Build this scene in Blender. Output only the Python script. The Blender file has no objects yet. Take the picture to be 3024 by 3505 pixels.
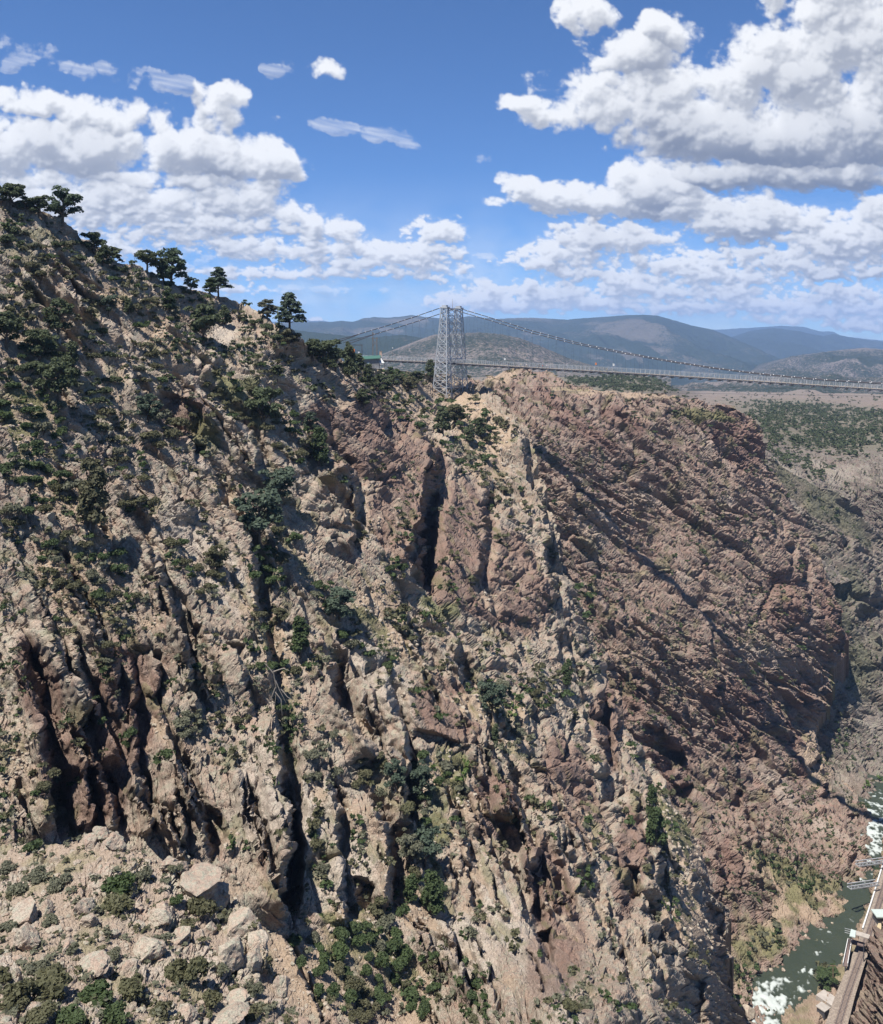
import bpy, bmesh, math, random
import numpy as np
from mathutils import Vector, Matrix

# ------------------------------------------------------------------ camera, sky, sun, exposure
SC = bpy.context.scene
C = SC.collection
W_, H_, F_, CX, HY = 3024.0, 3505.0, 3027.0, 1512.0, 1167.0      # photograph size, focal length in its pixels, principal column, eye-level row

cam_d = bpy.data.cameras.new('camera')
cam = bpy.data.objects.new('camera', cam_d)
C.objects.link(cam)
cam_d.sensor_fit = 'HORIZONTAL'
cam_d.sensor_width = 36.0
cam_d.lens = 36.0 * F_ / W_
cam_d.shift_y = -((H_ / 2 - HY) / W_)
cam_d.clip_start = 0.5
cam_d.clip_end = 90000.0
cam.location = (0, 0, 0)
cam.rotation_euler = (math.radians(90), 0, 0)
SC.camera = cam

SUN_EL = math.radians(66)
SUN_AZ = math.radians(-136)          # clockwise from +Y
SUNV = Vector((math.cos(SUN_EL) * math.sin(SUN_AZ), math.cos(SUN_EL) * math.cos(SUN_AZ), math.sin(SUN_EL)))
world = bpy.data.worlds.new('World')
SC.world = world
world.use_nodes = True
wn = world.node_tree
wn.nodes.clear()
sky = wn.nodes.new('ShaderNodeTexSky')
sky.sky_type = 'NISHITA'
sky.sun_disc = False
sky.sun_elevation = SUN_EL
sky.sun_rotation = SUN_AZ
sky.altitude = 3000
sky.air_density = 1.0
sky.dust_density = 0.15
sky.ozone_density = 5.0
bg = wn.nodes.new('ShaderNodeBackground')
bg.inputs['Strength'].default_value = 0.070
wo = wn.nodes.new('ShaderNodeOutputWorld')
tint = wn.nodes.new('ShaderNodeMix')
tint.data_type = 'RGBA'
tint.blend_type = 'MULTIPLY'
tint.inputs['Factor'].default_value = 1.0
tint.inputs['B'].default_value = (0.58, 0.83, 1.06, 1)
wn.links.new(sky.outputs[0], tint.inputs['A'])
wn.links.new(tint.outputs['Result'], bg.inputs['Color'])
wn.links.new(bg.outputs[0], wo.inputs['Surface'])

sun_d = bpy.data.lights.new('sun', 'SUN')
sun_d.energy = 5.0
sun_d.angle = math.radians(0.53)
sun_d.color = (1.0, 0.955, 0.89)
sun = bpy.data.objects.new('sun', sun_d)
C.objects.link(sun)
sun.rotation_euler = SUNV.to_track_quat('Z', 'Y').to_euler()

SC.view_settings.view_transform = 'Standard'
SC.view_settings.look = 'None'
SC.view_settings.exposure = 0.9
SC.view_settings.gamma = 1.0
SC.cycles.max_bounces = 5
SC.cycles.diffuse_bounces = 3
SC.cycles.transparent_max_bounces = 12
SC.cycles.volume_bounces = 1
SC.render.film_transparent = False

random.seed(7)
RNG = np.random.default_rng(7)

# ------------------------------------------------------------------ numpy noise
_perm = np.random.default_rng(3).permutation(256).astype(np.int32)
_perm = np.concatenate([_perm, _perm, _perm])
_g = np.random.default_rng(4).normal(size=(256, 3)).astype(np.float32)
_g /= np.linalg.norm(_g, axis=1)[:, None]
_rv = np.random.default_rng(5).random((65536, 4)).astype(np.float32)


def _perlin(p):
    i = np.floor(p).astype(np.int32)
    f = (p - i).astype(np.float32)
    u = f * f * f * (f * (f * 6 - 15) + 10)
    i &= 255
    out = 0
    for dx in (0, 1):
        wx = u[:, 0] if dx else 1 - u[:, 0]
        hx = _perm[i[:, 0] + dx]
        for dy in (0, 1):
            wy = wx * (u[:, 1] if dy else 1 - u[:, 1])
            hy = _perm[hx + i[:, 1] + dy]
            for dz in (0, 1):
                w = wy * (u[:, 2] if dz else 1 - u[:, 2])
                g = _g[_perm[hy + i[:, 2] + dz]]
                out = out + w * (g[:, 0] * (f[:, 0] - dx) + g[:, 1] * (f[:, 1] - dy) + g[:, 2] * (f[:, 2] - dz))
    return out * 1.5


def chunked(fn, p, *a):
    n = len(p)
    res = [fn(p[k:k + 150000], *a) for k in range(0, n, 150000)]
    if isinstance(res[0], tuple):
        return tuple(np.concatenate(r) for r in zip(*res))
    return np.concatenate(res)


def perlin(p):
    return chunked(_perlin, p.astype(np.float32))


def fbm(p, octs=4, lac=2.03, gain=0.5):
    s, a, out = 1.0, 1.0, 0
    for k in range(octs):
        out = out + a * perlin(p * s + 17.3 * k)
        s *= lac
        a *= gain
    return out


def _facets(p):
    """cell blocks: a random height and tilt for each block, and the distance to its edge"""
    i0 = np.floor(p).astype(np.int32)
    f = p - i0
    n = len(p)
    d1 = np.full(n, 9.0, np.float32)
    d2 = np.full(n, 9.0, np.float32)
    bid = np.zeros(n, np.int64)
    bl = np.zeros((n, 3), np.float32)
    for dx in (-1, 0, 1):
        for dy in (-1, 0, 1):
            for dz in (-1, 0, 1):
                c = i0 + np.array([dx, dy, dz])
                h = (c[:, 0] * 73856093) ^ (c[:, 1] * 19349663) ^ (c[:, 2] * 83492791)
                h = (h ^ (h >> 13)) & 65535
                r = _rv[h]
                l = f - np.array([dx, dy, dz], np.float32) - 0.1 - r[:, :3] * 0.8
                d = l[:, 0] ** 2 + l[:, 1] ** 2 + l[:, 2] ** 2
                m = d < d1
                d2 = np.where(m, d1, np.minimum(d2, d))
                bid = np.where(m, h, bid)
                bl[m] = l[m]
                d1 = np.where(m, d, d1)
    r = _rv[(bid * 7 + 11) & 65535]
    h = r[:, 3] * 2 - 1
    t = (bl * (r[:, :3] * 2 - 1)).sum(1)
    return h, t, np.sqrt(d2) - np.sqrt(d1)


def _facets2(p):
    i0 = np.floor(p[:, :2]).astype(np.int64)
    f = (p[:, :2] - i0).astype(np.float32)
    n = len(p)
    d1 = np.full(n, 9.0, np.float32)
    d2 = np.full(n, 9.0, np.float32)
    bid = np.zeros(n, np.int64)
    bl = np.zeros((n, 2), np.float32)
    for dx in (-1, 0, 1):
        for dy in (-1, 0, 1):
            c = i0 + np.array([dx, dy])
            h = (c[:, 0] * 73856093) ^ (c[:, 1] * 19349663)
            h = (h ^ (h >> 13)) & 65535
            r = _rv[h]
            l = f - np.array([dx, dy], np.float32) - 0.05 - r[:, :2] * 0.9
            d = l[:, 0] ** 2 + l[:, 1] ** 2
            m = d < d1
            d2 = np.where(m, d1, np.minimum(d2, d))
            bid = np.where(m, h, bid)
            bl[m] = l[m]
            d1 = np.where(m, d, d1)
    r = _rv[(bid * 7 + 11) & 65535]
    h = r[:, 3] * 2 - 1
    t = bl[:, 0] * (0.7 + 1.4 * (r[:, 0] * 2 - 1)) + bl[:, 1] * (r[:, 1] * 2 - 1) * 1.0
    return h, t, np.sqrt(d2) - np.sqrt(d1)


def facets2(p):
    return chunked(_facets2, p)


def facets(p):
    return chunked(_facets, p.astype(np.float32))


def sstep(a, b, x):
    t = np.clip((x - a) / (b - a), 0, 1)
    return t * t * (3 - 2 * t)


# ------------------------------------------------------------------ surveying: photograph column/row + distance ahead -> a point of the place
def at(px, py, Y):
    return Vector(((px - CX) / F_ * Y, Y, (HY - py) / F_ * Y))


def tps(pts):
    """smooth surface through surveyed points (column, row, distance): thin-plate spline on 1/distance"""
    a = np.array(pts, float)
    x = a[:, :2] / 1000.0
    d = 1.0 / a[:, 2]
    n = len(a)
    r = np.linalg.norm(x[:, None] - x[None], axis=2)
    K = r ** 2 * np.log(r + 1e-9)
    K += np.eye(n) * 2e-3
    Pm = np.c_[np.ones(n), x]
    A = np.block([[K, Pm], [Pm.T, np.zeros((3, 3))]])
    sol = np.linalg.solve(A, np.r_[d, 0, 0, 0])
    w, c = sol[:n], sol[n:]

    def f(px, py):
        X = np.stack([px, py], -1) / 1000.0
        out = c[0] + X[..., 0] * c[1] + X[..., 1] * c[2]
        for k in range(n):
            rr = (X[..., 0] - x[k, 0]) ** 2 + (X[..., 1] - x[k, 1]) ** 2
            out = out + w[k] * 0.5 * rr * np.log(rr + 1e-12)
        return 1.0 / np.maximum(out, 1.0 / 30000)
    return f


def seg_dist(px, py, pl):
    """signed distance to a polyline running down the slope (+ on its right), and position along it"""
    best = np.full(px.shape, 1e9)
    sg = np.zeros(px.shape)
    tt = np.zeros(px.shape)
    L = [0.0]
    for a, b in zip(pl[:-1], pl[1:]):
        L.append(L[-1] + math.hypot(b[0] - a[0], b[1] - a[1]))
    for k in range(len(pl) - 1):
        ax, ay = pl[k]
        bx, by = pl[k + 1]
        dx, dy = bx - ax, by - ay
        l2 = dx * dx + dy * dy
        t = np.clip(((px - ax) * dx + (py - ay) * dy) / l2, 0, 1)
        ex, ey = px - (ax + t * dx), py - (ay + t * dy)
        d = np.hypot(ex, ey)
        m = d < best
        best = np.where(m, d, best)
        cr = dx * ey - dy * ex            # > 0: to the left when going down
        sg = np.where(m, np.where(cr > 0, -1.0, 1.0), sg)
        tt = np.where(m, (L[k] + t * math.sqrt(l2)) / L[-1], tt)
    return best * sg, tt


def poly_dist(px, py, pg):
    """distance inside (+) / outside (-) of a polygon"""
    inside = np.zeros(px.shape, bool)
    best = np.full(px.shape, 1e9)
    n = len(pg)
    for k in range(n):
        ax, ay = pg[k]
        bx, by = pg[(k + 1) % n]
        if ay != by:
            c = ((ay > py) != (by > py)) & (px < (bx - ax) * (py - ay) / (by - ay) + ax)
            inside ^= c
        dx, dy = bx - ax, by - ay
        t = np.clip(((px - ax) * dx + (py - ay) * dy) / (dx * dx + dy * dy), 0, 1)
        best = np.minimum(best, np.hypot(px - ax - t * dx, py - ay - t * dy))
    return np.where(inside, best, -best)


# ------------------------------------------------------------------ tagging
def tag(o, label=None, cat=None, group=None, kind=None):
    if label: o['label'] = label
    if cat: o['category'] = cat
    if group: o['group'] = group
    if kind: o['kind'] = kind
    return o


def thing(name, label, cat, loc=(0, 0, 0), rz=0.0, group=None):
    o = bpy.data.objects.new(name, None)
    C.objects.link(o)
    o.empty_display_size = 0.5
    o.location = loc
    o.rotation_euler = (0, 0, rz)
    return tag(o, label, cat, group)


# ------------------------------------------------------------------ material helpers
def new_mat(name):
    m = bpy.data.materials.new(name)
    m.use_nodes = True
    nt = m.node_tree
    nt.nodes.clear()
    out = nt.nodes.new('ShaderNodeOutputMaterial')
    b = nt.nodes.new('ShaderNodeBsdfPrincipled')
    b.inputs['Specular IOR Level'].default_value = 0.2
    nt.links.new(b.outputs[0], out.inputs['Surface'])
    return m, nt, b


def nnode(nt, kind, **kw):
    n = nt.nodes.new(kind)
    for k, v in kw.items():
        if hasattr(n, k):
            setattr(n, k, v)
        else:
            n.inputs[k].default_value = v
    return n


def noise(nt, vec, scale, detail=4, rough=0.55, dist=0.0):
    n = nt.nodes.new('ShaderNodeTexNoise')
    n.inputs['Scale'].default_value = scale
    n.inputs['Detail'].default_value = detail
    n.inputs['Roughness'].default_value = rough
    n.inputs['Distortion'].default_value = dist
    nt.links.new(vec, n.inputs['Vector'])
    return n.outputs['Fac']


def ramp(nt, fac, stops):
    r = nt.nodes.new('ShaderNodeValToRGB')
    els = r.color_ramp.elements
    while len(els) < len(stops):
        els.new(0.5)
    for e, (p, c) in zip(els, stops):
        e.position = p
        e.color = (c[0], c[1], c[2], 1) if not isinstance(c, (int, float)) else (c, c, c, 1)
    nt.links.new(fac, r.inputs[0])
    return r.outputs[0]


def mixc(nt, fac, a, b, mode='MIX'):
    m = nt.nodes.new('ShaderNodeMix')
    m.data_type = 'RGBA'
    m.blend_type = mode
    for s, v in ((m.inputs['Factor'], fac), (m.inputs['A'], a), (m.inputs['B'], b)):
        if isinstance(v, bpy.types.NodeSocket):
            nt.links.new(v, s)
        elif isinstance(v, (int, float)):
            s.default_value = v
        else:
            s.default_value = (v[0], v[1], v[2], 1)
    return m.outputs['Result']


def math_n(nt, op, a, b=None, c=None):
    m = nt.nodes.new('ShaderNodeMath')
    m.operation = op
    for s, v in zip(m.inputs, (a, b, c)):
        if v is None:
            continue
        if isinstance(v, bpy.types.NodeSocket):
            nt.links.new(v, s)
        else:
            s.default_value = v
    return m.outputs[0]


def attr(nt, name, out='Fac'):
    a = nt.nodes.new('ShaderNodeAttribute')
    a.attribute_name = name
    return a.outputs[out]


def simple_mat(name, col, rough=0.6, metal=0.0, vary=0.12, scale=3.0, bump=0.0):
    m, nt, b = new_mat(name)
    tc = nt.nodes.new('ShaderNodeTexCoord').outputs['Object']
    f = noise(nt, tc, scale, 5)
    dark = tuple(c * (1 - vary) for c in col)
    lite = tuple(min(1, c * (1 + vary)) for c in col)
    nt.links.new(ramp(nt, f, [(0.3, dark), (0.7, lite)]), b.inputs['Base Color'])
    b.inputs['Roughness'].default_value = rough
    b.inputs['Metallic'].default_value = metal
    if bump:
        bn = nt.nodes.new('ShaderNodeBump')
        bn.inputs['Strength'].default_value = bump
        nt.links.new(f, bn.inputs['Height'])
        nt.links.new(bn.outputs[0], b.inputs['Normal'])
    return m


def rock_mat(name, palette, bump=0.8, scale=1.0, dirt=(0.33, 0.25, 0.18), grass=(0.115, 0.12, 0.05)):
    """palette: (pale, mid, red, dark, lichen). attributes painted on the mesh: soil, varnish, grass, pale"""
    pale, mid, red, dark, lich = palette
    m, nt, b = new_mat(name)
    g = nt.nodes.new('ShaderNodeNewGeometry')
    pos = g.outputs['Position']
    f1 = noise(nt, pos, 0.035 * scale, 5, 0.6, 0.6)
    f2 = noise(nt, pos, 0.35 * scale, 6, 0.65, 0.3)
    f3 = noise(nt, pos, 1.9 * scale, 6, 0.7)
    base = mixc(nt, ramp(nt, f1, [(0.38, 0.0), (0.62, 1.0)]), mid, pale)
    base = mixc(nt, ramp(nt, f2, [(0.42, 0.0), (0.66, 0.85)]), base, red)
    base = mixc(nt, math_n(nt, 'MULTIPLY', ramp(nt, f3, [(0.46, 0.0), (0.72, 1.0)]), 0.6), base, dark)
    lm = ramp(nt, noise(nt, pos, 0.8 * scale, 6, 0.7), [(0.5, 0.0), (0.6, 1.0)])
    base = mixc(nt, math_n(nt, 'MULTIPLY', lm, math_n(nt, 'SUBTRACT', 0.65, attr(nt, 'varnish'))), base, lich)
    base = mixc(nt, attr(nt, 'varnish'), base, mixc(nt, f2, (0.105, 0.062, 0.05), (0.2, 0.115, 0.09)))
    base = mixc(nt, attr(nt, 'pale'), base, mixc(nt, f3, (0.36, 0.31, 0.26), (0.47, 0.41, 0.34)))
    sd = mixc(nt, f3, tuple(c * 0.72 for c in dirt), tuple(c * 1.2 for c in dirt))
    base = mixc(nt, attr(nt, 'soil'), base, sd)
    gr = mixc(nt, f3, tuple(c * 0.6 for c in grass), tuple(c * 1.5 for c in grass))
    base = mixc(nt, attr(nt, 'grass'), base, gr)
    fine = noise(nt, pos, 5.5 * scale, 5, 0.75)
    base = mixc(nt, 1.0, base, ramp(nt, fine, [(0.3, 0.55), (0.5, 0.98), (0.7, 1.32)]), 'MULTIPLY')
    crack = ramp(nt, noise(nt, pos, 3.1 * scale, 6, 0.8, 1.2), [(0.40, 0.42), (0.47, 1.0)])
    base = mixc(nt, math_n(nt, 'SUBTRACT', 0.8, math_n(nt, 'MULTIPLY', attr(nt, 'soil'), 0.5)), base, mixc(nt, 1.0, base, crack, 'MULTIPLY'))
    nt.links.new(base, b.inputs['Base Color'])
    b.inputs['Roughness'].default_value = 0.92
    b.inputs['Specular IOR Level'].default_value = 0.12
    bn = nt.nodes.new('ShaderNodeBump')
    bn.inputs['Strength'].default_value = bump
    bn.inputs['Distance'].default_value = 0.35 / scale
    hh = math_n(nt, 'ADD', math_n(nt, 'MULTIPLY', f3, 1.4), math_n(nt, 'MULTIPLY', fine, 0.6))
    nt.links.new(hh, bn.inputs['Height'])
    nt.links.new(bn.outputs[0], b.inputs['Normal'])
    return m
# ------------------------------------------------------------------ terrain builder
def grid_faces(nr, nc, keep):
    idx = np.arange(nr * nc).reshape(nr, nc)
    a, b, c, d = idx[:-1, :-1], idx[:-1, 1:], idx[1:, 1:], idx[1:, :-1]
    k = keep[:-1, :-1] & keep[:-1, 1:] & keep[1:, 1:] & keep[1:, :-1]
    return np.stack([a[k], d[k], c[k], b[k]], -1)


def mesh_from(name, verts, quads, mats, attrs=None, smooth=True):
    used = np.unique(quads)
    remap = np.zeros(len(verts), np.int64)
    remap[used] = np.arange(len(used))
    v = verts[used].astype(np.float32)
    q = remap[quads].astype(np.int32)
    me = bpy.data.meshes.new(name)
    me.vertices.add(len(v))
    me.vertices.foreach_set('co', v.ravel())
    k = q.shape[1]
    me.loops.add(q.size)
    me.loops.foreach_set('vertex_index', q.ravel())
    me.polygons.add(len(q))
    me.polygons.foreach_set('loop_start', np.arange(0, q.size, k, dtype=np.int32))
    me.polygons.foreach_set('use_smooth', np.full(len(q), smooth))
    for m in (mats if isinstance(mats, (list, tuple)) else [mats]):
        me.materials.append(m)
    for an, av in (attrs or {}).items():
        if av.ndim == 1:
            at_ = me.attributes.new(an, 'FLOAT', 'POINT')
            at_.data.foreach_set('value', av[used].astype(np.float32))
        else:
            at_ = me.attributes.new(an, 'FLOAT_COLOR', 'POINT')
            at_.data.foreach_set('color', np.c_[av[used], np.ones(len(used))].astype(np.float32).ravel() if av.shape[1] == 3 else av[used].astype(np.float32).ravel())
    me.update(calc_edges=True)
    me.validate(verbose=False)
    return me


def blur(a, n):
    for _ in range(n):
        p = np.pad(a, ((1, 1), (1, 1)) + ((0, 0),) * (a.ndim - 2), mode='edge')
        a = (p[:-2, 1:-1] + p[2:, 1:-1] + p[1:-1, :-2] + p[1:-1, 2:] + 2 * p[1:-1, 1:-1]) / 6
    return a


def normals(P):
    du = np.gradient(P, axis=1)
    dv = np.gradient(P, axis=0)
    n = np.cross(dv, du)
    n /= np.linalg.norm(n, axis=2)[..., None] + 1e-9
    # point towards the viewer's side
    s = np.sign(-(n * P).sum(2))
    s[s == 0] = 1
    return n * s[..., None]


LAYERS = {}
BL = (1.0, 1.0, 1.0, 1.0, 1.0)


def flow(cots, alpha=0.0):
    """across / along coordinates of the rock's grain, whose traces steepen down the gorge"""
    ys = np.arange(0, 4200, 10.0)
    c = np.interp(ys, [k[0] for k in cots], [k[1] for k in cots])
    G = np.cumsum(c) * 10.0

    def f(px, py):
        ct = np.interp(py, ys, c)
        sn = 1 / np.sqrt(1 + ct * ct)
        return (px - np.interp(py, ys, G) + alpha * px * py) * 0.8, (py + 0.35 * px) * 1.0
    return f


FLOW1 = flow([(600, 1.1), (1300, 0.92), (1900, 0.62), (2500, 0.34), (3500, 0.34)], -0.0001)
FLOW2 = flow([(1300, 1.45), (1700, 1.3), (2300, 1.0), (3000, 0.7), (3500, 0.6)])
FLOW0 = flow([(0, 0.3), (4000, 0.3)])


def rock_layer(name, PX, PY, keep, surf, crests, holes, fold, amps, mat, paint, skirt=None, seed=0.0, rough=1.0, elong=1.6, ribs=1.0):
    """PX, PY: survey grid (rows, cols). skirt: list of (back metres, drop metres) rows behind row 0."""
    nr, nc = PX.shape
    Y = surf(PX, PY)
    dY = np.zeros_like(Y)
    dark = np.zeros_like(Y)
    wob = (12 * perlin(np.stack([PX / 60, PY / 60, PX * 0 + seed], -1).reshape(-1, 3)) + 7 * perlin(np.stack([PX / 19, PY / 24, PX * 0 + seed], -1).reshape(-1, 3))).reshape(PX.shape)
    for (pl, A, wl, wr, wrec) in crests:
        xs = [p[0] for p in pl]; ys = [p[1] for p in pl]
        mrg = max(wl, wr + wrec) * 3 + 30
        box = (PX > min(xs) - mrg) & (PX < max(xs) + mrg) & (PY > min(ys) - mrg) & (PY < max(ys) + mrg)
        if not box.any():
            continue
        d, t = seg_dist(PX[box] + wob[box], PY[box] + wob[box] * 0.3, pl)
        env = sstep(0, 0.16, t) * sstep(0, 0.16, 1 - t)
        L = np.exp(np.minimum(d, 0) / wl)
        R = np.where(d > 0, 1 - 1.75 * sstep(0, wr, d) + 0.75 * sstep(wr, wr + wrec, d), L)
        # beyond the recovery the step is gone
        f = np.where(d > 0, R, L)
        f = np.where((t <= 0.001) | (t >= 0.999), 0, f)
        dY[box] -= A * f * env
    for (pg, B, soft) in holes:
        xs = [p[0] for p in pg]; ys = [p[1] for p in pg]
        box = (PX > min(xs) - 60) & (PX < max(xs) + 60) & (PY > min(ys) - 60) & (PY < max(ys) + 60)
        if not box.any():
            continue
        d = poly_dist(PX[box] + wob[box], PY[box] + wob[box] * 0.6, pg)
        v = sstep(-soft * 0.3, soft, d)
        dY[box] += B * v
        dark[box] = np.maximum(dark[box], v)
    D = np.stack([(PX - CX) / F_, np.ones_like(PX), (HY - PY) / F_], -1)
    P0 = D * Y[..., None]
    Nb = normals(blur(P0, 3))
    P = D * (Y + dY)[..., None]
    if skirt:
        rows, dirs = [], []
        back = D[0] / np.linalg.norm(D[0][:, :2], axis=1)[:, None]
        back = back.copy(); back[:, 2] = 0
        for (bk, dr) in skirt[::-1]:
            q = P[0] + back * bk
            q[:, 2] -= dr
            rows.append(q)
        ns = len(rows)
        P = np.concatenate([np.stack(rows), P], 0)
        Nb = np.concatenate([np.repeat(Nb[:1], ns, 0), Nb], 0)
        keep = np.concatenate([np.repeat(keep[:1], ns, 0), keep], 0)
        Yf = np.concatenate([np.repeat(Y[:1], ns, 0), Y], 0)
        dark = np.concatenate([np.repeat(dark[:1], ns, 0), dark], 0)
        PXf = np.concatenate([np.repeat(PX[:1], ns, 0), PX], 0)
        PYf = np.concatenate([np.repeat(PY[:1], ns, 0), PY], 0)
    else:
        Yf, PXf, PYf = Y, PX, PY
    N = normals(blur(P, 5)) * 0.5 + Nb
    N /= np.linalg.norm(N, axis=2)[..., None]
    nr, nc = Yf.shape
    msk = keep.ravel()
    Pm = P.reshape(-1, 3)[msk]
    pix = (Yf.ravel()[msk] / F_ * 3.4)                 # metres per rendered pixel
    Pb = (np.stack([(PXf - CX) / F_, np.ones_like(PXf), (HY - PYf) / F_], -1) * Yf[..., None]).reshape(-1, 3)[msk]
    px_, py_ = PXf.ravel()[msk], PYf.ravel()[msk]
    mpp = Yf.ravel()[msk] / F_
    s_, t_ = fold(px_, py_)
    wv = np.stack([px_ / 170 + seed, py_ / 170, px_ * 0 + 1.7], -1)
    wf = np.stack([px_ / 45 + seed, py_ / 45, px_ * 0 + 7.7], -1)
    s_ = s_ + 20 * perlin(wv) + 3.5 * perlin(wf)
    t_ = t_ + 40 * perlin(wv + 9.3) + 9 * perlin(wf + 5.1)
    pt = paint(PXf.ravel()[msk], PYf.ravel()[msk], Pb, Nb.reshape(-1, 3)[msk])
    soft = pt['soil']                                   # 0 rock .. 1 loose soil
    hgt = np.zeros(len(Pm))
    rs = 1 - 0.8 * soft
    mpp = mpp * pt.get('rough', 1.0)
    hgt += 16 * mpp * amps * fbm(np.stack([s_ / 110, t_ / 240, 0 * s_ + seed], -1), 3)
    for k, (lam, an, a) in enumerate(((150, 3.4, 0.22), (78, 3.4, 0.28), (36, 3.4, 0.46), (18, 3.2, 0.62), (9, 2.6, 0.66))):
        q = np.stack([s_ / lam, t_ / (lam * an * elong), 0 * s_ + 0.5], -1) + np.array([k * 13.3 + seed, k * 7.1, 0])
        h, tl, e = facets2(q)
        amp = a * lam * mpp * amps * (1 - soft * (0.9, 0.9, 0.85, 0.7, 0.4)[k]) * BL[k]
        crk = 1 - sstep(0.0, 0.09, e)
        hgt += amp * (0.55 * h + 0.75 * tl) - amp * (0.7, 0.8, 1.0, 1.1, 1.0)[k] * crk * rough
    # fine foliation ribs and roughness
    fr = np.stack([s_ / 9, t_ / 46, 0 * s_ + seed], -1)
    hgt += 3.4 * ribs * mpp * amps * rs * (1 - 2 * np.abs(perlin(fr)))
    hgt += 4.5 * (0.4 + 0.6 * ribs) * mpp * amps * rs * (1 - 2.4 * np.abs(perlin(np.stack([s_ / 13, t_ / 85, 0 * s_ + seed + 8], -1))))
    hgt += 9.0 * ribs * mpp * amps * rs * (1 - 2.4 * np.abs(perlin(np.stack([s_ / 27, t_ / 150, 0 * s_ + seed + 3], -1))))
    for (lam, a) in ((34, 3.2), (14, 2.4), (7.5, 2.0)):
        hgt += a * mpp * amps * (1 - 0.5 * soft) * perlin(np.stack([px_ / lam, py_ / lam, 0 * px_ + lam + seed], -1))
    if 'lift' in pt:
        hgt += pt['lift']
    Pd = P.reshape(-1, 3).copy()
    Pd[msk] += N.reshape(-1, 3)[msk] * hgt[:, None]
    attrs = {}
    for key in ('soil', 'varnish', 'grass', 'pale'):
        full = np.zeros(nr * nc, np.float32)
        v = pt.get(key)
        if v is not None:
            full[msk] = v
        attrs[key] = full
    quads = grid_faces(nr, nc, keep)
    me = mesh_from(name, Pd, quads, mat, attrs, smooth=False)
    o = bpy.data.objects.new(name, me)
    C.objects.link(o)
    tag(o, kind='structure')
    PG = Pd.reshape(nr, nc, 3)
    sk = len(skirt) if skirt else 0
    LAYERS[name] = dict(P=PG[sk:], N=normals(blur(PG, 2))[sk:], keep=keep[sk:], px=PX, py=PY, soil=attrs['soil'].reshape(nr, nc)[sk:], grass=attrs['grass'].reshape(nr, nc)[sk:], obj=o)
    return o


def diag_grid(sil, ang, p0, p1, qmax, step):
    """survey grid whose first row follows a skyline; ang = the skyline's mean direction (degrees below horizontal)"""
    ca, sa = math.cos(math.radians(ang)), math.sin(math.radians(ang))
    s = np.array(sil, float)
    sp = s[:, 0] * ca + s[:, 1] * sa
    sq = -s[:, 0] * sa + s[:, 1] * ca
    o = np.argsort(sp)
    p = np.arange(p0, p1, step)
    q0 = np.interp(p, sp[o], sq[o])
    q0 = q0 + 8 * perlin(np.stack([p / 48, p * 0, p * 0 + ang], -1)) + 4 * perlin(np.stack([p / 15, p * 0, p * 0 + ang + 4], -1))
    nq = int((qmax - q0.min()) / step)
    q = q0[None, :] + np.arange(nq)[:, None] * step
    PX = p[None] * ca - q * sa
    PY = p[None] * sa + q * ca
    return PX, PY


def blob(px, py, cx, cy, rx, ry=None, ang=0, soft=0.35):
    ry = ry or rx
    a = math.radians(ang)
    dx, dy = px - cx, py - cy
    u = (dx * math.cos(a) + dy * math.sin(a)) / rx
    v = (-dx * math.sin(a) + dy * math.cos(a)) / ry
    return 1 - sstep(1 - soft, 1 + soft, np.sqrt(u * u + v * v))


STEP = 3.0
PAL_NEAR = ((0.39, 0.325, 0.255), (0.265, 0.216, 0.173), (0.325, 0.222, 0.167), (0.115, 0.097, 0.082), (0.30, 0.295, 0.225))
PAL_FAR = ((0.28, 0.21, 0.17), (0.195, 0.146, 0.122), (0.285, 0.182, 0.142), (0.09, 0.066, 0.058), (0.24, 0.212, 0.158))
PAL_DIST = ((0.20, 0.17, 0.14), (0.145, 0.122, 0.105), (0.19, 0.14, 0.115), (0.12, 0.10, 0.09), (0.19, 0.19, 0.135))
M_NEAR = rock_mat('weathered_gneiss', PAL_NEAR)
M_FAR = rock_mat('red_brown_gneiss', PAL_FAR, scale=0.7)
M_DIST = rock_mat('distant_rock', PAL_DIST, scale=0.4, dirt=(0.185, 0.145, 0.115), grass=(0.10, 0.10, 0.065))

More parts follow.
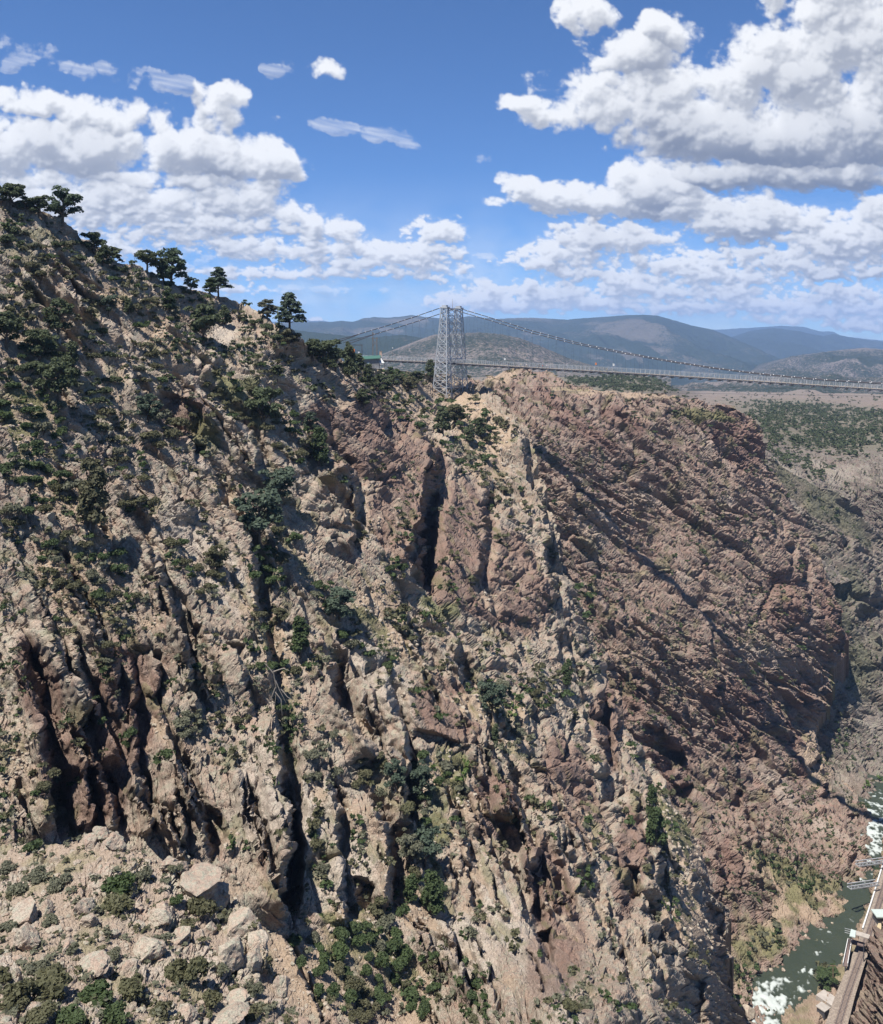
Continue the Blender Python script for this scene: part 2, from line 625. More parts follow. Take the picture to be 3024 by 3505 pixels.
# ---------------- near gorge side
SIL1 = [(-400, 560), (0, 672), (110, 710), (210, 760), (330, 830), (400, 885), (470, 905), (560, 955), (640, 985), (740, 1010), (830, 1050), (920, 1092), (1000, 1150),
        (1060, 1200), (1130, 1224), (1200, 1243), (1250, 1263), (1310, 1262), (1420, 1272), (1520, 1290), (1600, 1306), (1680, 1352), (1740, 1420), (1790, 1470), (1840, 1570), (1870, 1700), (1905, 1860),
        (1960, 2040), (2010, 2180), (2060, 2290), (2120, 2430), (2170, 2520), (2230, 2600), (2300, 2710), (2350, 2810), (2400, 2920), (2445, 3020), (2470, 3120),
        (2478, 3250), (2500, 3380), (2545, 3480), (2600, 3700)]
PTS1 = [(-400, 560, 181.4), (0, 660, 212.4), (210, 760, 219.6), (400, 885, 229.5), (640, 985, 247.5), (830, 1050, 276.0), (1000, 1150, 262.0), (1060, 1200, 288.0), (1180, 1240, 330.0), (1300, 1240, 385.0), (1420, 1262, 445.0), (1520, 1286, 500.0), (1520, 1338, 476.0), (1430, 1320, 436.0), (1600, 1345, 476.0), (1680, 1360, 470.0), (1790, 1470, 430.0), (1870, 1700, 395.0), (1905, 1860, 380.0), (1960, 2040, 365.0), (2060, 2290, 340.0), (2170, 2520, 322.0), (2300, 2710, 310.0), (2400, 2920, 300.0), (2470, 3120, 294.0), (2545, 3480, 290.0), (2600, 3700, 285.0), (1300, 1330, 369.9), (1200, 1330, 301.5), (1300, 1500, 291.1), (1470, 1700, 292.6), (1200, 1500, 262.4), (1000, 1300, 252.1), (1000, 1900, 198.7), (1100, 1700, 224.3), (1300, 2100, 209.5), (1500, 2050, 240.2), (1600, 1600, 374.1), (1700, 1700, 374.2), (1400, 2300, 202.1), (1700, 2200, 256.3), (1660, 2400, 222.0), (1500, 2800, 170.7), (1300, 3300, 125.7), (1800, 3300, 141.9), (2100, 3300, 168.6), (2200, 2900, 246.9), (800, 1500, 212.8), (500, 1500, 188.5), (0, 1500, 156.6), (0, 1000, 186.9), (400, 1150, 205.4), (200, 950, 203.9), (600, 1200, 219.0), (-300, 1500, 140.9), (300, 2000, 145.8), (700, 2000, 169.0), (0, 2400, 115.2), (-300, 2400, 105.0), (500, 2500, 130.8), (500, 2900, 113.3), (900, 2500, 151.0), (900, 2900, 128.8), (1000, 3400, 110.6), (1200, 2700, 156.8), (1400, 3505, 120.7), (900, 3700, 90.6), (1900, 2600, 232.7), (0, 3000, 94.2), (2000, 3600, 105.2), (500, 3600, 87.0)]
surf1 = tps(PTS1)
def auto_ribs(n, cots, inside, rng, A=(2.0, 4.5), L=(180, 600), wr=9, wl=34, sway=0.18):
    """long thin fins of rock running down the grain"""
    out = []
    while len(out) < n:
        x, y = rng.random() * 3000, 700 + rng.random() * 2800
        if not inside(x, y):
            continue
        ln, pl = L[0] + (L[1] - L[0]) * rng.random() ** 1.5, [(x, y)]
        ph = rng.random() * 9
        while ln > 0:
            c = np.interp(y, [k[0] for k in cots], [k[1] for k in cots]) * (1 + sway * math.sin(y / 70 + ph) + 0.7 * sway * math.sin(y / 29 + 2 * ph))
            x, y = x + c * 26, y + 26
            pl.append((x, y))
            ln -= 26 * math.sqrt(1 + c * c)
        s = 0.6 + 0.8 * rng.random()
        out.append((pl, A[0] + (A[1] - A[0]) * rng.random() ** 1.5, wl * s, wr * s, 22 * s))
    return out


COT1 = [(600, 1.1), (1300, 0.92), (1900, 0.62), (2500, 0.40), (3500, 0.45)]
COT2 = [(1300, 1.45), (1700, 1.3), (2300, 1.0), (3000, 0.7), (3500, 0.6)]
# crest lines of the ribs: (points down the slope, height m, width of the lit left flank, width of the drop, width of the gully)
CR1 = [
    ([(1400, 1430), (1440, 1530), (1458, 1600), (1462, 1680), (1448, 1800), (1436, 1930), (1440, 2040)], 22, 70, 34, 60),
    ([(1632, 1640), (1642, 1700), (1645, 1800), (1640, 1900), (1605, 2010)], 11, 60, 26, 40),
    ([(1745, 1430), (1771, 1480), (1806, 1580), (1836, 1650), (1852, 1710), (1850, 1790), (1861, 1880), (1861, 1985), (1872, 2130)], 13, 60, 16, 30),
    ([(1850, 1560), (1866, 1600), (1880, 1690), (1884, 1740)], 7, 16, 10, 18),
    ([(1150, 1560), (1190, 1625), (1222, 1700), (1222, 1820)], 9, 60, 22, 40),
    ([(1060, 1640), (1110, 1675), (1165, 1731), (1200, 1815), (1198, 1900)], 7, 60, 20, 36),
    ([(1060, 1430), (1120, 1490), (1134, 1535), (1170, 1590), (1200, 1620)], 7, 40, 20, 30),
    ([(1200, 1330), (1290, 1450), (1320, 1520), (1340, 1560)], 7, 50, 20, 30),
    ([(640, 1330), (720, 1390), (800, 1450), (850, 1520), (872, 1600), (880, 1660)], 7, 60, 26, 45),
    ([(200, 960), (290, 1040), (380, 1110), (440, 1180)], 5, 50, 18, 30),
    ([(60, 990), (120, 1060), (170, 1140), (240, 1210)], 5, 40, 20, 30),
    ([(560, 1090), (650, 1180), (760, 1260)], 5, 50, 16, 30),
    ([(820, 1090), (900, 1180), (960, 1260), (990, 1340)], 6, 60, 18, 35),
    ([(390, 1700), (425, 1760), (470, 1820), (505, 1904), (540, 2000), (590, 2083), (630, 2172), (648, 2270)], 6, 70, 22, 40),
    ([(700, 1560), (744, 1647), (790, 1790), (840, 1893), (870, 1971), (882, 2111), (908, 2195), (925, 2300), (945, 2420)], 8, 110, 22, 40),
    ([(925, 2400), (948, 2500), (958, 2590), (968, 2700), (974, 2815), (968, 2930), (958, 3020), (950, 3190)], 12, 90, 30, 50),
    ([(20, 2200), (100, 2320), (128, 2424), (118, 2500), (160, 2600), (170, 2760), (190, 2900)], 8, 60, 34, 60),
    ([(240, 2300), (268, 2356), (335, 2440), (382, 2510), (410, 2640)], 7, 60, 18, 40),
    ([(235, 2180), (250, 2284), (313, 2368), (335, 2440)], 5, 30, 18, 30),
    ([(590, 2080), (640, 2200), (660, 2330), (690, 2470)], 6, 50, 22, 40),
    ([(1090, 2220), (1130, 2290), (1132, 2370), (1172, 2450), (1236, 2550), (1280, 2620)], 10, 60, 36, 60),
    ([(1290, 2300), (1340, 2420), (1378, 2550), (1388, 2660), (1392, 2800), (1396, 2870)], 9, 70, 22, 40),
    ([(1560, 2230), (1620, 2340), (1660, 2450), (1695, 2540), (1690, 2590)], 7, 80, 14, 30),
    ([(1720, 2620), (1757, 2700), (1774, 2815), (1808, 2870), (1812, 2980), (1818, 3090), (1826, 3190)], 9, 70, 20, 40),
    ([(1110, 2680), (1145, 2770), (1152, 2870), (1140, 2960)], 7, 50, 22, 40),
    ([(1250, 2720), (1290, 2810), (1322, 2900), (1334, 2980), (1330, 3130)], 10, 60, 28, 50),
    ([(1130, 2950), (1160, 3030), (1180, 3110), (1180, 3180)], 6, 40, 20, 40),
    ([(2020, 2230), (2052, 2320), (2048, 2420), (2050, 2520), (2064, 2680)], 10, 60, 24, 40),
    ([(2150, 2510), (2190, 2570), (2214, 2640), (2216, 2760), (2216, 2930), (2250, 3040), (2260, 3110)], 13, 70, 16, 60),
    ([(2270, 2820), (2310, 2855), (2385, 2930), (2418, 3000), (2430, 3060)], 6, 60, 16, 26),
    ([(2330, 2980), (2390, 3080), (2418, 3180), (2450, 3300)], 7, 60, 18, 30),
    ([(1380, 3160), (1560, 3300), (1680, 3420), (1730, 3530)], 4, 60, 14, 30),
    ([(1700, 2900), (1760, 3020), (1820, 3190), (1890, 3330), (1960, 3520)], 7, 120, 16, 50),
    ([(1950, 2960), (2010, 3060), (2060, 3200), (2120, 3350), (2180, 3520)], 8, 90, 20, 40),
    ([(2190, 3100), (2240, 3250), (2300, 3380), (2360, 3520)], 8, 60, 24, 40),
    ([(1880, 2150), (1930, 2280), (1990, 2400), (2000, 2560)], 7, 60, 16, 30),
    ([(1400, 2080), (1500, 2200), (1600, 2300)], 5, 60, 14, 30),
    ([(930, 1960), (1010, 2060), (1080, 2160), (1130, 2240)], 5, 60, 14, 30),
    ([(980, 1420), (1040, 1520), (1060, 1640)], 5, 50, 14, 30),
    ([(330, 1560), (400, 1640), (470, 1720)], 3, 50, 12, 30),
]
CR1 += [([(420, 2240), (450, 2350), (470, 2480), (455, 2600), (470, 2740)], 5, 30, 18, 30), ([(510, 2230), (530, 2320), (515, 2400)], 5, 24, 14, 24), ([(330, 2640), (380, 2740), (400, 2860)], 6, 40, 18, 30), ([(240, 2480), (290, 2600), (300, 2720), (330, 2860)], 6, 40, 18, 30), ([(470, 2660), (500, 2760), (520, 2860)], 6, 40, 14, 30), ([(570, 2680), (620, 2780), (640, 2900)], 5, 40, 16, 30)]
HO1 = [
    ([(545, 1340), (640, 1350), (692, 1385), (700, 1450), (690, 1500), (610, 1490), (560, 1430)], 5, 24),
    ([(650, 1515), (700, 1525), (705, 1555), (660, 1560)], 5, 12),
    ([(1450, 1560), (1478, 1640), (1496, 1700), (1490, 1850), (1480, 1980), (1486, 2040), (1420, 1990), (1400, 1880), (1450, 1750), (1448, 1640)], 26, 20),
    ([(1360, 1890), (1440, 1930), (1485, 1990), (1486, 2035), (1430, 2000), (1370, 1940)], 10, 20),
    ([(1195, 1640), (1220, 1690), (1226, 1800), (1200, 1720)], 6, 12),
    ([(400, 2240), (520, 2200), (600, 2330), (562, 2430), (540, 2560), (560, 2680), (520, 2780), (480, 2900), (300, 2880), (170, 2870), (150, 2720), (260, 2620), (340, 2640), (390, 2560), (380, 2400)], 3.5, 40),
    ([(700, 2740), (770, 2790), (778, 2880), (735, 2960), (700, 2880)], 8, 20),
    ([(1415, 2490), (1500, 2520), (1580, 2560), (1500, 2575), (1410, 2545)], 6, 14),
    ([(1120, 2290), (1190, 2260), (1200, 2420), (1150, 2420)], 6, 16),
    ([(1655, 2790), (1770, 2800), (1800, 2880), (1802, 2975), (1755, 2940), (1700, 2880)], 12, 24),
    ([(1215, 3000), (1290, 3020), (1300, 3120), (1230, 3110)], 7, 18),
    ([(1325, 2970), (1365, 3000), (1360, 3130), (1325, 3140)], 7, 16),
    ([(2140, 2960), (2185, 2970), (2190, 3080), (2150, 3090)], 12, 16),
    ([(1838, 3190), (1900, 3180), (1895, 3350), (1850, 3300)], 9, 16),
    ([(2335, 3330), (2400, 3350), (2420, 3505), (2350, 3505)], 14, 20),
    ([(2412, 3090), (2470, 3120), (2472, 3210), (2420, 3190)], 10, 14),
    ([(975, 2600), (1000, 2700), (1030, 2900), (1034, 3100), (985, 3120), (982, 2900)], 9, 14),
    ([(1390, 2560), (1420, 2620), (1440, 2760), (1400, 2840)], 10, 16),
    ([(1610, 1810), (1665, 1790), (1662, 1900), (1640, 1890)], 7, 14),
    ([(2060, 2330), (2085, 2400), (2100, 2560), (2130, 2660), (2080, 2640), (2050, 2480)], 8, 14),
    ([(790, 2190), (840, 2200), (840, 2290), (800, 2260)], 3, 12),
    ([(1460, 2370), (1500, 2370), (1520, 2450), (1480, 2440)], 3, 10),
]


def paint1(px, py, P, N):
    nz = fbm(P / 14 + 2.2, 4)
    fine = fbm(P / 3.2 + 8.8, 3)
    soil = np.zeros(len(px))
    for a in ((110, 1560, 150, 60, 55), (180, 1680, 130, 90, 50), (130, 1420, 120, 70, 50), (330, 1800, 120, 60, 50), (250, 2000, 170, 90, 60), (1230, 3200, 90, 130, 70), (1050, 3330, 200, 110, 40), (1380, 3420, 160, 100, 60),
              (940, 2200, 40, 220, -18), (1400, 3080, 70, 120, -30), (1680, 2420, 130, 60, 10), (1500, 2620, 70, 60, 30), (2330, 2870, 60, 130, -30), (2360, 3150, 60, 160, -25), (1330, 1290, 160, 50, 10), (1420, 1390, 120, 50, 30),
              (1580, 1380, 120, 40, 30), (1480, 1330, 160, 30, 10), (1700, 1480, 60, 60, 40), (1650, 1560, 60, 120, -35), (380, 1000, 60, 50, 40), (560, 1150, 90, 40, 40), (80, 1250, 120, 50, 50), (1330, 2150, 150, 50, 45), (1130, 1350, 80, 40, 40),
              (1020, 2420, 30, 130, -20), (1300, 2050, 60, 60, 30)):
        soil = np.maximum(soil, blob(px, py, *a[:4], ang=a[4], soft=0.5))
    soil = np.clip(sstep(0.25, 0.75, soil + 0.45 * nz + 0.35 * fine) * 0.95 + sstep(0.25, 0.6, nz + 0.4 * fine) * 0.45 * sstep(0.35, 0.7, N[:, 2]), 0, 1)
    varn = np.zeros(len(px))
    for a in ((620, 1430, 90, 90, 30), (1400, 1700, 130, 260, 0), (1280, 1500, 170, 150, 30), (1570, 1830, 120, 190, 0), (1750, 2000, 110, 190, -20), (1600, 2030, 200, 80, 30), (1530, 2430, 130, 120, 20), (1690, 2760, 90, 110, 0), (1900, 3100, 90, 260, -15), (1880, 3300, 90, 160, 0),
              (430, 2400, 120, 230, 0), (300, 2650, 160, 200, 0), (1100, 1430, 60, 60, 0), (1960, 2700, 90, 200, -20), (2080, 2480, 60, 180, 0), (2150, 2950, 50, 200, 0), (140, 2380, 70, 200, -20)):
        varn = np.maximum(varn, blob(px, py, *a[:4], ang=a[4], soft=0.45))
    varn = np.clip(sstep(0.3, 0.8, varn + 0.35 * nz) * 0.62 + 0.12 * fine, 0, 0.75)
    pale = np.zeros(len(px))
    for a in ((640, 1850, 150, 90, 60), (780, 1980, 140, 60, 65), (1820, 3280, 330, 70, 58), (1600, 3250, 130, 90, 50), (560, 3100, 60, 60, 0), (900, 2700, 110, 200, 0), (1100, 2850, 80, 220, 0), (1280, 2300, 60, 200, -35), (1200, 3000, 90, 150, 0), (760, 1150, 40, 70, 35)):
        pale = np.maximum(pale, blob(px, py, *a[:4], ang=a[4], soft=0.5))
    pale = np.clip(sstep(0.2, 0.8, pale + 0.3 * nz) * 0.55, 0, 0.6)
    grass = np.zeros(len(px))
    for a in ((1690, 2450, 110, 60, 20), (1520, 2620, 90, 50, 25), (1330, 1270, 130, 30, 10), (2310, 2830, 50, 110, -30), (1260, 3300, 200, 150, 40), (700, 1480, 100, 70, 40), (850, 1380, 120, 60, 30), (60, 1400, 120, 90, 40), (1480, 2850, 80, 150, 20), (1500, 2080, 80, 30, 30), (1280, 2130, 120, 40, 40)):
        grass = np.maximum(grass, blob(px, py, *a[:4], ang=a[4], soft=0.6))
    upf = sstep(0.45, 0.75, N[:, 2])
    g2 = fbm(P / 7 + 22, 4)
    grass = np.clip(sstep(0.45, 0.8, grass * 0.7 + 0.5 * g2 + 0.1) * 0.75 + sstep(0.3, 0.55, g2) * 0.45, 0, 0.8)
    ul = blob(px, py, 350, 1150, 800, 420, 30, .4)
    pale = np.clip(pale + 0.30 * ul * (0.6 + nz), 0, 0.6)  # upper-left slope painted paler to make up for its heavy shade
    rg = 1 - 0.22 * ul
    for a in ((1575, 1830, 80, 210, 0, .5), (1860, 3300, 330, 75, 58, .45), (760, 1930, 190, 80, 62, .55), (1530, 2430, 120, 90, 20, .6), (760, 1140, 50, 60, 35, .5), (1400, 1700, 50, 150, 0, .6), (1230, 1870, 40, 120, -30, .6), (1370, 2480, 90, 190, -28, .6)):
        rg = np.minimum(rg, 1 - (1 - a[5]) * blob(px, py, *a[:4], ang=a[4], soft=0.4))
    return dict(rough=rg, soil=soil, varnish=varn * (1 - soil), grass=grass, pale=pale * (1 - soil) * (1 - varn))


_s1 = np.array(SIL1, float)
CR1 = [(a, b * 0.72, c, d, e) for a, b, c, d, e in CR1]
HO1 = [(a, b * 0.72, c) for a, b, c in HO1]
CR1 += auto_ribs(75, COT1, lambda x, y: not (1380 < x < 1720 and 1480 < y < 2050) and not (700 < x < 900 and 1750 < y < 2150) and not (1650 < x < 2050 and 3050 < y < 3505) and y > np.interp(x, _s1[:, 0], _s1[:, 1]) + 30 and not (y > 2850 and x < 900), np.random.default_rng(8))
CR1 += auto_ribs(60, COT1, lambda x, y: x > 1500 and np.interp(x, _s1[:, 0], _s1[:, 1]) + 20 < y < 3500, np.random.default_rng(9), L=(120, 360), wr=7, wl=24)
PX, PY = diag_grid(SIL1, 55, 200, 4520, 2850, STEP)
keep = (PX > -260) & (PX < 3100) & (PY < 3720)
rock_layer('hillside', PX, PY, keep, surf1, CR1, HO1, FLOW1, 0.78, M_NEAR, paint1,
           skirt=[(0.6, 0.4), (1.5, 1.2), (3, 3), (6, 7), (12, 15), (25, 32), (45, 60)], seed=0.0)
# ---------------- far gorge wall below the rim, down to the river
ZR = -250.0                                    # river level
RIV = lambda y: -ZR * F_ / (y - HY)
SIL2 = [(1300, 1330), (1480, 1302), (1600, 1288), (1700, 1280), (1744, 1272), (1818, 1272), (1885, 1283), (1959, 1309), (2033, 1331), (2092, 1337), (2181, 1342), (2292, 1350), (2366, 1365), (2440, 1387),
        (2500, 1405), (2552, 1431), (2581, 1465), (2600, 1509), (2610, 1560), (2663, 1640), (2700, 1700), (2740, 1780), (2785, 1860), (2830, 1950), (2872, 2080), (2890, 2180), (2870, 2290), (2805, 2400), (2800, 2540),
        (2835, 2620), (2895, 2676), (2930, 2735), (2990, 2830), (3030, 2930), (3080, 3060), (3120, 3500), (3140, 3800)]
PTS2 = [(1400, 1330, 540), (1600, 1288, 545), (1744, 1272, 560), (1885, 1283, 570), (2033, 1331, 560), (2292, 1350, 575), (2500, 1405, 590), (2600, 1509, 595), (2740, 1780, 572), (2890, 2180, 535), (2800, 2470, 505), (2895, 2676, 500),
        (2930, 2733, RIV(2733)), (2958, 2815, RIV(2815)), (2955, 2888, RIV(2888)), (2945, 2985, RIV(2985)), (2920, 3048, RIV(3048)), (2902, 3106, RIV(3106)), (2846, 3145, RIV(3145)), (2773, 3184, RIV(3184)), (2715, 3228, RIV(3228)),
        (2662, 3276, RIV(3276)), (2590, 3370, RIV(3370)), (2570, 3505, RIV(3505)), (2570, 3750, RIV(3750)),
        (3060, 2900, RIV(2900) * 1.05), (3060, 3100, RIV(3100) * 1.05), (2960, 3160, RIV(3160) * 1.035), (2850, 3300, RIV(3300) * 1.04), (2700, 3450, RIV(3450) * 1.04), (3060, 3400, RIV(3400) * 1.06),
        (2560, 3250, 352), (2660, 3120, 382), (2760, 3010, 402), (2850, 2900, 420),
        (2200, 2200, 425), (2440, 3100, 352), (2300, 2900, 362), (1800, 1400, 500), (1900, 1700, 450), (2000, 2000, 430), (2300, 2600, 405), (2500, 2300, 455), (2200, 1800, 490), (2500, 1700, 535), (2650, 2700, 440), (2650, 2300, 480), (2480, 2750, 412), (2450, 3300, 338), (2300, 3400, 322)]
surf2 = tps(PTS2)
CR2 = [
    ([(1700, 1330), (1850, 1440), (1990, 1540), (2100, 1640)], 6, 50, 14, 30),
    ([(1800, 1330), (1980, 1420), (2100, 1480), (2200, 1560)], 7, 50, 14, 30),
    ([(1870, 1310), (1940, 1350), (1975, 1400)], 8, 50, 20, 30),
    ([(2080, 1380), (2130, 1410), (2160, 1450)], 9, 60, 22, 30),
    ([(2250, 1400), (2320, 1450), (2380, 1540), (2440, 1580)], 6, 50, 16, 30),
    ([(2430, 1500), (2460, 1540), (2480, 1570)], 8, 40, 16, 26),
    ([(2560, 1440), (2590, 1500), (2604, 1560)], 8, 50, 12, 26),
    ([(1930, 1600), (2050, 1700), (2160, 1760), (2260, 1820)], 6, 50, 14, 30),
    ([(2150, 1610), (2280, 1730), (2400, 1860), (2460, 1920)], 7, 60, 14, 30),
    ([(2500, 1630), (2620, 1760), (2660, 1860), (2690, 1940)], 7, 60, 14, 30),
    ([(2690, 1810), (2700, 1860), (2690, 1920), (2686, 1975)], 9, 50, 14, 26),
    ([(2740, 1880), (2752, 1980), (2740, 2060), (2760, 2150)], 10, 50, 16, 30),
    ([(2840, 2040), (2860, 2120), (2850, 2220), (2862, 2270)], 10, 40, 16, 30),
    ([(2640, 2150), (2720, 2220), (2780, 2290)], 7, 60, 18, 30),
    ([(2750, 2300), (2766, 2370), (2794, 2440), (2796, 2560), (2770, 2620), (2750, 2680)], 14, 60, 14, 30),
    ([(2450, 2290), (2450, 2330), (2430, 2390)], 8, 50, 12, 30),
    ([(2030, 1960), (2110, 2060), (2130, 2160)], 8, 50, 12, 30),
    ([(2100, 2110), (2240, 2260), (2340, 2400), (2420, 2500), (2560, 2640), (2600, 2740)], 8, 90, 14, 40),
    ([(2250, 1970), (2380, 2080), (2480, 2100), (2560, 2140)], 6, 60, 14, 30),
    ([(2430, 1900), (2560, 2000), (2640, 2100)], 6, 60, 14, 30),
    ([(2130, 2380), (2200, 2430), (2290, 2500), (2340, 2560)], 9, 60, 20, 40),
    ([(2200, 2560), (2280, 2600), (2340, 2640)], 9, 50, 24, 40),
    ([(2400, 2650), (2500, 2760), (2560, 2880), (2600, 2960), (2640, 3040)], 9, 60, 16, 40),
    ([(2600, 2870), (2700, 2920), (2760, 2990), (2830, 3060)], 7, 60, 14, 30),
    ([(2800, 2640), (2822, 2700), (2826, 2740)], 9, 50, 12, 30),
    ([(2880, 2800), (2910, 2900), (2900, 3000)], 7, 50, 16, 30),
    ([(2440, 2900), (2470, 2990), (2530, 3070)], 9, 60, 16, 30),
    ([(2580, 2860), (2590, 2940), (2580, 3020)], 8, 30, 14, 26),
    ([(2020, 2180), (2100, 2330), (2150, 2480)], 9, 60, 20, 40),
    ([(1900, 1830), (1990, 1900), (2060, 2000)], 6, 50, 14, 30),
    ([(2330, 2000), (2420, 2150), (2440, 2290)], 5, 70, 14, 30),
    ([(2600, 3010), (2680, 3080), (2760, 3170)], 4, 50, 14, 30),
]
HO2 = [
    ([(2270, 2590), (2330, 2555), (2345, 2600), (2310, 2650), (2280, 2640)], 12, 16),
    ([(2300, 2690), (2375, 2680), (2385, 2720), (2340, 2765), (2310, 2740)], 12, 14),
    ([(2525, 2700), (2548, 2710), (2545, 2745), (2528, 2755)], 8, 9),
    ([(2820, 2660), (2838, 2690), (2830, 2740), (2812, 2735)], 7, 8),
    ([(2905, 2795), (2940, 2790), (2945, 2840), (2915, 2825)], 8, 9),
    ([(2210, 2480), (2275, 2490), (2270, 2520), (2215, 2510)], 6, 10),
    ([(2100, 1405), (2150, 1420), (2165, 1450), (2110, 1440)], 6, 12),
    ([(2880, 2000), (2880, 2100), (2900, 2180), (2860, 2150)], 7, 14),
    ([(2590, 2000), (2620, 2060), (2600, 2080), (2580, 2040)], 4, 10),
]


def paint2(px, py, P, N):
    nz = fbm(P / 26 + 12.2, 4)
    fine = fbm(P / 6 + 3.8, 3)
    soil = np.zeros(len(px))
    for a in ((2590, 3230, 150, 50, -40), (2740, 3110, 110, 40, 20), (2800, 3040, 90, 40, 35), (2650, 3000, 140, 35, 42), (2880, 3110, 60, 50, 0), (2100, 1345, 240, 10, 4), (2820, 2560, 60, 130, 0), (1720, 1290, 60, 20, 0), (2500, 3330, 60, 120, 20)):
        soil = np.maximum(soil, blob(px, py, *a[:4], ang=a[4], soft=0.5))
    soil = np.clip(sstep(0.3, 0.75, soil + 0.4 * nz + 0.3 * fine) * 0.8 + sstep(0.3, 0.6, nz + 0.5 * fine) * 0.3, 0, 1)
    varn = np.zeros(len(px))
    for a in ((2480, 1460, 120, 70, 30), (2560, 1560, 60, 90, 0), (2840, 2100, 60, 200, 0), (2700, 2060, 90, 160, 0), (2300, 2620, 90, 130, 0), (2120, 2420, 90, 130, 30), (2120, 1440, 100, 50, 30), (2560, 2450, 180, 130, 30), (2740, 2500, 50, 200, 0), (1980, 1440, 200, 40, 35), (2500, 3050, 60, 200, 0)):
        varn = np.maximum(varn, blob(px, py, *a[:4], ang=a[4], soft=0.45))
    varn = np.clip(sstep(0.35, 0.9, varn * 0.8 + 0.5 * nz) * 0.6, 0, 0.7)
    pale = np.clip(sstep(0.3, 0.7, fbm(P / 40 + 41, 3)) * 0.35 + blob(px, py, 2640, 2250, 100, 30, 25) * 0.4, 0, 0.6)
    grass = np.zeros(len(px))
    for a in ((2590, 3250, 170, 60, -40), (2700, 3010, 170, 45, 42), (2800, 3010, 110, 50, 20), (2880, 2500, 60, 180, 0), (2420, 1420, 120, 20, 15)):
        grass = np.maximum(grass, blob(px, py, *a[:4], ang=a[4], soft=0.6))
    g2 = fbm(P / 9 + 2, 4)
    grass = np.clip(sstep(0.35, 0.75, grass * 0.75 + 0.5 * g2) * 0.7 + sstep(0.25, 0.55, g2) * 0.4, 0, 0.75)
    return dict(soil=soil, varnish=varn * (1 - soil), grass=grass, pale=pale * (1 - varn))


PX, PY = diag_grid(SIL2, 55, 1700, 4700, 2050, STEP)
s1 = np.array(SIL1, float)
s2_ = np.array(SIL2, float)
under = PY < np.interp(PX, s1[:, 0], s1[:, 1]) + 260          # what the near side hides is left out
keep = (PX > 1280) & (PX < 3160) & (PY < 3760) & under
CR2 = [(a, b * 0.36, c, d, e) for a, b, c, d, e in CR2] + auto_ribs(60, COT2, lambda x, y: 1650 < x < 2900 and y > np.interp(x, s2_[:24, 0], s2_[:24, 1]) + 15 and y < 3150, np.random.default_rng(18), A=(1.2, 4.5), L=(60, 420), wr=8, wl=34, sway=0.45)
rock_layer('gorge_wall', PX, PY, keep, surf2, CR2, [(a, b * 0.7, c) for a, b, c in HO2], FLOW2, 0.70, M_FAR, paint2, ribs=0.25, elong=1.15,
           skirt=[(1, 0.4), (3, 1.5), (8, 4), (16, 12), (30, 30), (60, 70)], seed=5.0)

# ---------------- spur beyond the wall, dropping to the river upstream
SIL3 = [(2300, 1430), (2500, 1490), (2620, 1560), (2700, 1612), (2770, 1650), (2850, 1690), (2930, 1740), (2990, 1800), (3060, 1880), (3300, 2080)]
PTS3 = [(2400, 1450, 640), (2620, 1560, 650), (2770, 1650, 665), (2930, 1740, 680), (3060, 1880, 690), (3300, 2080, 690), (2700, 1850, 605), (2900, 2000, 610), (2900, 2300, 560), (3000, 2600, 522), (2800, 2400, 525),
        (3024, 2640, RIV(2640)), (2985, 2689, RIV(2689)), (2935, 2735, RIV(2735)), (3060, 2800, RIV(2800) * 1.04), (3150, 2600, 540), (3200, 2300, 590), (2700, 2600, 500)]
surf3 = tps(PTS3)


def paint3(px, py, P, N):
    nz = fbm(P / 30 + 2.2, 4)
    s = sstep(0.2, 0.7, blob(px, py, 2820, 1740, 240, 45, 38) + 0.35 * nz)
    g = sstep(0.3, 0.8, blob(px, py, 2820, 1730, 260, 50, 38) * 0.7 + blob(px, py, 2930, 2150, 90, 260, -10) * 0.7 + 0.4 * nz) * 0.8
    return dict(soil=np.clip(s, 0, 1), varnish=np.clip(sstep(0.2, 0.7, fbm(P / 50 + 9, 3)) * 0.5, 0, 1), grass=g, pale=np.clip(nz * 0.5, 0, 0.4))


PX, PY = diag_grid(SIL3, 45, 2600, 4500, 1100, 3.4)
keep = (PX > 2380) & (PX < 3260) & (PY < 2860) & (PY > 1400)
rock_layer('canyon_spur', PX, PY, keep, surf3, [([(2760, 1700), (2850, 1800), (2900, 1900)], 8, 60, 20, 40), ([(2900, 1850), (2980, 1980), (3010, 2100)], 9, 60, 20, 40), ([(2930, 2050), (2990, 2180), (3010, 2300)], 8, 60, 20, 40)], [], FLOW2, 0.7, M_DIST, paint3,
           skirt=[(2, 1), (8, 5), (20, 20), (50, 60)], seed=8.0)

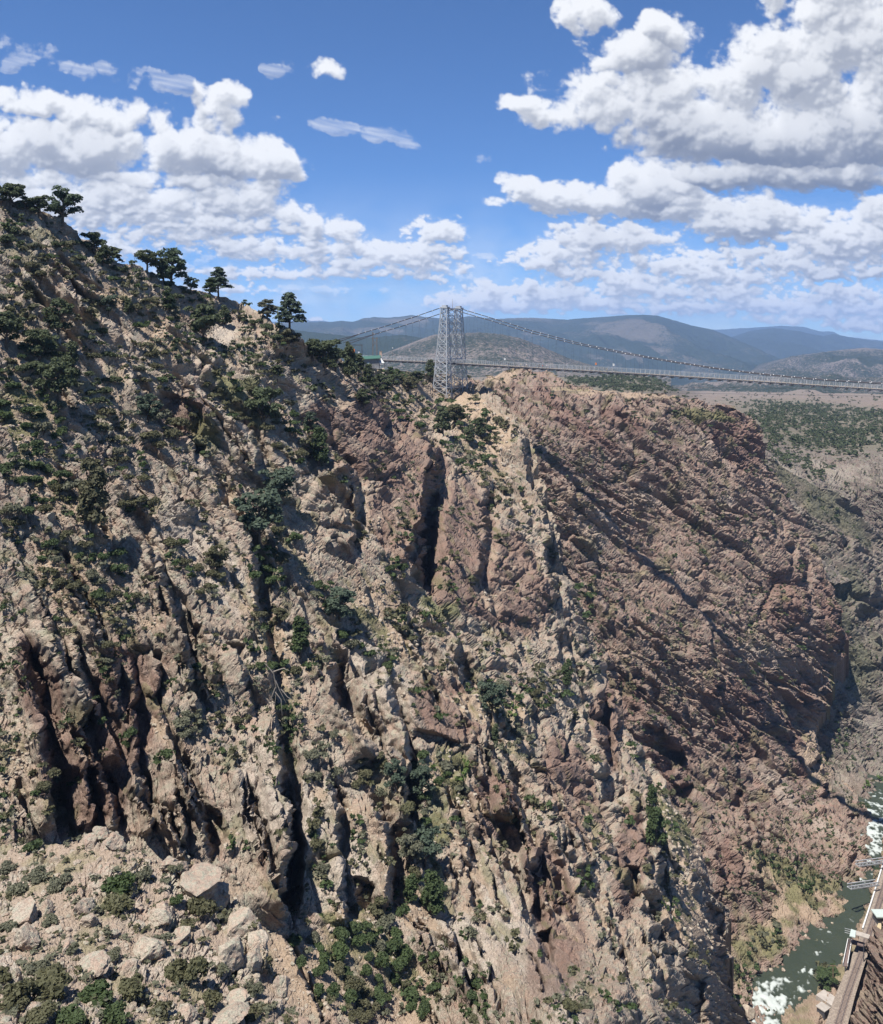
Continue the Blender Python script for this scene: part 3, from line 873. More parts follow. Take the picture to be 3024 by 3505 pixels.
# ---------------- plateau behind: rocky far side, juniper flats, bare bench, yellow plain
SIL4 = [(1300, 1315), (1500, 1300), (1700, 1288), (1860, 1290), (1960, 1292), (2070, 1288), (2150, 1284), (2215, 1286), (2262, 1306), (2300, 1332), (2330, 1338), (2500, 1338), (2680, 1345), (2700, 1340), (2740, 1332), (2790, 1334), (2820, 1346), (2900, 1345), (3024, 1350), (3400, 1352)]
PTS4 = [(1300, 1315, 1500), (1860, 1290, 1500), (2150, 1284, 1450), (2262, 1306, 1400), (1860, 1345, 1000), (2150, 1345, 950), (2262, 1345, 1000), (2400, 1338, 2900), (2550, 1352, 2300), (2500, 1338, 3000), (2740, 1334, 2500), (2700, 1365, 1900), (2900, 1346, 2400), (3300, 1350, 2400), (2500, 1375, 1500), (2700, 1400, 1250), (3000, 1410, 1250), (3300, 1410, 1250),
        (2700, 1450, 980), (3000, 1460, 980), (2700, 1520, 850), (3000, 1530, 850), (2800, 1620, 760), (3000, 1700, 740), (3200, 1700, 740), (2900, 1800, 720), (3100, 1900, 710), (3300, 2000, 710), (2600, 1500, 800), (2400, 1450, 850), (2200, 1400, 850)]
surf4 = tps(PTS4)


def paint4(px, py, P, N):
    nz = fbm(P / 60 + 2.2, 4)
    flat = sstep(1345, 1352, py) * (1 - sstep(1500, 1560, py))
    s = np.clip(flat + blob(px, py, 2750, 1360, 700, 40, 0) + 0.3 * nz, 0, 1)
    g = np.clip(sstep(0.1, 0.6, blob(px, py, 2850, 1460, 420, 75, 6) + 0.4 * nz) * 0.45 + blob(px, py, 2000, 1320, 350, 40, 0) * 0.45, 0, 0.6)
    s = s * np.clip(0.7 + 1.0 * fbm(P / 45 + 8, 4), 0.1, 1)
    return dict(soil=s * 0.85, varnish=np.clip(sstep(0.3, 0.7, fbm(P / 90 + 9, 3)) * 0.4, 0, 1), grass=g, pale=np.clip(nz * 0.5, 0, 0.3) * (py > 1560), rough=np.clip(0.08 + 0.88 * sstep(1500, 1640, py), 0, 1))


xs = np.arange(1300, 3400, 3.4)
y0 = np.interp(xs, [p[0] for p in SIL4], [p[1] for p in SIL4])
tt = np.r_[np.linspace(0, 0.12, 60)[:-1], np.linspace(0.12, 1, 190)]
PX = np.repeat(xs[None], len(tt), 0)
PY = y0[None] + tt[:, None] * (1990 - y0[None])
s2 = np.array(SIL2, float)
keep = (PY < np.interp(PX, s2[:24, 0], s2[:24, 1]) + 60)
rock_layer('plateau', PX, PY, keep, surf4, [], [], FLOW2, 0.42, M_DIST, paint4,
           skirt=[(10, 2), (60, 12), (200, 50)], seed=11.0, elong=0.6)

# ---------------- mountains
def forest_mat(name, dark=(0.022, 0.032, 0.022), lite=(0.20, 0.165, 0.13), scale=1.0, cover=0.5, big_w=1.5):
    m, nt, b = new_mat(name)
    pos = nt.nodes.new('ShaderNodeNewGeometry').outputs['Position']
    dots = noise(nt, pos, 0.09 * scale, 5, 0.8)
    big = noise(nt, pos, 0.0016 * scale, 6, 0.6, 0.4)
    thr = math_n(nt, 'ADD', dots, math_n(nt, 'MULTIPLY', math_n(nt, 'SUBTRACT', big, 0.5), big_w))
    thr = math_n(nt, 'ADD', thr, math_n(nt, 'MULTIPLY', attr(nt, 'cloud_shade'), 0.6))  # painted cloud shadow: pushes the ground colour to the dark forest tone
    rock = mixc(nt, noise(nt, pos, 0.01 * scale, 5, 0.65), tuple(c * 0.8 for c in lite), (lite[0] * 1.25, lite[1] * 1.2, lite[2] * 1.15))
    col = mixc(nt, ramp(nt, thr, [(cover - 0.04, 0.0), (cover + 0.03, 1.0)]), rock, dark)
    nt.links.new(col, b.inputs['Base Color'])
    b.inputs['Roughness'].default_value = 1.0
    b.inputs['Specular IOR Level'].default_value = 0.0
    bn = nt.nodes.new('ShaderNodeBump')
    bn.inputs['Strength'].default_value = 0.7
    bn.inputs['Distance'].default_value = 40.0
    nt.links.new(noise(nt, pos, 0.02 * scale, 5, 0.7), bn.inputs['Height'])
    nt.links.new(bn.outputs[0], b.inputs['Normal'])
    return m


def range_(name, sil, ybot, Yt, Yb, mat, amp, lam, cloud_shade=(), seed=0.0, x0=None, x1=None, rows=150):
    a = np.array(sil, float)
    xs = np.arange(x0 if x0 is not None else a[0, 0], x1 if x1 is not None else a[-1, 0], 3.4)
    y0 = np.interp(xs, a[:, 0], a[:, 1])
    y0 = y0 + 1.2 * np.array(perlin(np.stack([xs / 17, xs * 0, xs * 0 + seed], -1)))
    t = np.linspace(0, 1, rows) ** 1.15
    PX = np.repeat(xs[None], rows, 0)
    PY = y0[None] + t[:, None] * (ybot - y0[None])
    lat = Yt * 0.06 * perlin(np.stack([PX.ravel() / 260, PX.ravel() * 0, PX.ravel() * 0 + seed + 4], -1)).reshape(PX.shape)
    Y = Yt + lat + (Yb - Yt) * (t[:, None] ** 0.8)
    D = np.stack([(PX - CX) / F_, np.ones_like(PX), (HY - PY) / F_], -1)
    P = D * Y[..., None]
    q = P.reshape(-1, 3) * np.array([1, 0.8, 1.6])
    r = 0
    s, am = 1.0, 1.0
    for k in range(4):
        r = r + am * (1 - 2 * np.abs(perlin(q / lam * s + seed + 9 * k)))
        s *= 2.1
        am *= 0.5
    fall = np.clip(np.minimum(t / 0.12, 1), 0, 1)[:, None]
    d = (r.reshape(PX.shape)) * amp * 0.3 * (0.25 + 0.75 * fall)
    P = D * (Y - d)[..., None]
    rz, s, am = 0, 1.0, 1.0
    for k in range(5):
        rz = rz + am * (0.5 - 1.5 * np.abs(perlin(np.stack([q[:, 0] * s / lam * 1.7, q[:, 1] * s / lam * 1.1, 0 * q[:, 0] + seed + 5 * k], -1))))
        s *= 2.05
        am *= 0.5
    P[..., 2] += rz.reshape(PX.shape) * amp * 0.30 * np.clip(t / 0.25, 0, 1)[:, None] * np.clip((1.05 - t) / 0.3, 0, 1)[:, None]
    back = [P[0] + np.array([0, Yt * 0.3, -Yt * 0.05]), P[0] + np.array([0, Yt * 0.06, -Yt * 0.006])]
    P = np.concatenate([np.stack(back), P], 0)
    fo = np.zeros(PX.shape)  # hand-placed dark patches imitating cloud shadows on the slopes, as colour
    for f in cloud_shade:
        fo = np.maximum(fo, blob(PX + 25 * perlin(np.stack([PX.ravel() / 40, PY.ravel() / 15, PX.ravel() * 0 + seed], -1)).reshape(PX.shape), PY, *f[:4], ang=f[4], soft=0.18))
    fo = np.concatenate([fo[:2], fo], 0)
    me = mesh_from(name, P.reshape(-1, 3), grid_faces(rows + 2, len(xs), np.ones((rows + 2, len(xs)), bool)), mat, {'cloud_shade': fo.ravel()})
    o = bpy.data.objects.new(name, me)
    C.objects.link(o)
    tag(o, kind='structure')
    return o


M_FOR1 = forest_mat('pinyon_hill', (0.028, 0.036, 0.024), (0.15, 0.13, 0.118), 0.9, 0.475, 0.6)
M_FOR2 = forest_mat('forest_mountain', (0.024, 0.034, 0.024), (0.085, 0.08, 0.068), 0.6, 0.38, 1.3)
M_FOR3 = forest_mat('far_forest', (0.022, 0.032, 0.026), (0.05, 0.055, 0.05), 0.3, 0.38)
range_('far_mountain', [(700, 1110), (960, 1100), (1022, 1095), (1042, 1091), (1065, 1098), (1107, 1097), (1121, 1101), (1200, 1108), (2300, 1120), (2448, 1128), (2551, 1124), (2670, 1115), (2751, 1118), (2811, 1135), (2880, 1150), (3024, 1166), (3400, 1170)], 1200, 17000, 15000, M_FOR3, 500, 2500, seed=1.0, rows=50)
range_('blue_mountain', [(2400, 1190), (2470, 1165), (2511, 1154), (2574, 1131), (2648, 1122), (2737, 1133), (2790, 1146), (2825, 1150), (2855, 1142), (2914, 1155), (2960, 1162), (3024, 1170), (3400, 1180)], 1300, 12000, 8500, M_FOR3, 450, 2200, cloud_shade=((2650, 1170, 260, 42, 3), (2950, 1265, 160, 22, 3)), seed=2.0, rows=80)
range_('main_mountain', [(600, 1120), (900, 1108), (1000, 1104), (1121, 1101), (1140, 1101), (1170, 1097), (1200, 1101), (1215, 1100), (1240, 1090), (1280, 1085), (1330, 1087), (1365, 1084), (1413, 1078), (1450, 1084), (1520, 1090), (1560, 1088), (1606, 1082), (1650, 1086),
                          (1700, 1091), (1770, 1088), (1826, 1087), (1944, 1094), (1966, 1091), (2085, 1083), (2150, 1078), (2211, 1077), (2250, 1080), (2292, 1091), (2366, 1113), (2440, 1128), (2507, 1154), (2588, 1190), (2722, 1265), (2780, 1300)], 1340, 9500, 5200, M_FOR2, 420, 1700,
       cloud_shade=((1060, 1115, 60, 16, 5), (2330, 1150, 160, 22, 30), (2480, 1210, 150, 26, 28), (2220, 1215, 110, 18, 22), (1250, 1115, 150, 14, 10), (1600, 1110, 120, 16, 0), (2120, 1235, 100, 14, 15)), seed=3.0, rows=150)
range_('left_foothill', [(700, 1120), (950, 1122), (1050, 1134), (1159, 1146), (1250, 1156), (1340, 1149), (1377, 1145), (1446, 1156), (1500, 1175), (1700, 1200), (1900, 1240)], 1300, 4800, 3300, M_FOR2, 160, 700, cloud_shade=((1100, 1170, 260, 40, 8),), seed=4.0, rows=90)
range_('pinyon_hills', [(1200, 1260), (1300, 1215), (1380, 1185), (1430, 1165), (1486, 1145), (1584, 1140), (1640, 1137), (1720, 1144), (1781, 1157), (1848, 1183), (1944, 1224), (2048, 1257), (2180, 1290), (2300, 1310)], 1345, 3600, 2300, M_FOR1, 120, 520, seed=6.0, rows=110)
range_('rocky_foothill', [(2500, 1330), (2560, 1290), (2620, 1255), (2670, 1232), (2740, 1215), (2800, 1207), (2880, 1197), (2960, 1190), (3024, 1196), (3400, 1200)], 1356, 6000, 3800, M_FOR1, 260, 800, cloud_shade=((2960, 1250, 120, 16, 5),), seed=7.0, rows=100)
range_('low_foothill', [(2200, 1325), (2300, 1318), (2420, 1325), (2520, 1315), (2640, 1298), (2760, 1290), (2850, 1285), (2930, 1292), (3024, 1300), (3400, 1300)], 1360, 3700, 2700, M_FOR1, 130, 420, seed=9.0, rows=60)

# ---------------- foreground knoll under the camera's left
SIL6 = [(-400, 2920), (0, 2900), (112, 2890), (185, 2890), (235, 2890), (300, 2868), (347, 2850), (400, 2880), (436, 2921), (503, 2933), (559, 2944), (660, 2955), (699, 2980), (750, 3020), (776, 3084), (811, 3100), (856, 3125), (895, 3162),
        (908, 3203), (918, 3270), (940, 3320), (975, 3352), (982, 3421), (1007, 3480), (1020, 3600), (1040, 3760)]
PTS6 = [(-400, 2920, 78), (0, 2900, 75), (350, 2850, 74), (660, 2955, 75), (776, 3084, 73), (895, 3162, 70), (918, 3270, 67), (982, 3421, 63), (1020, 3600, 56), (0, 3200, 59), (400, 3200, 61), (700, 3300, 61), (0, 3505, 47), (500, 3505, 51), (900, 3505, 57), (0, 3740, 40), (600, 3740, 45), (-400, 3500, 46), (850, 3250, 67)]
surf6 = tps(PTS6)


def paint6(px, py, P, N):
    nz = fbm(P / 5 + 2.2, 4)
    soil = sstep(-0.15, 0.25, nz + 0.1)
    soil = np.clip(soil - blob(px, py, 650, 3040, 130, 70, 20) - blob(px, py, 860, 3230, 90, 110, 20) - blob(px, py, 370, 2870, 90, 40, 0), 0, 1)
    grass = np.clip(sstep(0.1, 0.6, fbm(P / 3.1 + 12, 4) + 0.05) * 0.55, 0, 0.6)
    pale = np.clip(0.25 + 0.5 * fbm(P / 4 + 5, 3), 0, 0.6)
    return dict(soil=soil * 0.9, varnish=soil * 0, grass=grass, pale=pale * (1 - soil))


PX, PY = diag_grid(SIL6, 38, 1100, 3400, 3100, 2.6)
keep = (PX > -300) & (PX < 1200) & (PY < 3740)
M_KN = rock_mat('knoll_rock', ((0.42, 0.355, 0.285), (0.32, 0.26, 0.205), (0.37, 0.25, 0.19), (0.13, 0.11, 0.095), (0.32, 0.32, 0.25)), scale=2.2, dirt=(0.32, 0.25, 0.19), grass=(0.18, 0.17, 0.09))
rock_layer('knoll', PX, PY, keep, surf6, [([(560, 2950), (700, 3000), (760, 3060), (770, 3110)], 2.5, 60, 12, 30), ([(800, 3110), (905, 3190), (915, 3280), (930, 3340)], 3, 70, 14, 40)], [], FLOW0, 0.5, M_KN, paint6,
           skirt=[(0.3, 0.2), (0.8, 0.8), (1.5, 2.4), (3, 6), (6, 13), (12, 26)], seed=14.0, elong=0.4)

# ---------------- right bank with the railway bench and the foot of the other wall
ZB = -243.6
BED = lambda y: -ZB * F_ / (y - HY)
RAIL_L = [(2800, 3600), (2826, 3505), (2861, 3407), (2899, 3315), (2957, 3179), (2991, 3075), (3024, 2966), (3060, 2860), (3100, 2760)]
RAIL_R = [(2880, 3600), (2904, 3505), (2938, 3373), (2962, 3300), (3000, 3179), (3024, 3108), (3070, 2966), (3110, 2860), (3150, 2760)]
PTS7 = [(x - 4, y, BED(y) * 1.002) for x, y in RAIL_L] + [(x + 2, y, BED(y) * 1.002) for x, y in RAIL_R]
PTS7 += [(2856, 3300, RIV(3300) * 1.0), (2797, 3373, RIV(3373)), (2739, 3421, RIV(3421)), (2700, 3480, RIV(3480)), (2640, 3600, RIV(3600)), (2960, 3150, RIV(3150) * 1.02), (2985, 3050, RIV(3050) * 1.02), (3010, 2950, RIV(2950) * 1.02),
         (2600, 3480, RIV(3480) * 1.05), (2750, 3350, RIV(3350) * 1.05), (2880, 3180, RIV(3180) * 1.06), (2960, 3000, RIV(3000) * 1.06), (3000, 2800, RIV(2800) * 1.06),
         (3024, 3400, 296), (3024, 3505, 284), (3100, 3300, 290), (3200, 3500, 240), (2985, 3440, 305), (3100, 3060, 345), (3200, 2900, 360), (3024, 3250, 330), (2960, 3600, 285)]
surf7 = tps(PTS7)


def paint7(px, py, P, N):
    nz = fbm(P / 12 + 2.2, 4)
    side = sstep(-20, 10, px - np.interp(py, [p[1] for p in RAIL_R][::-1], [p[0] for p in RAIL_R][::-1]))
    return dict(soil=np.clip((1 - side) * 0.7 + 0.5 * nz, 0, 1), varnish=np.clip(side * 0.1 + nz * 0.3, 0, 0.4), grass=np.clip(sstep(0.1, 0.6, nz + 0.2) * 0.5, 0, 0.6) * (1 - side * 0.7), pale=np.clip(nz, 0, 0.3))


PX, PY = np.meshgrid(np.arange(2560, 3330, 3.0), np.arange(2740, 3720, 3.0))
s7 = np.interp(PY, [2740, 2966, 3150, 3300, 3373, 3421, 3480, 3720], [3000, 2940, 2860, 2760, 2700, 2650, 2600, 2560])
keep = PX > s7
rl = np.interp(PY, [p[1] for p in RAIL_L][::-1], [p[0] for p in RAIL_L][::-1])
rr = np.interp(PY, [p[1] for p in RAIL_R][::-1], [p[0] for p in RAIL_R][::-1])
benchmask = sstep(26, 0, np.maximum(rl - PX, PX - rr))


def surf7b(x, y):
    Y = surf7(x, y)
    rl = np.interp(y, [p[1] for p in RAIL_L][::-1], [p[0] for p in RAIL_L][::-1])
    rr = np.interp(y, [p[1] for p in RAIL_R][::-1], [p[0] for p in RAIL_R][::-1])
    w = sstep(30, 4, np.maximum(rl - x, x - rr))
    return Y * (1 - w) + w * BED(np.maximum(y, 2000)) * 1.012


rock_layer('river_bank', PX, PY, keep, surf7b, [([(2985, 3300), (2990, 3400), (2975, 3520)], 4, 20, 10, 20)], [], FLOW2, 0.5, M_FAR, paint7, seed=17.0)

# ---------------- river
def river():
    xs = np.arange(60, 330, 0.55)
    ys = np.arange(270, 640, 0.55)
    X, Yy = np.meshgrid(xs, ys)
    P = np.stack([X.ravel(), Yy.ravel(), np.zeros(X.size)], -1)
    px = CX + F_ * P[:, 0] / P[:, 1]
    py = HY - F_ * ZR / P[:, 1]
    foam = np.zeros(len(P))
    for a in ((2640, 3440, 85, 85, 0, 1.0), (2700, 3400, 60, 40, 0, .7), (2760, 3350, 50, 30, -30, .35), (2980, 2860, 45, 90, 0, 1.0), (3010, 2790, 50, 60, 0, .7), (2960, 2930, 30, 60, 0, .6), (3000, 2740, 40, 40, 0, .5), (2830, 3210, 50, 20, -45, .35), (2780, 3290, 70, 14, -45, .3), (2720, 3350, 60, 30, -30, .45), (2900, 3150, 60, 20, -40, .2), (2620, 3500, 70, 60, 0, .9), (2960, 3020, 30, 60, 0, .3), (3020, 2850, 40, 90, 0, .8)):
        foam = np.maximum(foam, blob(px, py, *a[:4], ang=a[4], soft=0.6) * a[5])
    q = P / np.array([1.0, 1.0, 1.0])
    n1 = fbm(q / 6.0 + 3, 4)
    n2 = fbm(q / np.array([1.6, 2.4, 1]) + 7, 4)
    f = sstep(0.30, 0.95, foam * 0.78 + 0.50 * n1 + 0.42 * n2)
    z = ZR + 0.10 * n2 + 0.55 * foam * (n1 + n2 * 0.8)
    P[:, 2] = z
    nr, nc = X.shape
    m, nt, b = new_mat('river_water')
    pos = nt.nodes.new('ShaderNodeNewGeometry').outputs['Position']
    wcol = mixc(nt, noise(nt, pos, 0.08, 4), (0.022, 0.032, 0.022), (0.045, 0.052, 0.036))
    fo = math_n(nt, 'ADD', attr(nt, 'foam'), math_n(nt, 'MULTIPLY', math_n(nt, 'SUBTRACT', noise(nt, pos, 1.7, 5, 0.75), 0.5), 0.5))
    fo = ramp(nt, fo, [(0.22, 0.0), (0.8, 1.0)])
    nt.links.new(mixc(nt, fo, wcol, (0.36, 0.39, 0.37)), b.inputs['Base Color'])
    nt.links.new(mixc(nt, fo, (0.35, 0.35, 0.35), (0.9, 0.9, 0.9)), b.inputs['Roughness'])
    b.inputs['Specular IOR Level'].default_value = 0.22
    bn = nt.nodes.new('ShaderNodeBump')
    bn.inputs['Strength'].default_value = 0.6
    bn.inputs['Distance'].default_value = 0.3
    nt.links.new(noise(nt, pos, 0.9, 5, 0.7, 0.5), bn.inputs['Height'])
    nt.links.new(bn.outputs[0], b.inputs['Normal'])
    me = mesh_from('river', P, grid_faces(nr, nc, np.ones((nr, nc), bool)), m, {'foam': f})
    o = bpy.data.objects.new('river', me)
    C.objects.link(o)
    tag(o, kind='structure')


river()

# ---------------- ground sheet under everything, out to the horizon
g = bmesh.new()
for r_ in (0,):
    vs = [g.verts.new(v) for v in ((-40000, -500, -320), (40000, -500, -320), (40000, 30000, -380), (-40000, 30000, -380))]
    g.faces.new(vs)
gm = bpy.data.meshes.new('ground')
g.to_mesh(gm)
gm.materials.append(M_DIST)
go = bpy.data.objects.new('ground', gm)
C.objects.link(go)
tag(go, kind='structure')
# ---------------- sky dome with the clouds (clear blue between them is the world's own sky)
def sky_dome():
    st = 3.0
    xs = np.arange(-420, 3440, st)
    ys = np.arange(-300, 1215, st)
    X, Yp = np.meshgrid(xs, ys)
    sh = X.shape
    xf, yf = X.ravel(), Yp.ravel()
    wl = sstep(420, 1000, yf)

    def two(fn):
        a = fn(np.stack([xf / 210, yf / 190, xf * 0 + 2.0], -1))
        b = fn(np.stack([xf / 74, yf / 44, xf * 0 + 6.0], -1))
        return a * (1 - wl) + b * wl

    def billow(P):
        out, s, a = 0, 1.0, 1.0
        for k in range(6):
            out = out + a * (np.abs(perlin(P * s + 11 * k)) * 2 - 0.5)
            s *= 2.03
            a *= 0.56
        return out
    n0 = two(lambda P: fbm(P * 0.4, 3))
    n1 = two(lambda P: fbm(P + 5, 5, gain=0.56))
    bil = two(billow)
    n0b = two(lambda P: fbm(P * 1.7 + 31, 4))
    n0, n1, bil, n0b = (q.reshape(sh) for q in (n0, n1, bil, n0b))
    # (x, y, rx, ry, angle, weight, base-darkness)   surveyed cloud bodies
    B = [(170, 366, 300, 46, 8, 1.1, .25), (420, 410, 240, 70, 4, .9, .5), (750, 400, 95, 80, 0, 1.1, .2), (800, 350, 50, 50, 0, 1.0, .1), (250, 530, 300, 105, 0, 1.15, .6), (700, 545, 280, 95, 2, 1.2, .8), (930, 565, 130, 75, 8, 1.2, .5), (1015, 605, 42, 32, 0, 1.0, .3), (40, 545, 110, 95, 0, 1.1, .5),
         (450, 700, 420, 80, 4, 1.0, .7), (150, 670, 260, 60, 0, 1.0, .6), (820, 700, 200, 78, 8, 1.1, .8), (1000, 765, 180, 62, 8, 1.0, .7), (1165, 790, 90, 45, 5, 1.0, .4), (560, 800, 300, 50, 0, .8, .5), (900, 845, 330, 42, 2, .85, .6), (1180, 850, 200, 40, 4, .8, .5),
         (1400, 878, 150, 52, 0, 1.1, .5), (1270, 900, 260, 40, 2, .9, .5), (1550, 868, 60, 28, 0, .9, .4), (1500, 790, 100, 46, 2, 1.25, .5), (120, 620, 200, 60, 0, 1.0, .5), (620, 620, 420, 40, 3, .9, .8), (250, 740, 420, 50, 2, .9, .5), (700, 760, 420, 46, 4, .95, .6), (1050, 880, 420, 34, 2, .8, .5), (700, 910, 300, 20, 2, .6, .2), (880, 935, 380, 26, 1, .8, .4), (1250, 935, 260, 24, 1, .8, .4), (1500, 925, 130, 26, 1, .7, .4), (820, 990, 170, 20, 1, .7, .3), (1060, 995, 160, 18, 1, .55, .3), (1010, 1030, 70, 16, 0, .6, .2), (640, 870, 260, 24, 3, .55, .2),
         (400, 850, 200, 40, 0, .7, .3), (1505, 955, 40, 16, 0, .8, .2),
         (330, 240, 400, 34, 13, .64, 0), (40, 210, 160, 30, 5, .55, 0), (975, 240, 36, 34, 0, .62, .1), (1090, 245, 60, 46, -20, .72, .2), (1430, 492, 300, 24, 11, .62, 0),
         (2010, 40, 110, 75, 0, 1.05, .3), (2290, 115, 95, 75, 20, 1.1, .4), (2170, 200, 180, 72, 0, 1.15, .6), (2040, 375, 215, 112, 10, 1.1, .5), (1830, 362, 130, 34, 5, 1.0, .1), (1920, 400, 120, 60, 8, 1.0, .2), (2000, 340, 120, 80, 0, 1.0, .2),
         (2350, 400, 330, 180, 5, 1.2, .9), (2650, 260, 330, 160, -12, 1.2, .4), (2900, 120, 280, 200, -20, 1.3, .3), (2700, 470, 520, 190, 3, 1.3, 1.2), (3000, 400, 330, 300, 0, 1.3, 1.0), (2500, 600, 330, 70, 2, 1.1, 1.3), (2850, 600, 360, 70, 0, 1.1, 1.3),
         (2230, 660, 170, 112, 0, 1.25, .9), (2150, 600, 80, 60, -20, 1.1, .2), (2020, 690, 240, 60, 4, 1.15, .6), (1790, 640, 70, 50, 25, 1.05, .3), (1690, 693, 45, 20, 0, .75, .2), (2330, 720, 80, 60, 0, 1.0, .6),
         (2560, 760, 200, 88, -4, 1.25, .8), (2720, 760, 140, 60, 0, 1.1, .8), (2080, 822, 250, 58, 2, 1.1, .5), (1900, 885, 170, 60, 0, 1.0, .5), (1450, 872, 130, 36, 0, .9, .4), (1980, 930, 150, 30, 0, .9, .5), (1650, 878, 120, 10, 1, .5, .1), (1700, 935, 130, 9, 1, .45, .1),
         (2900, 830, 230, 95, -4, 1.25, .5), (3050, 740, 150, 80, 0, 1.1, .5), (2680, 900, 260, 52, 0, 1.05, .6), (2350, 910, 220, 50, 0, 1.0, .5), (2200, 905, 60, 40, 0, .9, .4), (2500, 950, 300, 40, 0, .95, .5), (2900, 930, 260, 40, 0, 1.0, .7), (2150, 985, 130, 50, 0, 1.1, .3), (2350, 1000, 160, 36, 0, 1.05, .4),
         (1530, 1022, 55, 36, 0, 1.15, .1), (1650, 1015, 130, 40, 0, 1.15, .2), (1800, 1000, 120, 42, 0, 1.1, .3), (1920, 1010, 120, 42, 0, 1.1, .3), (1740, 1050, 260, 24, 0, 1.0, .4), (2060, 1045, 200, 30, 0, 1.0, .5), (2480, 1010, 140, 36, 0, 1.1, .2), (2600, 1050, 250, 28, 0, 1.0, .5), (2850, 1010, 220, 40, 0, 1.0, .5), (2900, 1060, 260, 34, 0, 1.0, .5), (3000, 1110, 200, 30, 0, .9, .5), (2700, 1095, 150, 20, 0, .8, .4), (2350, 1055, 200, 26, 0, .95, .5),
         (1090, 1098, 40, 10, 0, .7, .1), (1610, 950, 60, 14, 0, .6, .2),
         (-200, 480, 300, 160, 0, 1.1, .6), (-200, 750, 300, 120, 0, 1.0, .6), (3250, 900, 200, 100, 0, 1.1, .6), (3250, 200, 200, 200, 0, 1.2, .8)]
    cov = np.full(sh, -1.0)
    bd = np.zeros(sh)
    wisp = np.zeros(sh)
    for (cx, cy, rx, ry, ang, w, dk) in B:
        rx, ry = rx * 1.2, ry * 1.24
        a = math.radians(ang)
        wx = X + 46 * n1 * min(1, ry / 60)
        wy = Yp + 30 * n0b * min(1, ry / 60)
        dx, dy = wx - cx, wy - cy
        p = (dx * math.cos(a) + dy * math.sin(a)) / rx
        q = (-dx * math.sin(a) + dy * math.cos(a)) / ry
        q = np.where(q > 0, q * 1.25, q * 0.92)           # flatter bases
        c = w * (1.05 - (p * p + q * q))
        m = c > cov
        # soft maximum
        bd = np.where(m, dk * sstep(-0.35, 0.95, q), bd)
        wisp = np.where(m, 1.0 if w <= 0.65 else 0.0, wisp)
        cov = np.maximum(cov, c)
    sc = np.clip((HY + 210 - Yp) / 900, 0.25, 1)
    wisp = blur(wisp, 4)
    amp = 1 - 0.25 * sstep(900, 1080, Yp)
    d = cov * 0.95 + (0.48 * bil + 0.50 * n1) * amp - 0.14 + wisp * (0.9 * n1 + 0.3 * bil - 0.12)
    dens = np.clip(d, 0, 1.6)
    # light coming down from above and a little from the left
    acc = np.zeros(sh)
    for k in range(1, 15):
        dy, dx = k * 3, int(k * 1.0)
        sft = np.roll(np.roll(dens, dy, 0), dx, 1)
        sft[:dy] = 0.6
        acc += sft
    T = np.exp(-acc * 0.16)
    acc2 = np.zeros(sh)
    for k in (1, 2, 3, 4):
        sft = np.roll(np.roll(dens, k, 0), max(1, k // 2), 1)
        acc2 += np.clip(dens - sft, -0.25, 0.25)
    big = 0
    sm = blur(dens, 3)
    for k in (6, 11, 18):
        sft = np.roll(np.roll(sm, k, 0), k // 2, 1)
        sft[:k] = sm[:k]
        big = big + np.clip(sm - sft, -0.3, 0.3)
    loc = np.clip(acc2 * 0.40 + big * 0.42, -0.34, 0.34)
    thin = 1 - sstep(0.1, 0.8, dens)
    br = 0.68 + 0.40 * T + 0.48 * loc + 0.10 * thin - 0.30 * bd - 0.03
    br = np.clip(blur(br, 1), 0.26, 1.0)
    t = ((br - 0.26) / 0.74)[..., None]
    lo = np.array([0.20, 0.235, 0.32]); hi = np.array([0.97, 0.98, 1.0])
    col = lo + (hi - lo) * t ** 1.15
    fz = fbm(np.stack([xf / 26, yf / 20, xf * 0 + 4], -1), 4).reshape(sh)
    st = fbm(np.stack([(xf - yf * 0.3) / 130, (yf - xf * 0.19) / 15, xf * 0 + 9], -1), 4).reshape(sh)
    alpha = sstep(-0.02, 0.42, d + 0.13 * fz) * np.clip(0.62 + 0.75 * dens, 0, 1)
    alpha = alpha * (1 - wisp) + wisp * alpha * np.clip(0.62 + 0.45 * st, 0, 1) * (1 - 0.45 * wisp)
    wis = sstep(0.75, 0.5, cov + 0.2) * 0.0
    # a veil of thin cloud low over the horizon
    veil = sstep(560, 1120, Yp) * 0.42 * np.clip(0.6 + n0, 0, 1)
    alpha = np.clip(alpha + (1 - alpha) * veil, 0, 1)
    D = np.stack([(xf - CX) / F_, np.ones_like(xf), (HY - yf) / F_], -1)
    D = D / np.linalg.norm(D, axis=1)[:, None] * 30000
    m = bpy.data.materials.new('cloudy_sky')
    m.use_nodes = True
    nt = m.node_tree
    nt.nodes.clear()
    out = nt.nodes.new('ShaderNodeOutputMaterial')
    tr = nt.nodes.new('ShaderNodeBsdfTransparent')
    em = nt.nodes.new('ShaderNodeEmission')
    em.inputs['Strength'].default_value = 1.0 / 2 ** SC.view_settings.exposure
    mx = nt.nodes.new('ShaderNodeMixShader')
    nt.links.new(attr(nt, 'cloud', 'Color'), em.inputs['Color'])
    nt.links.new(attr(nt, 'cover'), mx.inputs[0])
    nt.links.new(tr.outputs[0], mx.inputs[1])
    nt.links.new(em.outputs[0], mx.inputs[2])
    nt.links.new(mx.outputs[0], out.inputs['Surface'])
    try:
        m.cycles.emission_sampling = 'NONE'
    except Exception:
        pass
    al = alpha.ravel()
    keep = np.ones(sh, bool)
    me = mesh_from('sky', D, grid_faces(sh[0], sh[1], keep), m, {'cloud': col.reshape(-1, 3), 'cover': al})
    o = bpy.data.objects.new('sky', me)
    C.objects.link(o)
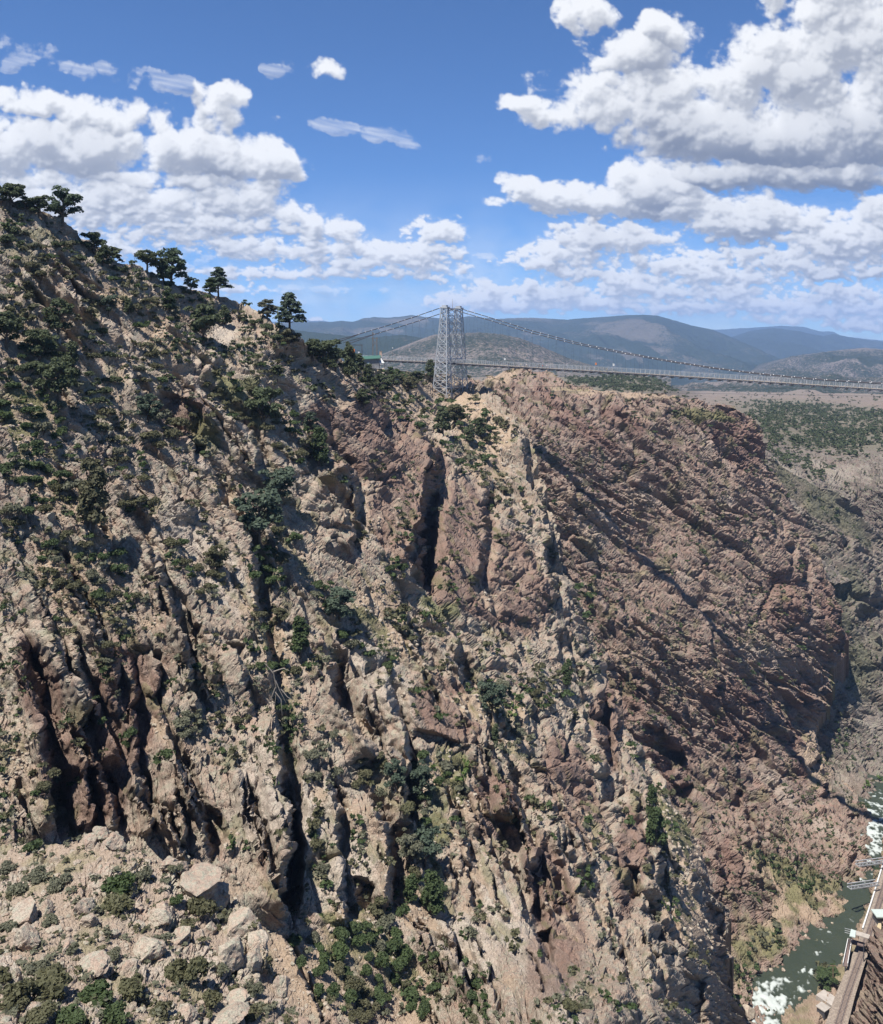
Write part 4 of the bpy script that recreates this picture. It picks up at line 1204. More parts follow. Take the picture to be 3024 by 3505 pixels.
    tag(o, kind='structure')


sky_dome()

# ---------------- the air: one closed box of thin blue haze round the whole place
def haze():
    x0, x1, y0, y1, z0, z1 = -9000, 11000, -600, 19500, -430, 700
    bm = bmesh.new()
    bmesh.ops.create_cube(bm, size=1)
    for v in bm.verts:
        v.co = ((x0 + x1) / 2 + v.co.x * (x1 - x0), (y0 + y1) / 2 + v.co.y * (y1 - y0), (z0 + z1) / 2 + v.co.z * (z1 - z0))
    me = bpy.data.meshes.new('haze')
    bm.to_mesh(me)
    m = bpy.data.materials.new('thin_haze')
    m.use_nodes = True
    nt = m.node_tree
    nt.nodes.clear()
    out = nt.nodes.new('ShaderNodeOutputMaterial')
    pv = nt.nodes.new('ShaderNodeVolumePrincipled')
    pv.inputs['Color'].default_value = (0.42, 0.62, 1.0, 1)
    pv.inputs['Density'].default_value = HAZE_DENSITY
    pv.inputs['Anisotropy'].default_value = 0.2
    nt.links.new(pv.outputs[0], out.inputs['Volume'])
    me.materials.append(m)
    o = bpy.data.objects.new('haze', me)
    C.objects.link(o)
    tag(o, kind='stuff')
    o['label'] = 'thin blue haze over the distant mountains'


HAZE_DENSITY = 5.5e-5
haze()
# ================================================================== vegetation
def leaf_cloud(cent, rad, n, ls, rng, up=0.35, flat=1.0):
    """n small leaf sprays on the shells of the given clumps"""
    cent = np.asarray(cent, float)
    rad = np.asarray(rad, float)
    w = rad[:, 0] * rad[:, 2]
    k = rng.choice(len(cent), n, p=w / w.sum())
    d = rng.normal(size=(n, 3))
    d /= np.linalg.norm(d, axis=1)[:, None]
    d[:, 2] = np.where(d[:, 2] < -0.3, -d[:, 2], d[:, 2])
    r = 1 - 0.55 * rng.random(n) ** 1.6
    p = cent[k] + d * rad[k] * r[:, None]
    nn = d + rng.normal(size=(n, 3)) * 0.75
    nn[:, 2] += up
    nn /= np.linalg.norm(nn, axis=1)[:, None]
    t = np.cross(nn, rng.normal(size=(n, 3)))
    t /= np.linalg.norm(t, axis=1)[:, None]
    b = np.cross(nn, t)
    s = ls * (0.55 + 0.9 * rng.random(n))[:, None]
    asp = (0.45 + 0.5 * rng.random(n))[:, None]
    v = np.stack([p - t * s - b * s * asp * 0.4, p + t * s * 0.2 - b * s * asp, p + t * s * 1.1 + b * s * asp * 0.2, p - t * s * 0.1 + b * s * asp], 1)
    return v.reshape(-1, 3), np.arange(n * 4).reshape(n, 4)


def tube_np(pts, rads, sides=6):
    pts = np.asarray(pts, float)
    vs = []
    for i, p in enumerate(pts):
        a = pts[max(i - 1, 0)]
        c = pts[min(i + 1, len(pts) - 1)]
        d = c - a
        d /= np.linalg.norm(d) + 1e-9
        x = np.cross(d, (0.3, 0.9, 0.2))
        x /= np.linalg.norm(x) + 1e-9
        y = np.cross(d, x)
        an = np.arange(sides) / sides * 2 * math.pi
        vs.append(p + rads[i] * (np.cos(an)[:, None] * x + np.sin(an)[:, None] * y))
    v = np.concatenate(vs)
    q = []
    for i in range(len(pts) - 1):
        for j in range(sides):
            k = (j + 1) % sides
            q.append((i * sides + j, i * sides + k, (i + 1) * sides + k, (i + 1) * sides + j))
    return v, np.array(q)


def join_np(parts):
    V, Q, o = [], [], 0
    for v, q in parts:
        V.append(v)
        Q.append(q + o)
        o += len(v)
    return np.concatenate(V), np.concatenate(Q)


def leaf_mat(name, cols, scale=1.2):
    m, nt, b = new_mat(name)
    oi = nt.nodes.new('ShaderNodeObjectInfo')
    pos = nt.nodes.new('ShaderNodeNewGeometry').outputs['Position']
    f = noise(nt, pos, scale, 4, 0.7)
    c1 = mixc(nt, ramp(nt, f, [(0.35, 0.0), (0.65, 1.0)]), cols[0], cols[1])
    c2 = mixc(nt, math_n(nt, 'MULTIPLY', oi.outputs['Random'], 0.6), c1, cols[2])
    nt.links.new(c2, b.inputs['Base Color'])
    b.inputs['Roughness'].default_value = 0.75
    b.inputs['Specular IOR Level'].default_value = 0.25
    tl = nt.nodes.new('ShaderNodeBsdfTranslucent')
    nt.links.new(c2, tl.inputs['Color'])
    mx = nt.nodes.new('ShaderNodeMixShader')
    mx.inputs[0].default_value = 0.35
    out = [n for n in nt.nodes if n.type == 'OUTPUT_MATERIAL'][0]
    nt.links.new(b.outputs[0], mx.inputs[1])
    nt.links.new(tl.outputs[0], mx.inputs[2])
    nt.links.new(mx.outputs[0], out.inputs['Surface'])
    return m


LM = {
    'olive': leaf_mat('olive_scrub_leaves', ((0.078, 0.080, 0.040), (0.125, 0.122, 0.066), (0.10, 0.094, 0.056))),
    'green': leaf_mat('oak_scrub_leaves', ((0.042, 0.068, 0.024), (0.075, 0.102, 0.04), (0.06, 0.08, 0.038))),
    'sage': leaf_mat('sage_leaves', ((0.105, 0.11, 0.07), (0.165, 0.165, 0.11), (0.12, 0.12, 0.085))),
    'dark': leaf_mat('juniper_needles', ((0.05, 0.068, 0.034), (0.10, 0.118, 0.06), (0.078, 0.092, 0.048))),
    'pine': leaf_mat('pine_needles', ((0.05, 0.078, 0.045), (0.095, 0.125, 0.07), (0.072, 0.10, 0.056))),
    'blue': leaf_mat('blue_pinyon_needles', ((0.055, 0.08, 0.055), (0.095, 0.12, 0.082), (0.07, 0.095, 0.065))),
    'lime': leaf_mat('fresh_green_leaves', ((0.07, 0.11, 0.03), (0.11, 0.155, 0.045), (0.09, 0.13, 0.045))),
}
M_BARK = simple_mat('pine_bark', (0.10, 0.075, 0.055), 0.9, vary=0.4, scale=4, bump=0.4)
M_GREYWOOD = simple_mat('bleached_wood', (0.22, 0.195, 0.165), 0.85, vary=0.3, scale=5, bump=0.3)

SHRUB = {}


def shrub_mesh(kind, var):
    key = (kind, var)
    if key in SHRUB:
        return SHRUB[key]
    rng = np.random.default_rng(hash((kind, var)) % 1000 if False else sum(map(ord, kind)) * 13 + var)
    k = 7 + var % 4
    cent, rad = [], []
    for i in range(k):
        a = rng.random() * 6.28
        r = rng.random() ** 0.5 * 0.62
        h = 0.25 + 0.38 * rng.random() * (1 - r * 0.6)
        s = 0.20 + 0.16 * rng.random()
        cent.append((math.cos(a) * r, math.sin(a) * r, h))
        rad.append((s * 1.15, s * 1.15, s))
    v, q = leaf_cloud(cent, rad, 900, 0.085, rng)
    tw = []
    for i in range(6):
        c = cent[i]
        tw.append(tube_np([(0, 0, -0.12), (c[0] * 0.5, c[1] * 0.5, c[2] * 0.6), c], [0.018, 0.012, 0.006], 4))
    tv, tq = join_np(tw)
    V, Q = join_np([(v, q), (tv, tq)])
    me = mesh_from('shrub', V, Q, [LM[kind], M_BARK], smooth=False)
    mi = np.zeros(len(me.polygons), np.int32)
    mi[len(q):] = 1
    me.polygons.foreach_set('material_index', mi)
    SHRUB[key] = me
    return me


def low_shrub(rng, n=60):
    cent = rng.normal(size=(4, 3)) * (0.28, 0.28, 0.2) + (0, 0, 0.38)
    rad = np.full((4, 3), 0.34) * (1, 1, 0.8)
    return leaf_cloud(cent, rad, n, 0.2, rng)


def tree_parts(kind, rng):
    """trunk with limbs and a crown of needle clumps, one unit tall"""
    tr, cent, rad = [], [], []
    if kind == 'pinyon':
        lean = rng.normal(size=2) * 0.04
        top = np.array([lean[0], lean[1], 0.7])
        tr.append(tube_np([(0, 0, -0.08), (lean[0] * 0.3, lean[1] * 0.3, 0.3), top], [0.035, 0.027, 0.012], 7))
        for i in range(17):
            a = i * 2.4 + rng.random() * 0.6
            h0 = 0.12 + 0.46 * rng.random()
            L = 0.20 + 0.17 * rng.random()
            e = np.array([math.cos(a) * L, math.sin(a) * L, h0 + 0.12 + 0.22 * rng.random()])
            s = np.array([lean[0] * h0, lean[1] * h0, h0])
            tr.append(tube_np([s, (s + e) / 2 + (0, 0, 0.02), e], [0.014, 0.010, 0.004], 5))
            cent.append(e); q = 0.10 + 0.06 * rng.random(); rad.append((q, q, q * 0.8))
            m = (s * 0.35 + e * 0.65) + rng.normal(size=3) * 0.03
            cent.append(m + (0, 0, 0.03)); q = 0.08 + 0.05 * rng.random(); rad.append((q, q, q * 0.6))
        for i in range(7):
            cent.append((rng.normal() * 0.09, rng.normal() * 0.09, 0.66 + 0.24 * rng.random())); q = 0.09 + 0.05 * rng.random(); rad.append((q, q, q * 0.7))
        n = 2900
    elif kind == 'ponderosa':
        tr.append(tube_np([(0, 0, -0.08), (0.01, 0, 0.35), (0.0, 0.01, 0.7), (0, 0, 0.97)], [0.026, 0.021, 0.013, 0.004], 7))
        for lv in range(11):
            h0 = 0.30 + 0.062 * lv
            nb = 4 if lv < 8 else 3
            for j in range(nb):
                a = lv * 1.3 + j * 6.28 / nb + rng.random() * 0.7
                L = (0.25 - 0.018 * lv) * (0.6 + 0.6 * rng.random())
                e = np.array([math.cos(a) * L, math.sin(a) * L, h0 + 0.02 + 0.04 * rng.random()])
                tr.append(tube_np([(0, 0, h0), e * (0.5, 0.5, 1) - (0, 0, 0.015), e], [0.008, 0.006, 0.003], 4))
                cent.append(e); q = 0.05 + 0.035 * rng.random(); rad.append((q * 1.3, q * 1.3, q * 0.55))
                if rng.random() < 0.6:
                    cent.append(e * (0.6, 0.6, 1) + (0, 0, 0.02)); rad.append((q, q, q * 0.5))
        for i in range(3):
            cent.append((0, 0, 0.92 + 0.03 * i)); rad.append((0.04, 0.04, 0.04))
        n = 2300
    else:  # juniper
        tr.append(tube_np([(0, 0, -0.08), (0.02, 0.01, 0.3), (0.0, 0, 0.75)], [0.04, 0.03, 0.008], 7))
        for i in range(34):
            h = 0.12 + 0.82 * rng.random()
            R = 0.30 * (1 - 0.72 * (h - 0.1)) * (0.7 + 0.4 * rng.random())
            a = rng.random() * 6.28
            e = np.array([math.cos(a) * R * 0.7, math.sin(a) * R * 0.7, h])
            if i < 12:
                tr.append(tube_np([(0, 0, h * 0.6), e], [0.012, 0.004], 4))
            cent.append(e); q = 0.085 + 0.05 * rng.random(); rad.append((q, q, q * 1.15))
        n = 2600
    cv, cq = leaf_cloud(cent, rad, n, 0.032, rng, up=0.5)
    return join_np(tr), (cv, cq)


TREES = {}
KIND_NAME = {'pinyon': 'pinyon_pine', 'ponderosa': 'pine_tree', 'juniper': 'juniper_tree'}


def tree(kind, P, hgt, label, group=None, mat='pine', width=1.0, rz=0.0, var=0):
    key = (kind, var, mat)
    if key not in TREES:
        rng = np.random.default_rng(sum(map(ord, kind)) + var * 17)
        (tv, tq), (cv, cq) = tree_parts(kind, rng)
        TREES[key] = (mesh_from('trunk', tv, tq, M_BARK), mesh_from('crown', cv, cq, LM[mat], smooth=False))
    tm, cm = TREES[key]
    t = thing(KIND_NAME[kind], label, {'pinyon': 'pine tree', 'ponderosa': 'pine tree', 'juniper': 'juniper'}[kind], P, rz, group)
    t.scale = (hgt * width, hgt * width, hgt)
    for nm, me in (('trunk', tm), ('crown', cm)):
        o = bpy.data.objects.new(nm, me)
        C.objects.link(o)
        o.parent = t
    return t


# ---- what the camera side sees of the ground: used to set plants and stones on it
ZC = 5.0
ZW, ZH = int(3500 / ZC), int(3900 / ZC)
ZB_ = np.full((ZH, ZW), 1e9)
for L in LAYERS.values():
    P = L['P'].reshape(-1, 3)
    k = L['keep'].ravel()
    x = CX + F_ * P[:, 0] / P[:, 1]
    y = HY - F_ * P[:, 2] / P[:, 1]
    L['x'], L['y'] = np.where(k, x, -9999).astype(np.float32), np.where(k, y, -9999).astype(np.float32)
    xi, yi = ((x + 200) / ZC).astype(int), (y / ZC).astype(int)
    ok = k & (xi >= 0) & (xi < ZW) & (yi >= 0) & (yi < ZH)
    np.minimum.at(ZB_, (yi[ok], xi[ok]), P[ok, 1])


def ground(px, py, rad=9.0, prefer=None):
    """the nearest visible ground point at a photograph position"""
    best = None
    for n, L in LAYERS.items():
        if prefer and n not in prefer:
            continue
        m = np.flatnonzero((np.abs(L['x'] - px) < rad) & (np.abs(L['y'] - py) < rad))
        if len(m) == 0:
            continue
        Pm = L['P'].reshape(-1, 3)[m]
        j = m[np.argmin(Pm[:, 1] + 0.3 * np.hypot(L['x'][m] - px, L['y'][m] - py))]
        p = L['P'].reshape(-1, 3)[j]
        if best is None or p[1] < best[1]:
            best = p
    if best is None and rad < 60:
        return ground(px, py, rad * 2, prefer)
    return Vector(best)


USED = []      # (px, py, radius px) taken


def free(px, py, r):
    for (x, y, q) in USED:
        if (x - px) ** 2 + (y - py) ** 2 < (0.75 * (r + q)) ** 2:
            return False
    return True


# ---- trees one can tell apart: (kind, column, row of the foot, height in pixels, needles, width, label)
TL = [
    ('pinyon', 215, 762, 112, 'pine', 1.0, 'tall wide pine standing alone against the clouds at the top of the left ridge'),
    ('pinyon', 140, 742, 70, 'dark', 1.1, 'dark pine just left of the tall wide skyline pine'),
    ('pinyon', 40, 705, 78, 'dark', 1.4, 'dark bushy pine at the very top left corner of the ridge'),
    ('pinyon', 85, 722, 50, 'dark', 1.2, 'low dark pine between the corner pine and the tall skyline pine'),
    ('pinyon', 322, 862, 70, 'dark', 1.2, 'round dark pinyon on the ridge below the tall wide pine'),
    ('juniper', 358, 905, 64, 'dark', 1.3, 'dark juniper on the ridge just left of the small flat-topped pinyon'),
    ('pinyon', 404, 872, 42, 'dark', 1.3, 'small flat-topped pinyon on a bump of the left skyline'),
    ('pinyon', 505, 918, 66, 'dark', 1.35, 'dark pinyon on the skyline just right of the black post'),
    ('pinyon', 590, 966, 118, 'pine', 1.0, 'tall dark pine with tiered crown, tallest of the middle skyline group'),
    ('juniper', 560, 960, 70, 'dark', 1.2, 'dark juniper tucked against the left side of the tiered skyline pine'),
    ('pinyon', 662, 992, 46, 'dark', 1.2, 'little pine on the skyline right of the tiered pine'),
    ('juniper', 722, 1000, 46, 'green', 1.6, 'rounded green juniper hugging the foot of the feathery skyline pine'),
    ('ponderosa', 757, 1006, 92, 'blue', 1.25, 'pale feathery pine on the skyline above the pink rock'),
    ('pinyon', 915, 1078, 60, 'sage', 1.3, 'grey half-bare pinyon on the skyline left of the lone pine'),
    ('ponderosa', 991, 1140, 128, 'blue', 1.15, 'lone straight pine on the skyline left of the bridge, before the mountains'),
    ('pinyon', 985, 1192, 60, 'olive', 1.5, 'rounded olive pinyon just below the lone straight pine'),
    ('pinyon', 1118, 1248, 92, 'dark', 1.3, 'big dark pine clump on the rim left of the bridge building'),
    ('pinyon', 1078, 1226, 66, 'dark', 1.2, 'dark pine at the left side of the big rim clump'),
    ('pinyon', 1155, 1262, 78, 'dark', 1.2, 'dark pine at the right side of the big rim clump'),
    ('juniper', 1206, 1282, 96, 'dark', 0.9, 'dark pine in front of the green-roofed building, left end'),
    ('ponderosa', 1236, 1280, 72, 'dark', 1.1, 'thin pine in front of the green-roofed building, middle'),
    ('juniper', 1200, 1232, 62, 'dark', 0.6, 'slim dark pine rising beside the orange board'),
    ('juniper', 1268, 1316, 72, 'dark', 1.0, 'dark juniper below the white tent'),
    ('pinyon', 1302, 1338, 62, 'dark', 1.4, 'dark pinyon right of the juniper below the white tent'),
    ('pinyon', 1352, 1320, 46, 'dark', 1.4, 'dark pinyon below the middle of the side span'),
    ('pinyon', 1405, 1338, 50, 'olive', 1.5, 'olive pinyon on the bare pink slope left of the tower foot'),
    ('pinyon', 1438, 1310, 46, 'dark', 1.4, 'dark pinyon just left of the tower legs'),
    ('juniper', 1482, 1292, 60, 'dark', 1.0, 'dark juniper directly behind the left tower legs'),
    ('pinyon', 1250, 1385, 58, 'dark', 1.2, 'dark pinyon on the cliff top under the building slope'),
    ('pinyon', 700, 1160, 120, 'dark', 1.0, 'dark pine inside the slope below the feathery skyline pine'),
    ('juniper', 575, 1060, 60, 'green', 1.3, 'green juniper on the slope under the tiered pine'),
    ('pinyon', 372, 1075, 66, 'blue', 1.0, 'blue-green pinyon with red rock at its right, upper left slope'),
    ('juniper', 440, 1075, 50, 'dark', 1.1, 'dark juniper right of the blue-green pinyon, upper left slope'),
    ('pinyon', 200, 1145, 120, 'dark', 0.95, 'dark pine mid-slope at far left below the grey slab'),
    ('pinyon', 130, 1240, 110, 'dark', 1.1, 'large dark pine at left, upper of the left-hand pair'),
    ('pinyon', 205, 1365, 140, 'dark', 0.95, 'largest dark pine of the left slope, lower of the pair'),
    ('juniper', 248, 1300, 120, 'dark', 0.7, 'narrow dark juniper right beside the largest left pine'),
    ('pinyon', 20, 1190, 120, 'dark', 1.0, 'dark pine cut by the left edge of the picture'),
    ('pinyon', 505, 1435, 84, 'blue', 1.1, 'blue-green pinyon left of the dark red cave'),
    ('pinyon', 905, 1455, 130, 'dark', 1.0, 'grey-dark pine above the green thicket right of the red cave'),
    ('juniper', 770, 1110, 60, 'dark', 1.2, 'dark juniper left of the smooth grey slab'),
    ('pinyon', 950, 1300, 50, 'dark', 1.2, 'dark pinyon under the skyline where the ridge drops to the rim'),
    ('juniper', 1090, 1590, 118, 'green', 0.95, 'bright conical juniper at the foot of the brown cliff'),
    ('pinyon', 1066, 1470, 60, 'blue', 0.9, 'thin blue-green pinyon above the bright conical juniper'),
    ('juniper', 318, 1805, 210, 'olive', 0.85, 'big bushy juniper beside the sandy gully at left'),
    ('pinyon', 884, 1856, 175, 'blue', 1.05, 'blue-green pine with bare dark trunk at the centre left'),
    ('pinyon', 960, 1710, 110, 'blue', 1.2, 'blue-green pinyon up the slope right of the bare-trunk pine'),
    ('juniper', 1030, 2240, 120, 'green', 0.9, 'dark green juniper on the slab edge above the dead tree'),
    ('pinyon', 1165, 2120, 100, 'blue', 1.3, 'spreading blue-green pinyon below the leaning pink slab'),
    ('pinyon', 740, 1960, 90, 'olive', 1.0, 'thin small pinyon on the pale grey slab'),
    ('juniper', 1948, 2345, 82, 'green', 0.85, 'upright dark juniper on the bushy shelf under the brown spires'),
    ('pinyon', 1685, 2448, 110, 'blue', 0.95, 'blue-green pine at the left end of the bushy shelf'),
    ('juniper', 1702, 2540, 60, 'dark', 0.8, 'dark juniper just below the blue-green shelf pine'),
    ('pinyon', 1356, 2700, 96, 'blue', 0.9, 'blue-green pinyon on the rib left of the grassy hollow'),
    ('pinyon', 1460, 2960, 120, 'blue', 0.95, 'blue-green pine half way down the central gully'),
    ('pinyon', 1405, 2960, 100, 'sage', 0.9, 'grey thin pine left of the central gully pine'),
    ('pinyon', 1450, 2720, 110, 'blue', 0.8, 'blue-green pine at the top of the central gully'),
    ('juniper', 1480, 3130, 130, 'green', 1.0, 'dense green juniper low in the central gully'),
    ('juniper', 1410, 3080, 80, 'green', 1.1, 'green juniper left of the dense gully juniper'),
    ('pinyon', 960, 2140, 56, 'olive', 1.1, 'small olive pinyon in the rubble strip left of the leaning slab'),
    ('juniper', 2252, 2890, 120, 'green', 0.9, 'deep green tree in the shadowed notch behind the big right-hand fin'),
    ('juniper', 2238, 2790, 90, 'green', 0.8, 'upper green tree of the shadowed notch behind the fin'),
    ('juniper', 1650, 1490, 60, 'dark', 1.3, 'dark juniper on the slope below the tower'),
    ('juniper', 1520, 1470, 80, 'dark', 1.2, 'dark juniper under the tower on the cliff edge'),
    ('pinyon', 1560, 1440, 60, 'olive', 1.4, 'olive pinyon right below the tower foot'),
    ('juniper', 1610, 1510, 56, 'dark', 1.2, 'dark juniper in the shade line right of the tower foot'),
]
tvar = 0
for (kind, px, py, hp, mat, wd, lab) in TL:
    g = ground(px, py)
    d = g.y / F_
    tvar += 1
    tree(kind, g - Vector((0, 0, 0.04 * hp * d)), hp * d * 1.12, lab, 'pines and junipers of the near slope', mat, wd * 1.05, rz=tvar * 1.7, var=tvar % 5)
    USED.append((px, py - hp * 0.3, hp * 0.28))

# ---- dead tree
g = ground(945, 2420)
t = thing('dead_tree', 'bleached dead tree hanging down the rubble strip beside the grey wall', 'dead tree', g)
px2m = g.y / F_
tr = []
rng = np.random.default_rng(12)
base = np.array((0.0, 0, 130 * px2m))
dirs = [((0, -6, 0), (8, 0, -60), (2, 0, -140)), ((0, 0, -20), (22, 0, -60), (40, 0, -110)), ((4, 0, -70), (26, 0, -95), (30, 0, -150)), ((0, 0, -5), (-14, 0, 10), (-30, 0, 30)), ((0, 0, 0), (30, 0, 12), (52, 0, 2)), ((6, 0, -50), (-8, 0, -90), (-6, 0, -130)), ((22, 0, -62), (44, 0, -90), (60, 0, -96))]
for dd in dirs:
    pts = [base + np.array(q) * px2m + rng.normal(size=3) * 1.5 * px2m + np.array((0, -0.8, 0)) for q in dd]
    tr.append(tube_np(pts, [0.13, 0.09, 0.03], 6))
v, q = join_np(tr)
o = bpy.data.objects.new('trunk', mesh_from('trunk', v, q, M_GREYWOOD))
C.objects.link(o)
o.parent = t
USED.append((950, 2350, 60))

# ---- landmarks people can find, used to tell one shrub from the next
LMK = [(215, 700, 'the tall wide skyline pine'), (590, 900, 'the tiered skyline pine'), (757, 960, 'the feathery skyline pine'), (991, 1080, 'the lone straight pine'), (1118, 1200, 'the big dark rim clump'), (1540, 1300, 'the tower foot'),
       (205, 1300, 'the largest dark pine of the left slope'), (20, 1130, 'the dark pine on the left edge'), (505, 1400, 'the cave-side pinyon'), (620, 1430, 'the dark red cave'), (905, 1400, 'the green thicket'), (800, 1140, 'the smooth grey slab'),
       (230, 1690, 'the sandy gully'), (318, 1720, 'the big bushy juniper'), (884, 1780, 'the bare-trunk pine'), (1090, 1540, 'the bright conical juniper'), (1300, 1400, 'the pink slope under the bridge'), (1460, 1800, 'the black chasm in the brown cliff'), (1640, 1850, 'the brown spire right of the chasm'),
       (1850, 1700, 'the tall jagged rib'), (1220, 1900, 'the leaning pink slab'), (1165, 2080, 'the spreading blue-green pinyon'), (650, 1950, 'the pale grey slab'), (300, 2000, 'the bushy hollow below the sand'), (120, 2350, 'the slanting dark cleft at left'), (460, 2450, 'the great dark recess'),
       (600, 2600, 'the knob right of the great recess'), (950, 2350, 'the dead tree'), (850, 2700, 'the pale vertical buttress'), (1005, 2900, 'the narrow black chimney'), (1180, 2400, 'the hollow right of the dead tree'), (1530, 2450, 'the orange overhanging wall'), (1540, 2620, 'the green grassy hollow'),
       (1690, 2400, 'the shelf pine'), (1948, 2300, 'the upright shelf juniper'), (1690, 2720, 'the round brown boulder mass'), (1770, 2900, 'the black cave under the boulder mass'), (1460, 2900, 'the central gully pine'), (1480, 3080, 'the dense gully juniper'), (1300, 3200, 'the thicket under the black fins'),
       (1700, 3250, 'the long smooth slab'), (1880, 3280, 'the dark wall right of the slab'), (2060, 2500, 'the shadowed right-hand wall'), (2216, 2750, 'the big right-hand fin'), (2250, 2820, 'the notch trees'), (2390, 2950, 'the curved shadow band'), (2160, 3050, 'the bottom right black slot'), (2300, 3300, 'the bottom right fins'),
       (100, 2920, 'the top of the foreground knoll'), (350, 2870, 'the rock pile crowning the knoll'), (700, 3040, 'the big pale boulder'), (850, 3230, 'the knoll end boulders'), (300, 3200, 'the knoll rubble'), (500, 3450, 'the bottom edge of the knoll'),
       (2310, 2620, 'the twin caves of the far wall'), (2600, 3240, 'the river bank talus'), (2700, 3000, 'the grassy ledge of the far wall'), (2450, 1900, 'the middle of the far wall'), (2150, 1450, 'the shadowed notch under the far rim'), (2500, 1450, 'the rounded far wall end'), (2800, 1740, 'the grassy spur'), (2920, 2400, 'the slope above the upstream bend'), (2000, 1600, 'the upper far wall'), (2250, 2300, 'the lower middle far wall'), (2700, 2300, 'the dark cracks of the far wall')]
DIRS = ['right of', 'lower right of', 'below', 'lower left of', 'left of', 'upper left of', 'above', 'upper right of']
ORD = ['closest', 'second', 'third', 'fourth', 'fifth', 'sixth', 'seventh', 'eighth', 'ninth', 'tenth', 'eleventh', 'twelfth', 'thirteenth', 'fourteenth', 'fifteenth', 'sixteenth']
COLN = {'olive': 'olive', 'green': 'dark green', 'sage': 'grey-green', 'dark': 'dark', 'lime': 'bright green'}


def label_all(items, noun):
    """items: (object, px, py, adjective). every label names a landmark, a side of it and a place in the row outwards"""
    buckets = {}
    for it in items:
        o, x, y, adj = it
        k = min(range(len(LMK)), key=lambda j: (LMK[j][0] - x) ** 2 + (LMK[j][1] - y) ** 2)
        a = math.degrees(math.atan2(y - LMK[k][1], x - LMK[k][0])) % 360
        dk = int(((a + 22.5) % 360) // 45)
        buckets.setdefault((k, dk), []).append(((x - LMK[k][0]) ** 2 + (y - LMK[k][1]) ** 2, o, adj))
    for (k, dk), lst in buckets.items():
        lst.sort(key=lambda q: q[0])
        for i, (_, o, adj) in enumerate(lst):
            if len(lst) == 1:
                o['label'] = f"{adj} {noun} standing {DIRS[dk]} {LMK[k][2]}"
            else:
                od = ORD[i] if i < len(ORD) else ORD[-1]
                o['label'] = f"{adj} {noun}, {od} {DIRS[dk]} {LMK[k][2]}"


